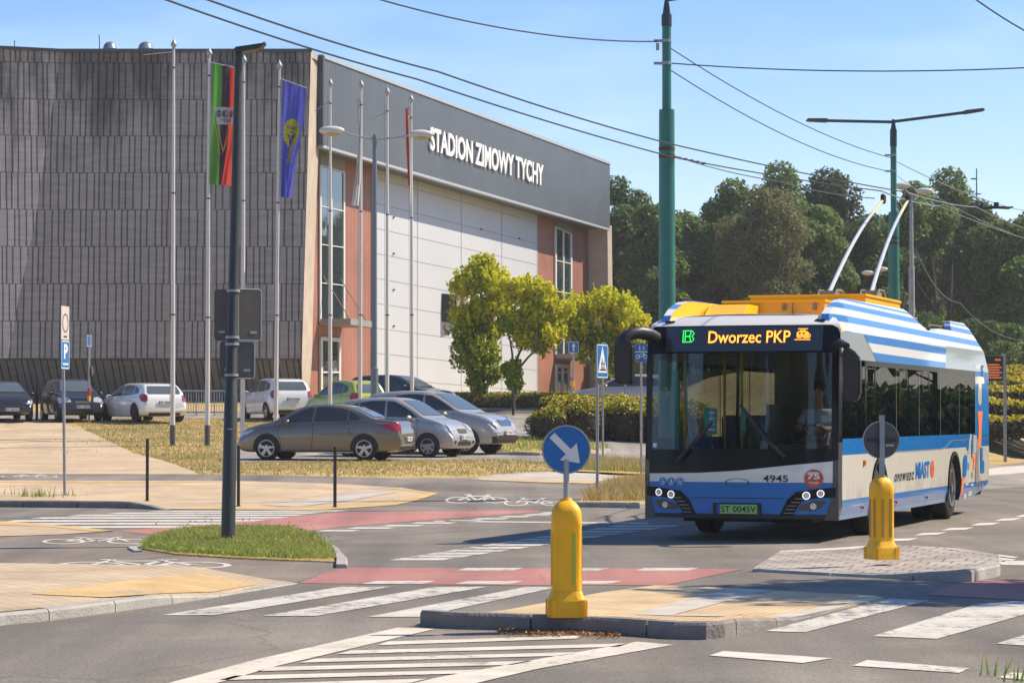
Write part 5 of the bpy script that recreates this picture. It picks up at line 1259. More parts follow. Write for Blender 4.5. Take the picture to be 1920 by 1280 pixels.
rampset(c_, [(0, (.08, .32, .72)), (.165, (.008, .20, .60)), (.265, (.80, .75, .66)), (.55, (.008, .20, .60))], 'CONSTANT'); l.new(mr.outputs[0], c_.inputs[0]); ng = node(n, 'ShaderNodeTexNoise', i_Scale=2.6, i_Detail=8.0, i_Roughness=.7); l.new(tcx.outputs['Object'], ng.inputs['Vector'])  # lowest pale blue band is a painted reflection; the others are livery
mz = node(n, 'ShaderNodeMapRange', i1=.25, i2=.85, i3=.22, i4=-.08); l.new(sp_.outputs['Z'], mz.inputs[0]); ag = node(n, 'ShaderNodeMath', operation='ADD'); l.new(ng.outputs['Fac'], ag.inputs[0]); l.new(mz.outputs[0], ag.inputs[1])
rg = node(n, 'ShaderNodeMapRange', i1=.5, i2=.85, i3=0.0, i4=.55); l.new(ag.outputs[0], rg.inputs[0]); mg = node(n, 'ShaderNodeMixRGB'); mg.inputs[2].default_value = (.20, .17, .13, 1); l.new(rg.outputs[0], mg.inputs[0]); l.new(c_.outputs[0], mg.inputs[1]); l.new(mg.outputs[0], p.inputs['Base Color'])
p.inputs['Roughness'].default_value = .28; p.inputs['Coat Weight'].default_value = .8
def part(mb, name, mk, parent=BUS, **k): return mb.build(name, M[mk] if isinstance(mk, str) else mk, parent, **k)
# ---- front
def fpoly(name, poly, mk, off=0.0, parent=BUS, smooth=True):
    mb = flat(MB(), ff, poly, off, CU, CV); o = part(mb, name, mk, parent)
    if smooth: shade(o.data, 60)
    return o
E1 = 1.268
fpoly('bumper', [(-E1, .30), (E1, .30), (E1, .36), (-E1, .36)], 'trim')
front = fpoly('front_panel', [(-E1, .355), (E1, .355), (E1, .76), (-E1, .76)], 'b_blue')
fpoly('front_band', [(-E1, .76), (E1, .76), (E1, 1.035), (.6, .97), (0, .905), (-.5, .875), (-E1, .86)], 'b_white')
fpoly('front_mask', [(-E1, .86), (-.5, .875), (0, .905), (.6, .97), (E1, 1.035), (E1, 1.19), (-E1, 1.17)], 'b_black')
fpoly('front_mask', [(-E1, 1.165), (-1.18, 1.165), (-1.18, 2.41), (-E1, 2.41)], 'b_black'); fpoly('front_mask', [(1.18, 1.18), (E1, 1.18), (E1, 2.41), (1.18, 2.41)], 'b_black')
fpoly('front_mask', [(-E1, 2.40), (E1, 2.40), (E1, 2.64), (1.235, 2.72), (1.16, 2.76), (-1.16, 2.76), (-1.235, 2.72), (-E1, 2.64)], 'b_black', 0)
fpoly('front_cap', [(-E1, 2.64), (-1.235, 2.72), (-1.16, 2.757), (1.16, 2.757), (1.235, 2.72), (E1, 2.64), (E1, 2.70), (1.24, 2.78), (1.17, 2.85), (1.05, 2.885), (-1.05, 2.885), (-1.17, 2.85), (-1.24, 2.78), (-E1, 2.70)], 'b_white', .004)
fpoly('windscreen', [(-1.18, 1.17), (1.18, 1.18), (1.18, 2.40), (-1.18, 2.40)], 'wglass', .0)
fpoly('windscreen_divider', [(-.035, 1.17), (.01, 1.17), (.01, 2.40), (-.035, 2.40)], 'b_black', -.02)
for s in (-1, 1):
    fpoly('corner_trim', [(1.205 * s, 1.03), (E1 * s, 1.05), (E1 * s, .285), (1.10 * s, .285), (1.165 * s, .50), (1.20 * s, .70)], 'b_grey', .005)
# seams, creases on the lower front
fpoly('panel_gap', [(-.60, .555), (.60, .555), (.60, .563), (-.60, .563)], 'cabin', .004, front)
for s in (-1, 1):
    q = [(1.245, .70), (1.05, .685), (.76, .645), (.64, .54), (.55, .345), (.72, .345), (.78, .47), (.86, .545), (1.02, .565), (1.235, .575)]
    hl = fpoly('headlight', [(a * s, b) for a, b in q], 'b_black', .012)
    for cx, cz, r in ((1.06, .622, .047), (.885, .597, .05)):
        ringf(mb := MB(), ff, cx * s, cz, r * .72, r, .022, 22); part(mb, 'ring_lamp', 'led_white', hl)
        mb = MB(); flat(mb, ff, circ(cx * s, cz, r * .6, n=16), .018); part(mb, 'lens', 'lamp', hl)
    mb = MB()
    for k in range(5):
        z0 = .37 + k * .045; x0 = .70 - (k * .045) * .0 + max(0, k - 2) * .03; flat(mb, ff, [((x0 - .10 + k * .02) * s, z0), ((x0 + .02 + k * .018) * s, z0), ((x0 + .03 + k * .018) * s, z0 + .012), ((x0 - .09 + k * .02) * s, z0 + .012)], .018)
    part(mb, 'louvre_slats', 'b_stone', hl)
    q = [(1.13, .525), (.98, .53), (.74, .455), (.80, .41), (.98, .405), (1.06, .44)]
    fg = fpoly('fog_recess', [(a * s, b) for a, b in q], 'b_grey', .010)
    mb = MB(); flat(mb, ff, circ(.97 * s, .463, .04, n=16), .02); part(mb, 'fog_lamp', 'lamp', fg)
    mb = MB(); mb.lathe([(.0, 0), (.03, 0), (.03, .02)], n=4); 
mb = MB(); mb.box((0, -.03, .42), (.62, .04, .155)); pt = part(mb, 'plate_holder', 'trim', bevel=.006)
def pf(u, v, off): return Vector((u, -.052 - off, v))
mb = MB(); flat(mb, pf, [(-.26, .362), (.27, .362), (.27, .478), (-.26, .478)], .003); np_ = part(mb, 'number_plate', mat('green_plate', (.30, .55, .16), .5), pt)
mb = MB(); flat(mb, pf, [(-.26, .362), (-.215, .362), (-.215, .478), (-.26, .478)], .005); part(mb, 'country_strip', 'plate_blue', np_)
mb = MB(); text_on(mb, 'ST 0045V', pf, -.20, .255, .382, .460, .006, .012); part(mb, 'characters', 'ink', np_)
# badge, fleet number, stickers
ringf(mb := MB(), ff, .0, .752, .049, .056, .008, 40, 2.9); part(mb, 'badge', mat('badge_green', (.02, .13, .13), .3, .4), front)
mb = MB(); text_on(mb, '4945', ff, .335, .655, .765, .852, .008, .012); part(mb, 'fleet_number', 'ink')
mb = MB(); flat(mb, ff, circ(.975, .81, .118, n=32), .010, CU, None); rs_ = part(mb, 'anniversary_sticker', 'b_red')
mb = MB(); text_on(mb, '75', ff, .895, 1.05, .80, .878, .016, .04); text_on(mb, 'TYCHY', ff, .915, 1.04, .742, .772, .016, .03); stroke2(mb, ff, [(.91, .887), (1.03, .887)], .012, .016); part(mb, 'sticker_text', 'sticker_white', rs_)
for k, cx in enumerate((-1.005, -.885, -.765)):
    mb = MB(); flat(mb, ff, circ(cx, .762, .054, n=24), .010); st = part(mb, 'pictogram_sticker', 'sticker_blue')
    mb = MB(); ringf(mb, ff, cx, .762, .047, .05, .014, 24); flat(mb, ff, circ(cx - .004, .793, .009, n=10), .014)
    if k == 0: stroke2(mb, ff, [(cx - .004, .783), (cx - .002, .762), (cx + .018, .760), (cx + .026, .742)], .009, .014); ringf(mb, ff, cx - .004, .747, .016, .022, .014, 16)
    elif k == 1: stroke2(mb, ff, [(cx, .782), (cx, .757), (cx - .014, .728)], .012, .014); stroke2(mb, ff, [(cx, .757), (cx + .014, .728)], .009, .014); stroke2(mb, ff, [(cx - .016, .765), (cx, .778), (cx + .018, .762), (cx + .024, .735)], .006, .014)
    else: stroke2(mb, ff, [(cx - .022, .782), (cx - .012, .757), (cx + .02, .757), (cx + .026, .775)], .011, .014); ringf(mb, ff, cx - .012, .737, .005, .010, .014, 12); ringf(mb, ff, cx + .016, .737, .005, .010, .014, 12)
    part(mb, 'pictogram', 'sticker_white', st)
# destination display behind glass
mb = flat(MB(), ff, [(-1.0, 2.425), (1.06, 2.425), (1.06, 2.742), (-1.0, 2.742)], .006, CU, CV); dsp = part(mb, 'destination_display', mat('display_black', (.035, .037, .038), .25, coat=1))
mb = MB(); text_on(mb, 'Dworzec PKP', ff, -.415, .655, 2.53, 2.685, .012, .008); 
def led(mb, rows, x0, z1, s):
    for j, row in enumerate(rows):
        for i, ch in enumerate(row):
            if ch == '#': x = x0 + i * s; z = z1 - j * s; mb.add([ff(x, z - s * .85, .012), ff(x + s * .85, z - s * .85, .012), ff(x + s * .85, z, .012), ff(x, z, .012)], [(0, 1, 2, 3)])
led(mb, ['...##########..', '......#..#......', '.....######.....', '...##########...', '..##..##..####..', '..##..##..#####.', '..############.#', '..###.####.###.#', '..##############', '...####..######.', '', '################'], .71, 2.71, .0125)
part(mb, 'destination_text', 'led_orange', dsp)
mb = MB(); led(mb, ['#########..', '#.#....#.#.', '#.#....#..#', '#.#....#..#', '#.#...#..#.', '#.######.#.', '#.#...#..#.', '#.#....#..#', '#.#....#..#', '#.#....#.#.', '#########..'], -.765, 2.70, .0145); part(mb, 'line_letter', 'led_green', dsp)
for x in (-.98, 1.0): part(MB().box((x, F_(x, 2.81) - .015, 2.815), (.14, .04, .03)), 'marker_lamp', 'trim', bevel=.01)
# wipers
for a, b, c in (((-.78, 1.03), (-.60, 1.22), (-.33, 1.52)), ((.62, 1.08), (.38, 1.32), (.03, 1.74))):
    mb = MB(); mb.tube([ff(*a, .07), ff(*b, .10), ff((b[0] + c[0]) / 2, (b[1] + c[1]) / 2, .06)], .024, 6); wp = part(mb, 'wiper_arm', 'trim')
    d = (Vector(c) - Vector(b)).normalized(); q0 = Vector(b) - d * .25; mb = MB(); mb.tube([ff(q0.x, q0.y, .03), ff(*b, .04), ff(*c, .03)], .021, 6); part(mb, 'wiper_blade', 'trim', wp)
# mirrors
mb = MB(); mb.tube([(-1.12, .15, 2.60), (-1.18, .0, 2.655), (-1.25, -.12, 2.67), (-1.33, -.22, 2.655), (-1.39, -.28, 2.61), (-1.42, -.31, 2.54), (-1.43, -.32, 2.45)], [.09, .088, .085, .08, .08, .08, .07], 12); mr_ = part(mb, 'mirror_arm', 'b_mir', smooth=True)
mb = MB(); hp = [(-.11, -.30), (.09, -.30), (.11, -.26), (.11, .20), (.06, .29), (-.04, .33), (-.12, .26), (-.135, .0), (-.125, -.24)]
mb.prism(hp, lambda u, v, w: Vector((-1.395 + u, -.30 + w, 2.30 + v)), -.07, .09); mh = part(mb, 'mirror', 'b_mir', bevel=.025)
mb = MB(); mb.prism([(-.09, -.26), (.08, -.26), (.08, .20), (-.09, .20)], lambda u, v, w: Vector((-1.395 + u, -.30 + w, 2.30 + v)), .088, .096); part(mb, 'mirror_glass', 'mirrorglass', mh)
mb = MB(); mb.tube([(1.20, .22, 2.47), (1.33, .0, 2.52), (1.45, -.15, 2.47)], [.05, .05, .045], 8); part(mb, 'mirror_arm', 'b_mir', smooth=True)
mb = MB(); mb.prism([(-.10, -.34), (.05, -.36), (.115, -.28), (.115, .18), (.02, .30), (-.08, .33), (-.11, .26)], lambda u, v, w: Vector((1.515 + u, -.18 + w, 2.13 + v)), -.06, .09); mh = part(mb, 'mirror', 'b_mir', bevel=.025)
mb = MB(); mb.prism([(-.08, -.30), (.08, -.28), (.08, .18), (-.07, .24)], lambda u, v, w: Vector((1.515 + u, -.18 + w, 2.13 + v)), .088, .096); part(mb, 'mirror_glass', 'mirrorglass', mh)
# ---- sides
WA = [(2.7, .56), (8.55, .57)]
def arch(cx, r, z0): 
    a0 = math.degrees(math.asin((.48 - z0) / r)); return [(cx + r * math.cos(R(t)), .48 + r * math.sin(R(t))) for t in [180 + a0 - (180 + 2 * a0) * k / 18 for k in range(19)]]
def lower_poly():
    return [(.32, .28)] + arch(2.7, .56, .28) + arch(8.55, .57, .28) + [(10.5, .30), (11.2, .37), (11.75, .47), (11.93, .56), (11.95, 1.31), (.36, 1.31), (.33, .9)]
def rail(poly, a, b): return [p for p in poly]
CUS = [i * .3 for i in range(1, 40)]; CVS = [.33, .53, 1.1]
for fn, s in ((fl, 1), (fr_, -1)):
    mb = flat(MB(), fn, lower_poly(), 0, CUS, CVS + [.4, .45]); sd = part(mb, 'side_panel', 'b_side')
    # wheel arch lips
    for cx, r in WA:
        mb = MB(); A_ = arch(cx, r, .28); B_ = arch(cx, r - .05, .28)
        mb.add([fn(u, v, .022) for u, v in A_] + [fn(u, v, .022) for u, v in B_] + [fn(u, v, -.2) for u, v in B_], [(i, i + 1, 20 + i, 19 + i) for i in range(18)] + [(19 + i, 20 + i, 39 + i, 38 + i) for i in range(18)]); part(mb, 'wheel_arch', 'trim', sd)
        mb = MB(); mb.add([fn(u, v, -.02) for u, v in arch(cx, r, .28)] + [fn(u, v, -.42) for u, v in arch(cx, r, .28)], [(i, i + 1, 20 + i, 19 + i) for i in range(18)])
        mb.add([fn(u, v, -.42) for u, v in arch(cx, r, .28)], [tuple(range(19))]); part(mb, 'wheel_well', 'cabin', sd)
    mb = MB()
    for u in (1.83, 3.9, 4.62, 5.28, 6.0, 6.64, 9.3, 10.55): flat(mb, fn, [(u, .34), (u + .012, .34), (u + .012, 1.30), (u, 1.30)], .003)
    flat(mb, fn, [(3.3, 1.095), (7.5, 1.095), (7.9, 1.13), (8.3, 1.215), (11.9, 1.225), (11.9, 1.232), (8.25, 1.225), (7.85, 1.142), (7.5, 1.108), (3.3, 1.108)], .004)
    part(mb, 'panel_gaps', 'b_stone', sd)
    # window band
    mb = flat(MB(), fn, [(.30, 1.31), (1.80, 1.31), (1.80, 2.33), (.38, 2.33)], 0); part(mb, 'driver_window', 'sglass' if s > 0 else 'wglass')
    edges = [1.88, 3.90, 5.62, 7.36, 9.02, 10.56]
    for a, b in zip(edges, edges[1:]):
        mb = flat(MB(), fn, [(a, 1.31), (b, 1.31), (b, 2.33), (a, 2.33)], 0); w = part(mb, 'side_window', 'sglass')
        mb = MB(); flat(mb, fn, [(b - .05, 1.31), (b, 1.31), (b, 2.33), (b - .05, 2.33)], -.03); flat(mb, fn, [(a, 2.26), (b, 2.26), (b, 2.33), (a, 2.33)], .003); part(mb, 'window_pillar', 'b_black', w); part(flat(MB(), fn, [(b - .012, 1.31), (b + .004, 1.31), (b + .004, 2.26), (b - .012, 2.26)], .006), 'glass_joint', 'b_stone', w)
        if s > 0 and a < 7 and a != 5.62 or (s > 0 and a == 5.62):
            x0 = a + .02 if a < 3 else a + .25; mb = MB()
            for q in ([(x0, 1.97), (x0 + .58, 1.97), (x0 + .58, 1.99), (x0, 1.99)], [(x0, 1.97), (x0 + .03, 1.97), (x0 + .03, 2.24), (x0, 2.24)], [(x0 + .52, 1.97), (x0 + .58, 1.97), (x0 + .58, 2.24), (x0 + .52, 2.24)], [(x0, 2.22), (x0 + .58, 2.22), (x0 + .58, 2.24), (x0, 2.24)]): flat(mb, fn, q, .008)
            part(mb, 'hopper_frame', 'b_black', w)
    mb = flat(MB(), fn, [(1.80, 1.31), (1.88, 1.31), (1.88, 2.33), (1.80, 2.33)], .002); part(mb, 'window_pillar', 'b_black')
    mb = flat(MB(), fn, [(.165, .28), (.175, .9), (.20, 1.31), (.27, 1.31), (.36, 2.33), (.30, 2.4), (.26, 2.33), (.17, .9), (.15, .28)], .001)
    # upper cove
    mb = flat(MB(), fn, [(.33, 2.33), (11.93, 2.33), (11.75, 2.68), (.40, 2.68)], 0, CUS, None); cv = part(mb, 'cove_panel', 'b_silver')
    mb = flat(MB(), fn, [(2.58, 2.332), (7.80, 2.332), (8.18, 2.678), (1.96, 2.678)], .004, CUS, None); part(mb, 'striped_cove', 'b_stripe')
    # tail pillar
    mb = flat(MB(), fn, [(10.56, 1.31), (11.95, 1.31), (11.93, 2.33), (10.56, 2.33)], 0); part(mb, 'tail_pillar', 'b_blue' if s > 0 else 'b_blue')
    # roof fairing
    fp = [(.42, 2.68), (.36, 2.78), (.44, 2.90), (.68, 3.0), (1.12, 3.105), (1.5, 3.135), (5.4, 3.15), (5.7, 3.12), (6.9, 2.885), (7.55, 2.88), (7.85, 2.94), (9.11, 2.95), (9.21, 3.105), (10.55, 3.11), (10.95, 3.02), (11.72, 2.68)]
    def f3(u, v, w, s=s): return Vector((s * (1.222 - .13 * max(0, (v - 2.68)) / .45 - w - (.16 * (1 - u / 1.2) ** 2 if u < 1.2 else 0)), u, v))
    mb = MB(); V_, F2, bd = poly_grid(fp, CUS, None); N0 = len(V_)
    mb.add([f3(u, v, 0) for u, v in V_] + [f3(u, v, .10) for u, v in V_], F2 + [tuple(i + N0 for i in f) for f in F2] + [(a, b, b + N0, a + N0) for a, b in bd]); fa = part(mb, 'roof_fairing', 'b_stripe')
    mb = MB(); mb.add([f3(u, v - .012, .104) for u, v in V_], F2); part(mb, 'fairing_lining', 'b_yellow', fa)
mb = MB(); flat(mb, fl, [(.16, .28), (.42, .28), (.42, .285), (.16, .285)], .001)
# corner posts blending front into sides
for s in (-1, 1):
    mb = MB(); zs = [.28 + i * .09 for i in range(28)]
    A_ = [Vector((s * 1.262, F_(1.262, z) - .006, z)) for z in zs]; B_ = [Vector((s * (lat_at(z) + .006), F_(1.275, z) + (.16 if z < 1.32 else .10), z)) for z in zs]
    mb.add(A_ + B_, [(i, i + 1, len(zs) + i + 1, len(zs) + i) for i in range(len(zs) - 1)]); o = part(mb, 'corner_post', 'b_grey')
    k0 = 11; mb = MB(); mb.add([v + Vector((s * .003, -.002, 0)) for v in A_[k0:]] + [v + Vector((s * .003, .01, 0)) for v in B_[k0:]], [(i, i + 1, len(zs) - k0 + i + 1, len(zs) - k0 + i) for i in range(len(zs) - k0 - 1)]); part(mb, 'window_post', 'b_black')
# sticker art on the side (traced)
def art(name, mk, polys, off=.006):
    for q in polys: part(flat(MB(), fl, [Z4(*a) for a in q], off), name, mk)
# tall tail art
art('tail_art_white', 'b_white', [[(1315, -262), (1395, -262), (1395, -95), (1315, -95)], [(1345, -95), (1372, -95), (1372, 60), (1358, 95), (1345, 80), (1338, 20)], [(1272, 335), (1288, 340), (1275, 500), (1250, 505)], [(1300, 345), (1330, 345), (1325, 500), (1300, 500)], [(1370, 455), (1390, 455), (1390, 640), (1372, 640)], [(1235, 755), (1262, 755), (1258, 885), (1238, 885)], [(1282, 760), (1305, 760), (1298, 865), (1270, 865)], [(1330, 380), (1338, 380), (1338, 470), (1330, 470)]])
art('tail_art_orange', 'b_orange', [[(1335, 140), (1380, 140), (1372, 240), (1368, 370), (1365, 450), (1340, 450), (1345, 300), (1342, 220)], [(1290, 515), (1322, 515), (1318, 560), (1308, 640), (1298, 640), (1302, 560)], [(1205, 705), (1228, 705), (1212, 800), (1218, 860), (1188, 860), (1195, 790)]], .008)
art('tail_art_blue', 'b_blue', [[(1372, -255), (1395, -255), (1395, -235), (1382, -230), (1382, -200), (1395, -195), (1395, -165), (1372, -160)], [(1225, 510), (1245, 520), (1248, 590), (1238, 690), (1222, 715), (1210, 700), (1212, 560)], [(1245, 425), (1262, 425), (1258, 470), (1245, 470)], [(1360, 450), (1378, 450), (1378, 560), (1392, 565), (1392, 665), (1362, 665)], [(1285, 375), (1300, 375), (1296, 470), (1283, 560)]], .010)
art('tail_art_grey', 'b_stone', [[(1325, 470), (1350, 455), (1345, 600), (1350, 730), (1328, 770), (1315, 700), (1322, 600)], [(1255, 580), (1266, 580), (1262, 640), (1254, 640)], [(1286, 660), (1296, 655), (1294, 700), (1287, 715)], [(1352, 755), (1358, 755), (1356, 800), (1350, 800)]], .009)
mb = MB(); text_on(mb, 'O P O W I E D Z', fl, 3.73, 5.17, .685, .80, .006, .05, shear=.05); part(mb, 'slogan_text', 'ink')
mb = MB(); text_on(mb, 'MIAST', fl, 5.32, 6.42, .69, .935, .006, .035, shear=.02); part(mb, 'slogan_text', 'b_blue')
mb = MB(); flat(mb, fl, circ(6.66, .81, .16, .13, n=24), .006); so = part(mb, 'slogan_circle', 'b_red')
mb = MB(); text_on(mb, 'O', fl, 6.56, 6.76, .73, .89, .010, .0); part(mb, 'slogan_text', 'b_orange', so)
mb = MB()
for u, v, a in ((1.70, .985, .05),): mb.box((1.285, u, v), (.03, .10, .07))
part(mb, 'side_indicator', 'orange_lamp', bevel=.008)
for u, v in ((1.66, .40), (3.95, .40), (6.28, .40), (11.2, .47)):
    mb = MB(); mb.box((1.28, u, v), (.02, .09, .035)); part(mb, 'side_reflector', 'orange_lamp')
# ---- roof
mb = MB(); prof = [(-1.215, 2.66), (-1.16, 2.80), (-1.02, 2.875), (-.6, 2.905), (0, 2.915), (.6, 2.905), (1.02, 2.875), (1.16, 2.80), (1.215, 2.66)]
ys_ = [.55, 3, 6, 9, 11.3, 11.75]; dz = [0, 0, 0, 0, 0, -.10]
mb.add([Vector((x, y, z + d)) for y, d in zip(ys_, dz) for x, z in prof], [(j * 9 + i, j * 9 + i + 1, (j + 1) * 9 + i + 1, (j + 1) * 9 + i) for j in range(5) for i in range(8)]); o = part(mb, 'roof', 'b_yellow', smooth=True)
mb = MB()
n9 = 27; tops = [(-1.25 + 2.50 * i / (n9 - 1)) for i in range(n9)]
def rz(x): return interp(prof, x)
mb.add([Vector((x, F_(x, interp([(0, 2.885), (1.05, 2.885), (1.17, 2.85), (1.24, 2.78), (1.27, 2.70)], abs(x))), interp([(0, 2.886), (1.05, 2.886), (1.17, 2.851), (1.24, 2.781), (1.27, 2.70)], abs(x)))) for x in tops] + [Vector((max(-1.2, min(1.2, x)), .62, rz(max(-1.2, min(1.2, x))) + .004)) for x in tops], [(i, i + 1, n9 + i + 1, n9 + i) for i in range(n9 - 1)]); part(mb, 'roof_front', 'b_white', smooth=True)
def rbox(name, x0, x1, y0, y1, z0, z1, slope=0.0, lines=(), par=BUS, mk='b_yellow'):
    mb = MB(); v = [Vector((x, y, z)) for x, y, z in ((x0, y0, z0), (x1, y0, z0), (x1, y1, z0), (x0, y1, z0), (x0, y0 + slope, z1), (x1, y0 + slope, z1), (x1, y1, z1), (x0, y1, z1))]
    mb.add(v, [(0, 1, 5, 4), (1, 2, 6, 5), (2, 3, 7, 6), (3, 0, 4, 7), (4, 5, 6, 7)]); return part(mb, name, mk, par, bevel=.008)
rbox('roof_hatch', -1.08, .22, .75, 1.7, 2.86, 2.94, .5)
b1 = rbox('battery_box', -.97, .46, 3.0, 5.3, 2.88, 3.19, .03); rbox('lid_rim', -.99, .48, 2.98, 5.32, 3.165, 3.20, .0, par=b1)
mb = MB()
for x in (-.82, -.1, .33): mb.box((x, 2.995, 3.10), (.05, .03, .09))
part(mb, 'lid_latch', 'b_stone', b1)
mb = MB(); mb.box((.02, 2.985, 3.02), (.012, .02, .28)); part(mb, 'box_seam', 'b_stone', b1)
b2 = rbox('battery_box', -.94, .74, 4.4, 7.0, 2.88, 3.325, .02); rbox('lid_rim', -.96, .76, 4.38, 7.02, 3.30, 3.335, .0, par=b2)
rbox('cooler_box', -1.0, -.45, 1.9, 3.6, 2.86, 3.12, .5); rbox('cooler_box', -.6, .8, 7.6, 8.8, 2.86, 2.99, .1)
# trolley gear
for k, (bx_, by_, tx, ty) in enumerate(((-.10, 5.85, -.27, 10.75), (.50, 6.0, .12, 10.9))):
    mb = MB()
    for dx in (-.13, .13): mb.tube([(bx_ + dx, by_ - .25, 3.33), (bx_ + dx, by_ - .05, 3.46), (bx_ + dx, by_ + .3, 3.46), (bx_ + dx, by_ + .5, 3.33)], .016, 6)
    mb.box((bx_, by_ + .05, 3.40), (.24, .30, .10)); part(mb, 'trolley_base', 'b_stone')
    A_ = Vector((bx_, by_, 3.42)); T = Vector((tx, ty, 5.17)); pts = []
    for i in range(15):
        t = i / 14; q = A_.lerp(T, t); bow = math.sin(math.pi * t) * .22; q.z += bow * .55 ; q.y += -bow * .15; pts.append(q)
    mb = MB(); mb.tube(pts[:12], [.033 - .01 * i / 14 for i in range(12)], 8); tp = part(mb, 'trolley_pole', mat('pole_white', (.6, .62, .64), .35, .2), smooth=True)
    mb = MB(); mb.tube(pts[11:], [.026, .025, .024, .022], 8); part(mb, 'pole_tip', mat('pole_cream', (.62, .58, .34), .5), tp, smooth=True)
    mb = MB(); mb.box(tuple(T + Vector((0, .05, .03))), (.05, .26, .16)); part(mb, 'pickup_shoe', 'trim', tp, bevel=.02)
mb = MB(); mb.tube([(.95, 6.9, 2.9), (.95, 7.0, 3.06), (.95, 7.2, 3.08), (.95, 7.3, 2.9)], .015, 6); mb.tube([(1.0, 7.9, 3.0), (1.0, 9.1, 3.02)], .01, 5); part(mb, 'roof_rail', 'b_stone')
# ---- rear and underside, interior
mb = MB(); mb.add([Vector(v) for v in ((-1.22, 11.93, .56), (1.22, 11.93, .56), (1.24, 11.92, 2.33), (1.2, 11.76, 2.7), (-1.2, 11.76, 2.7), (-1.24, 11.92, 2.33))], [(0, 1, 2, 3, 4, 5)]); part(mb, 'rear_wall', 'b_blue')
mb = MB(); mb.box((0, 6.1, .42), (2.36, 11.2, .24)); part(mb, 'underframe', 'cabin')
mb = MB(); mb.box((0, .9, .30), (1.7, .8, .12)); mb.box((.3, 2.0, .25), (.5, .6, .14)); part(mb, 'underframe', 'cabin')
mb = MB(); mb.box((0, 6.1, .56), (2.44, 11.4, .04)); part(mb, 'cabin_floor', 'b_int')
mb = MB(); mb.box((0, 6.2, 2.60), (2.34, 11.0, .06)); mb.box((0, .62, 2.58), (2.3, .5, .3)); part(mb, 'cabin_ceiling', 'b_intlight')
mb = MB(); mb.box((.0, .52, 1.02), (2.3, .44, .26)); mb.box((.72, .62, 1.16), (.9, .35, .14)); part(mb, 'dashboard', 'b_int', bevel=.05)
mb = MB(); mb.box((.62, 1.75, 1.6), (1.1, .06, 1.7)); part(mb, 'cab_partition', 'b_int')
mb = MB(); mb.box((.28, 1.1, 1.3), (.05, 1.2, .9)); part(mb, 'cab_door', 'b_int')
for x, y in ((-1.02, 1.2), (-.5, 2.2), (.35, 2.6), (-.5, 4.2), (.5, 4.2), (-.5, 6.2), (.5, 6.2), (-.95, 3.0), (.5, 8.2)):
    mb = MB(); mb.cyl((x, y, .58), (x, y, 2.57), .02, n=8); part(mb, 'grab_pole', 'b_yel_pole')
mb = MB(); mb.box((-.98, .62, 1.68), (.09, .05, 1.05)); part(mb, 'pole_cover', 'b_turq', bevel=.01)
mb = MB(); mb.tube([(-.84, .55, 2.4), (-.82, .55, 1.9), (-.80, .56, 1.5), (-.72, .56, 1.15)], .014, 6); part(mb, 'hanging_cable', 'b_turq')
def inn(y): return lambda u, v, off: Vector((u, y - off, v))
mb = MB(); flat(mb, inn(.42), [(-.56, 1.72), (-.37, 1.69), (-.38, 1.36), (-.53, 1.36)], .0); pc = part(mb, 'route_board', 'b_turq')
mb = MB()
for k, wd in enumerate((.09, .08, .07, .10)): flat(mb, inn(.42), [(-.40 - wd, 1.63 - k * .072), (-.40, 1.63 - k * .072), (-.40, 1.65 - k * .072), (-.40 - wd, 1.65 - k * .072)], .004)
part(mb, 'route_board_text', 'sticker_white', pc)
mb = MB(); flat(mb, inn(.44), [(-.06, 1.70), (0, 1.70), (0, 1.40), (-.06, 1.40)], 0); part(mb, 'route_board', 'b_turq')
mb = MB(); flat(mb, inn(.46), [(.98, 1.60), (1.14, 1.62), (1.13, 1.53), (.99, 1.51)], 0); part(mb, 'paper_notice', 'sticker_white')
mb = MB(); flat(mb, ff, [(-1.155, 1.20), (-1.10, 1.20), (-1.10, 1.25), (-1.155, 1.25)], .003); part(mb, 'code_sticker', 'b_silver')
for x, y, rt in [(x_, y_, 0) for y_ in (3.4, 4.6, 5.8, 7.0, 9.6, 10.6) for x_ in (-.95, -.5, .5, .95)]:
    mb = MB(); mb.box((x, y, 1.02), (.40, .40, .08)); mb.box((x, y + .2, 1.32), (.40, .07, .58)); part(mb, 'passenger_seat', mat('seat_blue', (.03, .07, .16), .8) if 'seat' not in M else M['seat'], bevel=.03)
# driver's place
mb = MB(); mb.box((.74, 1.38, 1.10), (.48, .46, .12)); mb.box((.74, 1.60, 1.52), (.46, .10, .78)); mb.box((.74, 1.61, 1.98), (.24, .08, .18)); part(mb, 'driver_seat', 'b_int', bevel=.04)
mb = MB(); c0 = Vector((.72, .92, 1.36)); ax = Vector((0, -.55, .85)).normalized(); a1 = Vector((1, 0, 0)); a2 = ax.cross(a1)
mb.tube([c0 + (a1 * math.cos(t) + a2 * math.sin(t)) * .22 for t in [2 * math.pi * k / 24 for k in range(25)]], .017, 6, cap=False)
for t in (0, 2.1, 4.2): mb.cyl(c0, c0 + (a1 * math.cos(t) + a2 * math.sin(t)) * .22, .012, n=6)
mb.cyl(c0, c0 - ax * .3, .03, n=8); part(mb, 'steering_wheel', 'trim', smooth=True)
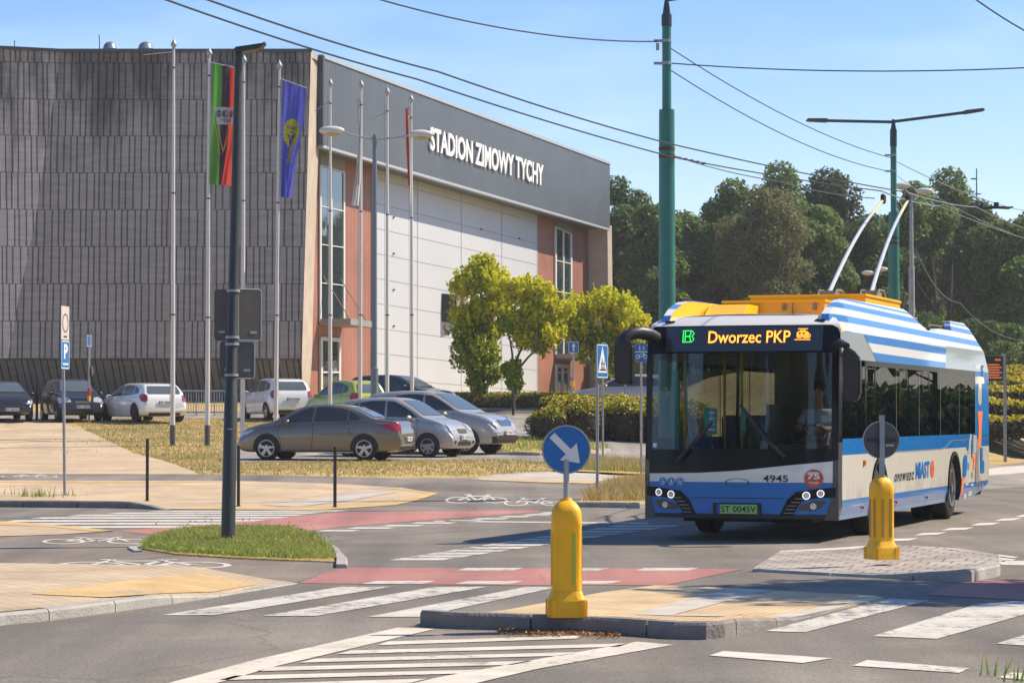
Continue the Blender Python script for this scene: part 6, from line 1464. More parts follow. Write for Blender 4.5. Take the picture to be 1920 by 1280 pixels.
# wheels
for s in (1, -1):
    for cx, dual in ((2.7, False), (8.55, True)):
        wx = s * 1.085; r = .48
        mb = MB(); mb.lathe([(r * .56, -.14), (r * .90, -.14), (r * .985, -.11), (r, -.07), (r, .07), (r * .985, .11), (r * .90, .14), (r * .56, .14)], n=40, axis='X', c=(wx, cx, r)); wh = part(mb, 'wheel', 'tyre', smooth=True)
        if dual: mb = MB(); mb.lathe([(r * .56, -.13), (r, -.10), (r, .10), (r * .56, .13)], n=32, axis='X', c=(s * .76, cx, r)); part(mb, 'inner_tyre', 'tyre', wh, smooth=True)
        mb = MB(); xo = wx + s * .145
        def rw(u, v, o_, xo=xo, cx=cx, s=s): return Vector((xo + s * o_, cx + u, .48 + v))
        dish = -.10 if dual else .0
        mb.lathe([(r * .60, -.02), (r * .60, .015), (r * .55, .02), (r * .52, -.06), (r * .45, -.09 + dish * .3)], n=36, axis='X', c=(xo, cx, r), M=Matrix.Diagonal(Vector((s, 1, 1))))
        mb.prism(circ(0, 0, r * .47, n=30), rw, -.13 + dish * .3, -.075 + dish * .3); mb.prism(circ(0, 0, r * .22, n=20), rw, -.08, .03 + dish * .5); mb.prism(circ(0, 0, r * .14, n=16), rw, .02, .06 + dish * .5)
        for k in range(10):
            a = 2 * math.pi * k / 10; mb.prism(circ(r * .33 * math.cos(a), r * .33 * math.sin(a), .016, n=6), rw, -.08, -.04)
        part(mb, 'rim', 'alloy', wh)
# ---- driver, seated behind the wheel
DR = thing('person', 'bus driver in a pale short-sleeved shirt behind the windscreen, both hands on the wheel', 'person', BUS.matrix_basis @ Vector((.74, 1.40, 1.14)) if False else (0, 0, 0))
c, s = math.cos(BYAW), math.sin(BYAW)
def bworld(v): return Vector((BX + v[0] * c + v[1] * s, BY0 - v[0] * s + v[1] * c, .004 + v[2]))
DR.location = bworld((.74, 1.40, 1.16)); DR.rotation_euler = (0, 0, -BYAW)
def skinned(name, J, E_, m, parent, sub=2, root=0):
    me = bpy.data.meshes.new(name); me.from_pydata([j[0] for j in J], E_, []); ob = bpy.data.objects.new(name, me); COL.objects.link(ob)
    sk = ob.modifiers.new('skin', 'SKIN'); ss = ob.modifiers.new('sub', 'SUBSURF'); ss.levels = sub; ss.render_levels = sub
    for i, j in enumerate(J): d = me.skin_vertices[0].data[i]; r = j[1]; d.radius = (r, r) if not isinstance(r, tuple) else r; d.use_root = (i == root)
    dg = bpy.context.evaluated_depsgraph_get(); dg.update(); nm = bpy.data.meshes.new_from_object(ob.evaluated_get(dg)); bpy.data.objects.remove(ob)
    nm.name = name; nm.materials.clear(); nm.materials.append(m); nm.polygons.foreach_set('use_smooth', [True] * len(nm.polygons)); o = bpy.data.objects.new(name, nm); COL.objects.link(o); o.parent = parent; return o
skin = mat('skin', (.42, .23, .15), .55); shirt = mat('pale_shirt', (.55, .60, .62), .85, var=.12, scale=9, bump=.3)
# local: +y towards the back of the bus, driver faces -y
J = [((0, .0, .02), .13), ((0, .03, .22), .13), ((0, .05, .40), .15), ((0, .04, .53), .075), ((0, .02, .60), .055), ((0, .0, .67), (.062, .072)), ((0, -.01, .76), (.075, .09)), ((0, .0, .84), (.06, .075)),
     ((-.19, .04, .47), .065), ((-.25, -.08, .26), .048), ((-.17, -.36, .27), .036), ((-.16, -.43, .30), .034), ((.19, .04, .47), .065), ((.26, -.08, .26), .048), ((.14, -.36, .27), .036), ((.13, -.43, .30), .034),
     ((-.10, -.16, .0), .085), ((-.12, -.42, -.02), .065), ((-.12, -.46, -.35), .045), ((.10, -.16, .0), .085), ((.12, -.42, -.02), .065), ((.12, -.46, -.35), .045)]
E_ = [(0, 1), (1, 2), (2, 3), (3, 4), (4, 5), (5, 6), (6, 7), (2, 8), (8, 9), (9, 10), (10, 11), (2, 12), (12, 13), (13, 14), (14, 15), (0, 16), (16, 17), (17, 18), (0, 19), (19, 20), (20, 21)]
body = skinned('body', J, E_, skin, DR)
Js = [((0, .0, .02), .145), ((0, .03, .22), .145), ((0, .05, .40), .165), ((0, .04, .50), .10), ((-.195, .04, .46), .082), ((-.245, -.05, .31), .066), ((.195, .04, .46), .082), ((.25, -.05, .31), .066)]
skinned('shirt', Js, [(0, 1), (1, 2), (2, 3), (2, 4), (4, 5), (2, 6), (6, 7)], shirt, DR)
mb = MB(); mb.sphere((0, .02, .795), (.084, .10, .085), 16, 10); part(mb, 'hair', mat('dark_hair', (.03, .022, .018), .8), DR, smooth=True)
mb = MB()
for sx in (-1, 1): mb.sphere((sx * .03, -.088, .765), (.012, .008, .008), 8, 5)
part(mb, 'eyes', 'ink', DR)
mb = MB(); mb.sphere((0, -.105, .735), (.014, .02, .024), 8, 6); mb.sphere((-.08, 0, .745), (.012, .022, .032), 8, 6); mb.sphere((.08, 0, .745), (.012, .022, .032), 8, 6); part(mb, 'nose_and_ears', skin, DR, smooth=True)
mb = MB(); mb.sphere((0, -.088, .70), (.028, .01, .007), 8, 5); part(mb, 'mouth', mat('lips', (.3, .1, .08), .6), DR)
for sx in (-1, 1):
    hx_ = -.16 if sx < 0 else .13
    Jh = [((hx_, -.43, .30), .028), ((hx_ + sx * .01, -.475, .315), .034)]; Eh = [(0, 1)]
    for k in range(4):
        a = hx_ + sx * (.028 - .019 * k); i0 = len(Jh)
        Jh += [((a, -.51, .325 - .004 * k), .0095), ((a, -.535, .315 - .004 * k), .009), ((a, -.53, .290 - .003 * k), .0085), ((a, -.505, .283), .0075)]; Eh += [(1, i0), (i0, i0 + 1), (i0 + 1, i0 + 2), (i0 + 2, i0 + 3)]
    i0 = len(Jh); Jh += [((hx_ - sx * .035, -.475, .325), .011), ((hx_ - sx * .045, -.51, .318), .010), ((hx_ - sx * .03, -.528, .305), .009)]; Eh += [(1, i0), (i0, i0 + 1), (i0 + 1, i0 + 2)]
    skinned('hand', Jh, Eh, skin, DR, 2)
# ------------------------------------------------------------------ street furniture
M['galv'] = mat('galvanised_steel', (.34, .35, .36), .5, .4, var=.12, scale=4); M['dkpole'] = mat('dark_green_grey_pole', (.05, .056, .054), .45, .2, var=.12, scale=3)
M['green'] = mat('mast_green', (.035, .19, .15), .45, .1, var=.16, scale=1.5); M['green_dark'] = mat('mast_dark', (.03, .055, .06), .5)
M['poleW'] = mat('flagpole_white', (.62, .60, .57), .4, var=.06, scale=2); M['y_bol'] = mat('bollard_yellow', (.92, .47, .004), .5, var=.07, scale=7, bump=.15, bscale=30); M['y_dark'] = mat('bollard_slot', (.45, .22, .01), .6)
M['reflex'] = mat('reflector_strip', (.42, .48, .03), .35); M['sblue'] = mat('sign_blue', (.004, .14, .44), .4, var=.05); M['swhite'] = mat('sign_white', (.72, .73, .72), .45, var=.05, scale=8); M['sback'] = mat('sign_back', (.10, .10, .10), .6, .2, var=.12, scale=5)
M['sback2'] = mat('sign_back_brown', (.105, .09, .08), .6, var=.12, scale=5); M['rim_s'] = mat('sign_rim', (.36, .37, .38), .5, .3); M['wire'] = mat('wire_dark', (.03, .04, .05), .6); M['wirepale'] = mat('wire_pale', (.22, .23, .24), .5)
M['led_dim'] = mat('board_led', (.35, .10, .03), .5, emit=((1, .25, .06), .25)); M['postblk'] = mat('post_black', (.025, .024, .024), .5); M['rust'] = mat('rusty_band', (.10, .055, .035), .85); M['rb'] = mat('band_red', (.5, .04, .03), .5)
M['globe'] = mat('lamp_head', (.60, .57, .53), .4); M['globe_b'] = mat('lamp_bowl', (.42, .36, .20), .3)
# -- guide bollards on the islands
def bollard(label, loc, rz):
    t = thing('guide_bollard', label, 'bollard', loc, rz, 'yellow guide bollards on the traffic islands'); mb = MB()
    prof = [(.118, .12), (.118, .66), (.116, .70), (.103, .765), (.075, .82), (.045, .85), (.04, .87)]
    n8 = 16
    def sq(r, z, p_=5): 
        out = []
        for i in range(32):
            a = 2 * math.pi * i / 32 + math.pi / 32; c_, s_ = math.cos(a), math.sin(a); k = (abs(c_) ** p_ + abs(s_) ** p_) ** (-1 / p_); out.append(Vector((r * k * c_, r * k * s_, z)))
        return out
    rings = [sq(.110, .06, 4), sq(.110, .30, 4), sq(.110, .655, 4), sq(.112, .66, 4), sq(.110, .74, 4), sq(.106, .78, 3.6), sq(.092, .815, 3), sq(.066, .845, 2.4), sq(.045, .858, 2), sq(.04, .875, 2), sq(.001, .876, 2)]
    mb.add([v for r in rings for v in r], [(i * 32 + j, i * 32 + (j + 1) % 32, (i + 1) * 32 + (j + 1) % 32, (i + 1) * 32 + j) for i in range(len(rings) - 1) for j in range(32)]); body = mb.build('body', M['y_bol'], t, smooth=True)
    mb = MB(); rings = [sq(.142, 0, 7), sq(.142, .07, 7), sq(.137, .12, 6), sq(.120, .165, 5), sq(.112, .19, 4)]
    mb.add([v for r in rings for v in r], [(i * 32 + j, i * 32 + (j + 1) % 32, (i + 1) * 32 + (j + 1) % 32, (i + 1) * 32 + j) for i in range(len(rings) - 1) for j in range(32)])
    for a in range(4):
        Mr = Matrix.Rotation(a * math.pi / 2, 3, 'Z')
        for sx in (-1, 1): mb.box(Mr @ Vector((sx * .105, -.128, .065)), (.05, .035, .13), rz=a * math.pi / 2)
    mb.build('base', M['y_bol'], t, bevel=.008)
    for a in range(4):
        Mr = Matrix.Rotation(a * math.pi / 2, 3, 'Z'); mb = MB()
        for sx in (-1, 1): mb.box(Mr @ Vector((sx * .045, -.1095, .43)), (.034, .006, .40), rz=a * math.pi / 2)
        # raised ribs frame the slots
        mb.build('slot', M['y_dark'] if rz > 1 else M['y_bol'], body)
        if rz < 1:
            mb = MB(); mb.box(Mr @ Vector((.045, -.113, .43)), (.026, .004, .38), rz=a * math.pi / 2); mb.build('reflector_strip', M['reflex'], body)
    mb = MB(); mb.cyl((0, 0, .865), (0, 0, 1.16), .022, n=12); mb.build('sign_post', M['galv'], t)
    return t
def disc_sign(name, label, loc, rz, r, z, back=False, art=None, group=None, base='sblue', pole=None):
    t = thing(name, label, 'traffic sign', loc, rz, group); mb = MB(); f = lambda u, v, w: Vector((u, w, z + v))
    mb.prism(circ(0, 0, r, n=40), f, -.006, .006); pl = mb.build('sign_plate', M['sback'] if back else M[base], t)
    mb = MB(); ringf(mb, lambda u, v, o: Vector((u, -.008 - o, z + v)), 0, 0, r * .955, r, 0, 40); mb.lathe([(r - .004, -.012), (r + .004, -.012), (r + .004, .012), (r - .004, .012)], n=40, axis='Y', c=(0, 0, z), closed=True); mb.build('rim', M['rim_s'], t, smooth=True)
    mb = MB(); mb.box((0, .018, z), (r * 1.6, .02, .03)); mb.box((0, .018, z - .1 * r), (r * .5, .024, .02)); mb.build('bracket', M['galv'] if not back else M['postblk'], t)
    if art:
        mb = MB(); art(mb, lambda u, v, o: Vector((u * r, -.008 - o, z + v * r)), r); mb.build('symbol', M['swhite'], t)
    if pole:
        mb = MB(); mb.cyl((0, .045, pole), (0, .045, z + r * .9), .027, n=12); mb.build('post', M['galv'], t)
    return t
def art_arrow(mb, fn, r):
    c_, s_ = math.cos(R(-45)), math.sin(R(-45))
    q = [(-.84, -.15), (.12, -.15), (.12, -.50), (.80, 0), (.12, .50), (.12, .15), (-.84, .15)]
    flat(mb, fn, [(u * c_ - v * s_, u * s_ + v * c_) for u, v in q], .002)
b1p = gp(1062, 1153, .125); b1p.z = .118
bollard('tall yellow plastic bollard with green reflector strips under the blue arrow sign', b1p, R(4))
disc_sign('keep_right_sign', 'round blue sign with a white down-right arrow on the near yellow bollard', b1p + Vector((0, -.0, 0)), R(-3), .178, 1.235, art=art_arrow)
b2p = gp(1653, 1048, .11); b2p.z = .112
bollard('far yellow plastic bollard with brown slots, in front of the trolleybus wheels', b2p, R(180 + 22))
t2 = disc_sign('keep_right_sign', 'round traffic sign seen from its grey back on the far yellow bollard', b2p, R(180 + 6), .192, 1.24, back=True)
mb = MB(); mb.box((0, .035, 1.17), (.052, .03, .66)); mb.build('post', M['galv'], t2)
mb = MB(); mb.box((-.09, .01, 1.185), (.085, .004, .022)); mb.build('maker_label', mat('paper_label', (.5, .48, .3), .7), t2)
# -- lamp post on the grass nose
q0 = gp(427, 1016, .05); q1 = at(447.5, 96, q0.y + .05)
LP = thing('lamp_post', 'dark leaning lamp post with a flat lamp head on the small grass island', 'lamp post', q0)
tp = q1 - q0; mb = MB(); mb.tube([Vector((0, 0, -.1)), tp * .3, tp * .302, tp * .7, tp], [.088, .081, .074, .058, .045], 20); mb.build('pole', M['dkpole'], LP, smooth=True)
mb = MB(); mb.prism([(-.05, .0), (-.04, .055), (.30, .105), (.345, .125), (.29, .055), (.22, .03), (.05, .0)], lambda u, v, w: tp + Vector((u - .0, w, v - .02)), -.13, .13); mb.build('lamp_head', M['dkpole'], LP, bevel=.012)
def onp(f): return tp * f
fz = lambda py: (at(440, py, q0.y).z - q0.z) / tp.z
mb = MB(); a, b = onp(fz(814)), onp(fz(794)); mb.tube([a, b], [.0775, .077], 20, cap=False); bd = mb.build('red_band', mat('band_red_orange', (.50, .06, .03), .5), LP, smooth=True)
mb = MB(); c0 = (a + b) / 2
for i in range(7): mb.box((c0.x - .02 + i * .008, c0.y - .079, c0.z), (.005, .006, .012))
mb.build('band_text', M['swhite'], bd)
for py in (545, 632, 645, 703):
    mb = MB(); f_ = fz(py); mb.tube([onp(f_) - Vector((0, 0, .015)), onp(f_) + Vector((0, 0, .015))], .083 if py < 600 else .086, 16); mb.build('clamp', M['rim_s'], LP, smooth=True)
def plate_back(label, x0, x1, y0, y1, ang, mk, edge):
    Y = q0.y + .11; a, b = at(x0, y1, Y), at(x1, y0, Y); w = abs(b.x - a.x) / math.cos(R(ang)); h = b.z - a.z; hinge = a if edge > 0 else Vector((b.x, b.y, a.z))
    t = thing('traffic_sign', label, 'traffic sign', Vector((a.x if edge > 0 else b.x, Y, a.z)), R(ang) if edge > 0 else R(-ang), 'sign plates seen from behind on the lamp post'); sgn = 1 if edge > 0 else -1
    rr = .035; cs = []
    for cx, cz, a0 in ((w - rr, rr, -90), (w - rr, h - rr, 0), (rr, h - rr, 90), (rr, rr, 180)): cs += [(cx + rr * math.cos(R(a0 + 22.5 * k)), cz + rr * math.sin(R(a0 + 22.5 * k))) for k in range(5)]
    mb = MB(); mb.prism([(sgn * u, v) for u, v in cs], lambda u, v, w_: Vector((u, w_, v)), 0, .012); mb.build('sign_plate', M[mk], t)
    mb = MB(); mb.tube([Vector((sgn * u, .006, v)) for u, v in cs + [cs[0]]], .009, 6, cap=False); mb.build('rim', M['rim_s'] if edge > 0 else M['sback'], t)
    mb = MB(); mb.box((sgn * (w - .1), -.003, .10), (.085, .004, .03)); mb.build('maker_label', M['rim_s'], t)
plate_back('left upper sign plate seen from its brown-grey back on the leaning lamp post', 401, 437, 543, 637, 22, 'sback2', -1)
plate_back('right upper sign plate with a pale edge, seen from its back on the lamp post', 447, 488, 542, 638, 24, 'sback2', 1)
plate_back('left lower, smaller sign plate seen from behind on the lamp post', 412, 436, 641, 707, 18, 'sback2', -1)
plate_back('right lower, smaller sign plate with pale edge behind the lamp post', 440, 476, 640, 709, 20, 'sback', 1)
# -- flagpoles
FPO = [(326, 324, 76, 'tall white flagpole with a bare arm, leftmost of the row'), (392.5, 389, 92, 'flagpole that carries the green, black and red banner'), (457.5, 455, 106, 'bare flagpole partly hidden behind the dark lamp post'), (524, 517, 116, 'flagpole that carries the blue banner with the yellow emblem'),
       (619.5, 619, 150, 'bare flagpole in front of the tall hall window'), (677.5, 675, 153, 'flagpole with a limp white banner beside the red cladding'), (726.5, 726, 166, 'bare flagpole with a small ring right of the grey twin lamp'), (771, 773, 180, 'flagpole with a furled red and white banner, rightmost of the row')]
PY = [80, 80.5, 84, 86.5, 91, 94, 97, 100]; HP = 12.2; FP = []
for i, (xt, xb, top, lab) in enumerate(FPO):
    best = min(np.arange(76, 106, .25), key=lambda Y: abs((at(xt, top, Y).z - gx(xb, Y).z) - HP)); Y = float(best)
    if i < 2: Y = gp(xb, 835).y
    b = gx(xb, Y); tz = at(xt, top, Y).z - b.z; tx = at(xt, top, Y).x - b.x
    t = thing('flagpole', lab, 'flagpole', b, 0, 'white flagpoles in front of the hall'); FP.append((t, Y, tz, tx))
    mb = MB(); mb.tube([(0, 0, -.1), (tx * .15, 0, tz * .15), (tx * .6, 0, tz * .6), (tx, 0, tz - .25)], [.074, .072, .056, .036], 14); mb.build('pole', M['poleW'], t, smooth=True)
    mb = MB(); mb.lathe([(.03, 0), (.055, .02), (.05, .06), (.095, .12), (.10, .15), (.07, .22), (.02, .30), (.004, .34)], c=(tx, 0, tz - .28), n=12); mb.build('finial', M['rim_s'], t, smooth=True)
    if i < 2: mb = MB(); mb.cyl((0, 0, 0), (0, 0, .62), .085, .083, 14); mb.build('base_sleeve', M['sback'], t, smooth=False)
    mb = MB(); s_ = 1 if i in (1, 3) else -1
    mb.tube([(tx + s_ * .09, 0, tz - .6), (tx * .5 + s_ * .10, 0, tz * .5), (s_ * .09, 0, 1.3)], .006, 5, cap=False); mb.build('halyard', M['wirepale'], t)
    for fz_ in (.32, .62, .93): mb = MB(); mb.cyl((tx * fz_, 0, tz * fz_), (tx * fz_, 0, tz * fz_ + .05), .085 - .035 * fz_ , n=12); mb.build('collar', M['sback'], t)
    if i in (0, 4, 6):
        L_a = {0: (-.92, -.10), 4: (-.55, -.35), 6: (-.62, -.30)}[i]; z0 = tz - {0: .34, 4: .75, 6: .85}[i]
        mb = MB(); mb.tube([(tx, 0, z0), (tx + L_a[0], 0, z0 + L_a[1])], [.022, .012], 6); mb.build('banner_arm', M['rim_s'], t)
def banner(name, label, pole, L_px, R_px, nrow, paint_fn, off=.0):
    """cloth: left edge and right edge polylines in photo px (top to bottom) at the pole's depth, waving in depth"""
    t0, Y, tz, tx = pole; root = thing(name, label, 'flag', gx(L_px[0][0], Y), 0)
    def edge(P, t):
        k = t * (len(P) - 1); i = min(int(k), len(P) - 2); f = k - i; return (P[i][0] + (P[i + 1][0] - P[i][0]) * f, P[i][1] + (P[i + 1][1] - P[i][1]) * f)
    def fn(u, v, o):
        a, b = edge(L_px, v), edge(R_px, v); p = at(a[0] + (b[0] - a[0]) * u, a[1] + (b[1] - a[1]) * u, Y)
        p.y += .13 * math.sin(u * 8.5 + v * 5) * (.3 + u) * (.35 + v * .9) + .04 * math.sin(u * 19 + v * 3) - o - .02; return p - root.location
    paint_fn(root, fn); mb = MB(); a, b = at(*L_px[0], Y), at(*R_px[0], Y); mb.tube([a - root.location - (b - a) * .12, b - root.location + (b - a) * .05], .02, 6); mb.build('banner_rod', M['rim_s'], root)
    return root
def cloth(root, fn, name, u0, u1, v0, v1, m, nu=14, nv=40, o=0.0, shape=None):
    V = []; 
    for j in range(nv + 1):
        v = v0 + (v1 - v0) * j / nv
        for i in range(nu + 1):
            a, b = (u0(v) if callable(u0) else u0), (u1(v) if callable(u1) else u1); V.append(fn(a + (b - a) * i / nu, v, o))
    mb = MB(); mb.add(V, [(j * (nu + 1) + i, j * (nu + 1) + i + 1, (j + 1) * (nu + 1) + i + 1, (j + 1) * (nu + 1) + i) for j in range(nv) for i in range(nu)]); return mb.build(name, m, root, smooth=True)
def fabric(name, col, tr=.4):
    m, n, l, p = _nt(name); p.inputs['Base Color'].default_value = (*col, 1); p.inputs['Roughness'].default_value = .7
    t = n.new('ShaderNodeBsdfTranslucent'); t.inputs[0].default_value = (*col, 1); mx = n.new('ShaderNodeMixShader'); mx.inputs[0].default_value = tr
    l.new(p.outputs[0], mx.inputs[1]); l.new(t.outputs[0], mx.inputs[2]); l.new(mx.outputs[0], n['Material Output'].inputs[0]); return m
fg, fk, frd, fb, fy, fw = fabric('cloth_green', (.10, .34, .05)), fabric('cloth_black', (.05, .03, .05)), fabric('cloth_red', (.62, .06, .03)), fabric('cloth_blue', (.09, .11, .50)), fabric('cloth_yellow', (.75, .70, .03)), fabric('cloth_white', (.62, .62, .62), .3)
def paint_club(root, fn):
    cloth(root, fn, 'green_stripe', 0, lambda v: .38 - .0 * v, 0, 1, fg, 8); cloth(root, fn, 'black_stripe', lambda v: .38, lambda v: .68 if v < .62 else .68 - (v - .62) * .4, 0, 1, fk, 6); cloth(root, fn, 'red_stripe', lambda v: .68 if v < .62 else .68 - (v - .62) * .4, 1, 0, 1, frd, 8)
    ptc = cloth(root, fn, 'emblem_shield', lambda v: .12 + (v - .34) * .9, lambda v: .98 - (v - .34) * .35, .34, .475, fw, 8, 8, .02)
    mb = MB()
    for k, ch in enumerate('GKS'):
        u = .30 + k * .235; text_on(mb, ch, lambda a, b, o: fn(a, 1 - b, o), u - .055, u + .055, 1 - .412, 1 - .372, .05, .04); ringf(mb, lambda a, b, o: fn(u + (a), .392 + b, o), 0, 0, .024, .028, .045, 18, 3.6)
    text_on(mb, 'TYCHY', lambda a, b, o: fn(a, 1 - b, o), .36, .80, 1 - .455, 1 - .432, .05, .01); mb.build('emblem_letters', M['ink'], root)
    mb = MB()
    for a, b in (((.26, .475), (.50, .68)), ((.84, .475), (.52, .68)), ((.68, .475), (.50, .70)), ((.14, .43), (.40, .72))): stroke2(mb, lambda u, v, o: fn(u, v, o), [(a[0] + (b[0] - a[0]) * i / 8, a[1] + (b[1] - a[1]) * i / 8) for i in range(9)], .016, .03)
    mb.build('gold_lines', mat('gold_line', (.6, .45, .12), .6), root)
banner('flag', 'green, black and red banner with a white club shield on the second flagpole', FP[1], [(398, 118), (397, 200), (394, 280), (393, 345)], [(446, 129), (445, 200), (441, 280), (435, 349)], 40, paint_club)
def paint_city(root, fn):
    cloth(root, fn, 'field', 0, 1, 0, 1, fb, 16)
    mb = MB(); n_ = 40; cx, cy = .50, .45
    P = [(cx + (.36 if i % 2 else .41) * math.cos(2 * math.pi * i / n_), cy + (.105 if i % 2 else .118) * math.sin(2 * math.pi * i / n_)) for i in range(n_)]
    flat(mb, fn, P, .025, [i * .08 for i in range(13)], [i * .03 for i in range(34)]); flat(mb, fn, [(cx - .02, .55), (cx + .15, .55), (cx + .10, .66), (cx - .02, .66)], .025); text_on(mb, 'TYCHY', lambda a, b, o: fn(a, 1 - b, o), .30, .80, 1 - .70, 1 - .665, .025, .03); mb.build('gear_emblem', fy, root)
    mb = MB(); q = [(cx - .20, .455), (cx - .04, .475), (cx + .0, .52), (cx + .03, .475), (cx + .22, .445), (cx + .1, .50), (cx + .03, .56), (cx - .03, .56), (cx - .08, .50)]
    flat(mb, fn, q, .05); flat(mb, fn, circ(cx + .01, .445, .035, .012, 10), .05); text_on(mb, 'POWIAT', lambda a, b, o: fn(a, 1 - b, o), cx - .2, cx + .24, 1 - .425, 1 - .395, .05, .01); mb.build('plant_emblem', fb, root)
banner('flag', 'blue banner with a yellow toothed emblem on the fourth flagpole', FP[3], [(531, 150), (528, 220), (527, 300), (527, 370)], [(574, 165), (570, 225), (556, 300), (547, 372)], 40, paint_city)
banner('flag', 'limp white banner hanging narrow on the sixth flagpole', FP[5], [(669, 190), (673, 240), (668, 320), (659, 385)], [(676, 188), (677, 240), (677, 320), (675, 387)], 40, lambda r_, f_: cloth(r_, f_, 'field', 0, 1, 0, 1, fw, 8))
def paint_rw(root, fn): cloth(root, fn, 'red_half', 0, .55, 0, .82, frd, 6); cloth(root, fn, 'white_half', .55, 1, .08, 1, fw, 6)
banner('flag', 'furled red and white banner on the rightmost flagpole', FP[7], [(760, 205), (761, 260), (764, 320), (767, 382)], [(769, 203), (771, 260), (771, 320), (771, 384)], 40, paint_rw)
# -- twin street lamps
def twin_lamp(label, px, top, base_y, Y, heads, r=.1, step=None):
    b = gx(px, Y); t = thing('street_lamp', label, 'street lamp', b, 0); tz = at(px, top, Y).z - b.z; mb = MB()
    zs = tz * .32 if step is None else at(px, step, Y).z - b.z
    mb.tube([(0, 0, -.1), (0, 0, zs), (0, 0, zs + .02), (0, 0, tz)], [r * 1.25, r * 1.25, r * .9, r * .7], 14); mb.build('pole', M['dkgrey'], t, smooth=True)
    for hx_, hy_, s_ in heads:
        h = at(hx_, hy_, Y) - b; mb = MB(); mb.tube([(0, 0, tz - .15), (h.x * .5, 0, (tz - .15 + h.z) / 2 - .0), (h.x * .8, 0, h.z)], .035, 8); mb.build('arm', M['rim_s'], t, smooth=True)
        L_ = .42 * s_; mb = MB(); mb.sphere((h.x, 0, h.z + .02 * s_), (L_, .17 * s_, .15 * s_), 18, 10); hd = mb.build('lamp_head', M['globe'], t, smooth=True)
        mb = MB(); mb.sphere((h.x, 0, h.z - .04 * s_), (L_ * .72, .15 * s_, .13 * s_), 16, 8); mb.build('lamp_bowl', M['globe_b'], hd, smooth=True)
    return t
M['dkgrey'] = mat('pole_slate', (.16, .19, .23), .5, .2)
twin_lamp('twin-headed street lamp on a slate pole in front of the white hall panels', 702, 253, 745, 86, [(622, 246, 1), (789, 253, 1)], .1, 690)
M['dkgrey'] = M['galv']
twin_lamp('grey twin-headed lamp standing just right of the far green mast', 1710, 362, 600, 112, [(1691, 349, .9), (1733, 359, .9)], .1, 500)
twin_lamp('small far twin-headed lamp between the trolley poles and the far mast', 1641, 508, 600, 148, [(1627, 512, .85), (1653, 505, .85)], .07, 560)
# -- green catenary masts
def mast(label, px, Y, spec, arms):
    b = gx(px, Y); t = thing('catenary_mast', label, 'mast', b, 0, 'green overhead-line masts'); kx = FPX / Y; Z = lambda py: at(px, py, Y).z - b.z
    wl_, wu, stp, cap0, cap1, top = spec
    mb = MB(); mb.tube([(0, 0, -.1), (0, 0, Z(stp) - .01)], [wl_ * 1.15 / 2, wl_ / 2], 22); mb.build('lower_shaft', M['green'], t, smooth=True)
    mb = MB(); mb.tube([(0, 0, Z(stp) - .1), (0, 0, Z(cap1))], [wu / 2, wu / 2 * .97], 20); mb.build('upper_shaft', M['green'], t, smooth=True)
    mb = MB(); mb.cyl((0, 0, Z(cap1)), (0, 0, Z(cap0)), wu / 2 * 1.12, n=20); mb.cyl((0, 0, Z(cap0)), (0, 0, Z(cap0) + .25), wu / 2 * .9, wu / 4, 16); mb.cyl((0, 0, Z(cap0) + .2), (0, 0, Z(top)), wu / 4.5, n=12); mb.build('head', M['green_dark'], t, smooth=True)
    for py in (stp + 78 * 41 / Y * 1.25, stp + 92 * 41 / Y * 1.25): mb = MB(); mb.cyl((0, 0, Z(py)), (0, 0, Z(py) + .07), wl_ / 2 * 1.05, n=22); mb.build('rusty_strap', M['rust'], t, smooth=True)
    for py in arms: mb = MB(); mb.cyl((0, 0, Z(py) - .03), (0, 0, Z(py) + .03), wu / 2 * 1.1, n=20); mb.box((-wu / 2 - .08, 0, Z(py)), (.16, .05, .05)); mb.build('clamp', M['rim_s'], t)
    return t, b, Z
t1, bm1, Z1 = mast('thick green overhead-line mast rising behind the trolleybus front corner', 1251, 51.5, (.30, .18, 205, 28, 50, -60), (77, 119))
mb = MB(); mb.tube([(0, 0, Z1(-58)), (2.4, 0, Z1(-75))], .03, 8); mb.tube([(0, 0, Z1(2)), (.28, 0, Z1(-2))], .02, 6); mb.build('lamp_arm', M['green_dark'], t1)
t2_, bm2, Z2 = mast('thinner far green mast with a wide two-armed lamp behind the trolley poles', 1677, 77.5, (.30, .18, 397, 243, 275, 224), (291, 321))
for (xa, ya), (xh, yh_), (xe, ye) in (((1677, 229), (1552, 226.5), (1511, 225)), ((1677, 228), (1806, 211.5), (1846, 205.5))):
    A_, Hh, E2 = [at(x, y, 77.5) - bm2 for x, y in ((xa, ya), (xh, yh_), (xe, ye))]
    mb = MB(); mb.tube([A_, Hh], .045, 8); mb.build('lamp_arm', M['green_dark'], t2_, smooth=True)
    d = E2 - Hh; mb = MB(); mb.prism([(0, -.035), (.08, -.055), (.95, -.045), (1.0, -.01), (.92, .04), (.1, .06), (0, .045)], lambda u, v, w: Hh + d * u + Vector((0, w, v)), -.12, .12); mb.build('lamp_head', M['sback'], t2_, bevel=.01)
mb = MB(); a = at(1233, 88, 51.5); mb.box(a - bm1, (.06, .03, .14)); mb.build('warning_tag', M['rim_s'], t1)
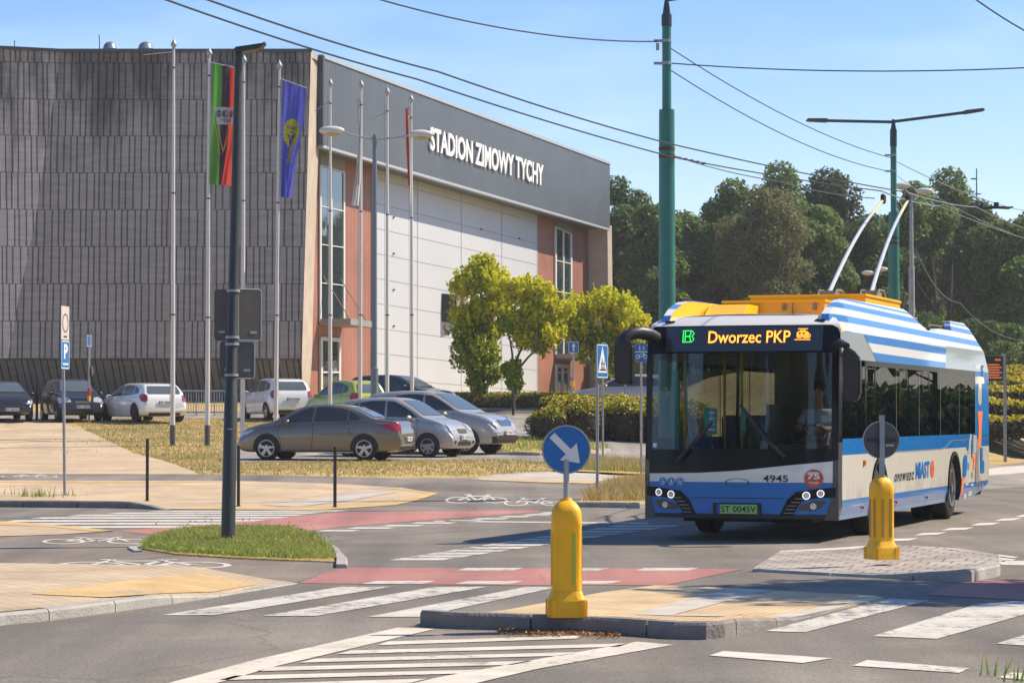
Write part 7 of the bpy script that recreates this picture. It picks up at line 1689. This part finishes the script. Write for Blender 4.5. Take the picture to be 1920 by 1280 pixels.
# -- wires
def wire(name, label, pts, r=.011, sag=0.0, mk='wire', n_=14, group=None):
    P = []
    for a, b in zip(pts, pts[1:]):
        for i in range(n_):
            t = i / n_; q = a.lerp(b, t); q.z -= sag * 4 * t * (1 - t); P.append(q)
    P.append(pts[-1]); mb = MB(); o0 = P[0].copy(); mb.tube([p - o0 for p in P], r, 5); o = mb.build(name, M[mk], loc=o0); return tag(o, label, 'cable', group)
def h52(px, py, z=5.22):
    r = ray(px, py); t = (z - CH) / r.z; return Vector((r.x * t, r.y * t, z))
def ext(a, b, k): return b + (b - a) * k
wa = [h52(312, 0), h52(780, 148), h52(1263, 295), h52(1652, 358)]; wb_ = [h52(390, 0), h52(820, 134), h52(1250, 268), h52(1702, 361)]
wa = [ext(wa[1], wa[0], .8)] + wa; wb_ = [ext(wb_[1], wb_[0], .8)] + wb_
wire('contact_wire', 'lower of the two overhead contact wires crossing in front of the hall', wa, .010, .03); wire('contact_wire', 'upper of the two overhead contact wires crossing in front of the hall', wb_, .010, .03)
wire('contact_wire', 'overhead wire running on from the left trolley pole to the right edge', [h52(1652, 358), at(1760, 386, 62), at(1940, 452, 66)], .013, .05, 'wirepale'); wire('contact_wire', 'overhead wire running on from the right trolley pole to the right edge', [h52(1702, 361), at(1830, 388, 64), at(1945, 435, 68)], .013, .05, 'wirepale')
P1_ = lambda py, dx=0: at(1251 + dx, py, 51.5); P2_ = lambda py, dx=0: at(1677 + dx, py, 77.5)
wire('span_wire', 'span wire from the upper left sky to the front green mast', [at(640, -22, 40), P1_(78, -18)], .014, .22)
wire('span_wire', 'nearly level span wire from the front mast to the right edge', [P1_(119, 8), at(1990, 124, 46)], .012, .12)
wire('span_wire', 'upper feeder cable from the front mast down to the far mast', [P1_(92, 8), P2_(296, -6)], .012, .25); wire('span_wire', 'lower feeder cable from the front mast down to the far mast', [P1_(133, 8), P2_(322, -6)], .012, .3)
wire('span_wire', 'cable leaving the far mast towards the right edge', [P2_(304, 6), at(1945, 400, 100)], .014, .2, 'wirepale'); wire('span_wire', 'cable cutting across the upper right corner of the sky', [at(1800, -22, 34), at(1960, 78, 40)], .012, .04)
wire('span_wire', 'second cable leaving the far mast below the twin lamp', [P2_(330, 6), at(1760, 372, 84), at(1945, 456, 96)], .011, .1, 'wirepale')
wire('span_wire', 'pale slack cable curving down behind the trolleybus', [at(1716, 466, 70), at(1800, 568, 70), at(1945, 635, 70)], .010, .35, 'wirepale')
wire('span_wire', 'insulated stay wire from the front mast towards the trolley poles', [P1_(292, 12), at(1460, 340, 47), h52(1640, 372, 5.3)], .010, .05, 'wirepale')
mb = MB(); a, b = P1_(294, 14), at(1322, 307, 50.6)
for k in range(5): q = a.lerp(b, .15 + k * .2); mb.sphere(tuple(q - a), (.05, .025, .025), 8, 5)
mb.tube([Vector((0, 0, 0)), b - a], .012, 5)
o = mb.build('insulator_chain', M['rust'], loc=a); tag(o, 'row of dark insulators on the wire just right of the front mast', 'insulator')
a = at(1868, 390, 66); mb = MB(); mb.tube([(-.65, 0, .04), (-.3, 0, .0), (0, 0, .02), (.3, 0, .0), (.42, 0, .03)], [.02, .035, .04, .035, .015], 8); mb.box((.0, 0, .06), (.12, .05, .16)); mb.box((-.38, 0, .03), (.08, .05, .10)); o = mb.build('wire_switch', M['wire'], loc=a); tag(o, 'black overhead-wire fitting in front of the trees at the right', 'wire fitting')
# -- posts
def post(label, px, y0, y1, r=.03):
    b = gp(px, y0, .012); H = at(px, y1, b.y).z - b.z; t = thing('bollard_post', label, 'post', b, 0, 'thin black posts'); mb = MB(); mb.cyl((0, 0, -.05), (0, 0, H - .01), r, n=14); mb.cyl((0, 0, H - .01), (0, 0, H), r, r * .8, 14); mb.build('shaft', M['postblk'], t, smooth=True); mb = MB(); mb.cyl((0, 0, 0), (0, 0, .012), r * 1.7, n=14); mb.build('foot', M['rust'], t)
post('thin black post left of the lamp post on the far pavement', 276, 939, 822); post('thin black post just right of the leaning lamp post', 447, 949, 834); post('thin black post in front of the bronze sedan', 628, 951, 836)
post('short black post beside the black sedan at the left', 69, 787, 720, .05); post('short black post at the foot of the wide golden maple', 962, 778, 733, .05); post('short black post right of the clipped hedge gap', 1004, 757, 733, .05)
# -- railing
a, b = gx(334, 104), gx(436, 104); t = thing('railing', 'low grey steel railing between the white cars', 'railing', a); d = b - a; mb = MB()
for z in (.12, .95): mb.cyl((0, 0, z), d + Vector((0, 0, z)), .025, n=8)
mb.build('rail', M['rim_s'], t); mb = MB()
for k in range(22): q = d * (k / 21); mb.cyl(q + Vector((0, 0, .0 if k % 7 == 0 else .12)), q + Vector((0, 0, .95)), .024 if k % 7 == 0 else .013, n=6)
mb.build('balusters', M['rim_s'], t)
# -- road signs on posts
def sign_post(name, label, b, H, r=.028, mk='galv', lean=0.0):
    t = thing(name, label, 'traffic sign', b, 0); mb = MB(); mb.tube([(0, 0, -.05), (lean, 0, H)], r, 12); mb.build('post', M[mk], t, smooth=True); return t
def plate(t, name, z0, z1, w, ang, mk, off=.05, x=0.0, border=True):
    Mr = Matrix.Rotation(R(ang), 3, 'Z'); f = lambda u, v, o: Mr @ Vector((u, -off - o, v)) + Vector((x, 0, 0)); rr = .03; cs = []
    for cx, cz, a0 in ((w / 2 - rr, z0 + rr, -90), (w / 2 - rr, z1 - rr, 0), (-w / 2 + rr, z1 - rr, 90), (-w / 2 + rr, z0 + rr, 180)): cs += [(cx + rr * math.cos(R(a0 + 22.5 * k)), cz + rr * math.sin(R(a0 + 22.5 * k))) for k in range(5)]
    mb = MB(); mb.prism(cs, f, -.012, 0); o = mb.build(name, M[mk], t)
    if border:
        mb = MB(); i_ = .018
        for q in ([(-w / 2 + .01, z0 + .01), (w / 2 - .01, z0 + .01), (w / 2 - .01, z0 + .01 + i_), (-w / 2 + .01, z0 + .01 + i_)], [(-w / 2 + .01, z1 - .01 - i_), (w / 2 - .01, z1 - .01 - i_), (w / 2 - .01, z1 - .01), (-w / 2 + .01, z1 - .01)], [(-w / 2 + .01, z0 + .01), (-w / 2 + .01 + i_, z0 + .01), (-w / 2 + .01 + i_, z1 - .01), (-w / 2 + .01, z1 - .01)], [(w / 2 - .01 - i_, z0 + .01), (w / 2 - .01, z0 + .01), (w / 2 - .01, z1 - .01), (w / 2 - .01 - i_, z1 - .01)]): flat(mb, f, q, .003)
        mb.build('border', M['swhite'] if mk == 'sblue' else M['sback'], o)
    return o, f
M['sgrey_face'] = mat('sign_face_pale', (.55, .50, .45), .5)
def figure(mb, f, x, z, s, off=.006):
    flat(mb, f, circ(x, z + .92 * s, .08 * s, n=10), off); stroke2(mb, f, [(x, z + .82 * s), (x - .02 * s, z + .45 * s), (x - .15 * s, z)], .12 * s, off); stroke2(mb, f, [(x - .02 * s, z + .45 * s), (x + .14 * s, z + .02 * s)], .10 * s, off); stroke2(mb, f, [(x - .2 * s, z + .5 * s), (x, z + .78 * s), (x + .2 * s, z + .52 * s)], .07 * s, off)
b = gp(121.5, 929); kk = FPX / b.y; Zt = lambda py: at(120, py, b.y).z - b.z
t = sign_post('parking_sign', 'narrow-angled blue parking sign under a pale disc sign on a thin pole at the left', b, Zt(572), .03, lean=-(5.5) / kk)
o, f = plate(t, 'parking_plate', Zt(692), Zt(638), .52, 82, 'sblue', .045, -.045); mb = MB(); text_on(mb, 'P', f, -.11, .13, Zt(692) + .20, Zt(638) - .07, .006, .04)
stroke2(mb, f, [(-.17, Zt(692) + .1), (.18, Zt(692) + .1)], .035, .006); mb.build('lettering', M['swhite'], o)
o, f = plate(t, 'upper_plate', Zt(637), Zt(574), .50, 82, 'sgrey_face', .045, -.05, border=False); mb = MB(); zc = (Zt(637) + Zt(574)) / 2; ringf(mb, f, 0, zc, .16, .185, .006, 24); mb.build('ring', M['rust'], o); mb = MB(); flat(mb, f, [(-.1, zc - .28), (.1, zc - .28), (.1, zc - .25), (-.1, zc - .25)], .006); mb.build('lettering', M['ink'], o)
b = gx(167, 97.5); Zt = lambda py: at(167, py, b.y).z - b.z; t = sign_post('banded_pole', 'thin pole with red and yellow bands before the black hatchback', b, Zt(628), .04)
for y0, y1, mk in ((742, 728, 'rb'), (754, 742, 'y_bol'), (766, 754, 'rb')): mb = MB(); mb.cyl((0, 0, Zt(y0)), (0, 0, Zt(y1)), .062, n=12); mb.build('band', M[mk], t)
plate(t, 'small_plate', Zt(650), Zt(628), .5, 80, 'sblue', .03, -.03); mb = MB(); mb.prism(circ(0, 0, .19, n=20), lambda u, v, w: Vector((.10 + w, u, Zt(695) + v)), 0, .03); mb.build('round_plate', M['sback'], t)
# crossing sign
b = gp(1120, 938); Zt = lambda py: at(1122, py, b.y).z - b.z
t = sign_post('crossing_sign', 'blue pedestrian crossing sign with a white triangle, seen at an angle, left of the bus', b, Zt(655), .03)
z0, z1 = Zt(709), Zt(645); o, f = plate(t, 'sign_plate', z0, z1, .62, 68, 'sblue', .05, .05); h = z1 - z0
mb = MB(); flat(mb, f, [(-.25, z0 + h * .16), (.25, z0 + h * .16), (.0, z1 - h * .05)], .004); tr = mb.build('triangle', M['swhite'], o)
mb = MB(); figure(mb, f, -.03, z0 + h * .22, h * .36, .008); figure(mb, f, .08, z0 + h * .24, h * .3, .008); stroke2(mb, f, [(-.17, z0 + h * .245), (.19, z0 + h * .245)], .02, .009); mb.build('figures', M['ink'], tr)
def art_arrow_r(mb, fn, r): art_arrow(mb, fn, r)
disc_sign('keep_right_sign', 'blue round sign half hidden behind the pedestrian crossing sign', gx(1133, 70), R(60), .24, at(1133, 659, 70).z - gx(1133, 70).z, art=art_arrow_r, pole=-.05)
# shared path sign
b = gp(1203, 901)
def art_path(mb, fn, r):
    stroke2(mb, fn, [(-.93, .08), (.93, .08)], .10, .003); figure(mb, fn, -.18, .22, .55, .004); figure(mb, fn, .22, .22, .5, .004)
    for cx in (-.38, .38): ringf(mb, fn, cx, -.42, .17, .24, .004, 20)
    for pl in ([(-.38, -.42), (-.12, -.12), (.28, -.12), (0, -.42), (-.38, -.42)], [(.38, -.42), (.24, -.02)]): stroke2(mb, fn, pl, .06, .004)
disc_sign('shared_path_sign', 'round blue foot and cycle path sign between the bus mirror and the windscreen', b, R(8), .225, at(1206, 661, b.y).z - b.z, art=art_path, pole=-.05)
# one-way arrow sign
b = gx(1075, 101); Zt = lambda py: at(1075, py, b.y).z - b.z; t = sign_post('one_way_sign', 'small square blue sign with a white upward arrow above the hedge', b, Zt(642), .035)
o, f = plate(t, 'sign_plate', Zt(662), Zt(640), .40, 8, 'sblue', .05); zc = Zt(651); mb = MB(); flat(mb, f, [(-.03, zc - .15), (.03, zc - .15), (.03, zc + .03), (.09, zc + .03), (0, zc + .16), (-.09, zc + .03), (-.03, zc + .03)], .006); mb.build('arrow', M['swhite'], o)
mb = MB(); mb.cyl((0, 0, Zt(725)), (0, 0, Zt(714)), .05, n=12); mb.build('band', M['y_bol'], t)
# passenger information board
b = gx(1884, 92); Zt = lambda py: at(1884, py, b.y).z - b.z; t = thing('information_board', 'dark electronic departure board with orange lines behind the tail of the bus', 'information board', b)
mb = MB(); mb.box((0, 0, Zt(690) / 2), (.10, .10, Zt(690))); mb.box((-.03, 0, Zt(690)), (.10, .28, 1.0)); mb.build('post', M['galv'], t)
mb = MB(); w = 46 / FPX * 92; mb.box((-w / 2 - .06, -.02, (Zt(668) + Zt(714)) / 2), (w, .22, Zt(668) - Zt(714))); hs = mb.build('housing', M['postblk'], t, bevel=.02)
mb = MB(); f = lambda u, v, o: Vector((-w - .04 + u * w, -.135 - o, Zt(714) + v * (Zt(668) - Zt(714))))
for k in range(6): flat(mb, f, [(.12, .10 + k * .105), (.90 - .1 * (k % 2), .10 + k * .105), (.90 - .1 * (k % 2), .165 + k * .105), (.12, .165 + k * .105)], .0)
flat(mb, f, [(.62, .82), (.86, .82), (.86, .90), (.62, .90)], 0); mb.build('display_lines', M['led_dim'], hs)
# radio mast behind the wood
b = gx(1833, 230); t = thing('radio_mast', 'thin radio mast standing above the trees at the right', 'mast', b); H = at(1833, 316, 230).z - b.z; mb = MB(); mb.tube([(0, 0, 0), (0, 0, H)], [.12, .05], 8); mb.build('pole', M['sback'], t)
mb = MB(); mb.box((-.25, 0, H - .9), (.5, .1, .12)); mb.box((.1, 0, H - 2.2), (.5, .1, .1)); mb.build('aerial', M['sback'], t)
# ------------------------------------------------------------------ air
mb = MB(); mb.box((0, 300, 28.5), (2600, 2600, 65)); hz = mb.build('haze', bpy.data.materials.new('haze_air')); hz['kind'] = 'stuff'; hz['label'] = 'thin pale summer haze softening the far trees'
hm = hz.data.materials[0]; hm.use_nodes = True; hn = hm.node_tree.nodes; hn.remove(hn['Principled BSDF']); pv = hn.new('ShaderNodeVolumePrincipled'); pv.inputs['Color'].default_value = (.95, .95, .95, 1); pv.inputs['Density'].default_value = .00035; pv.inputs['Anisotropy'].default_value = .2
hm.node_tree.links.new(pv.outputs[0], hn['Material Output'].inputs['Volume'])
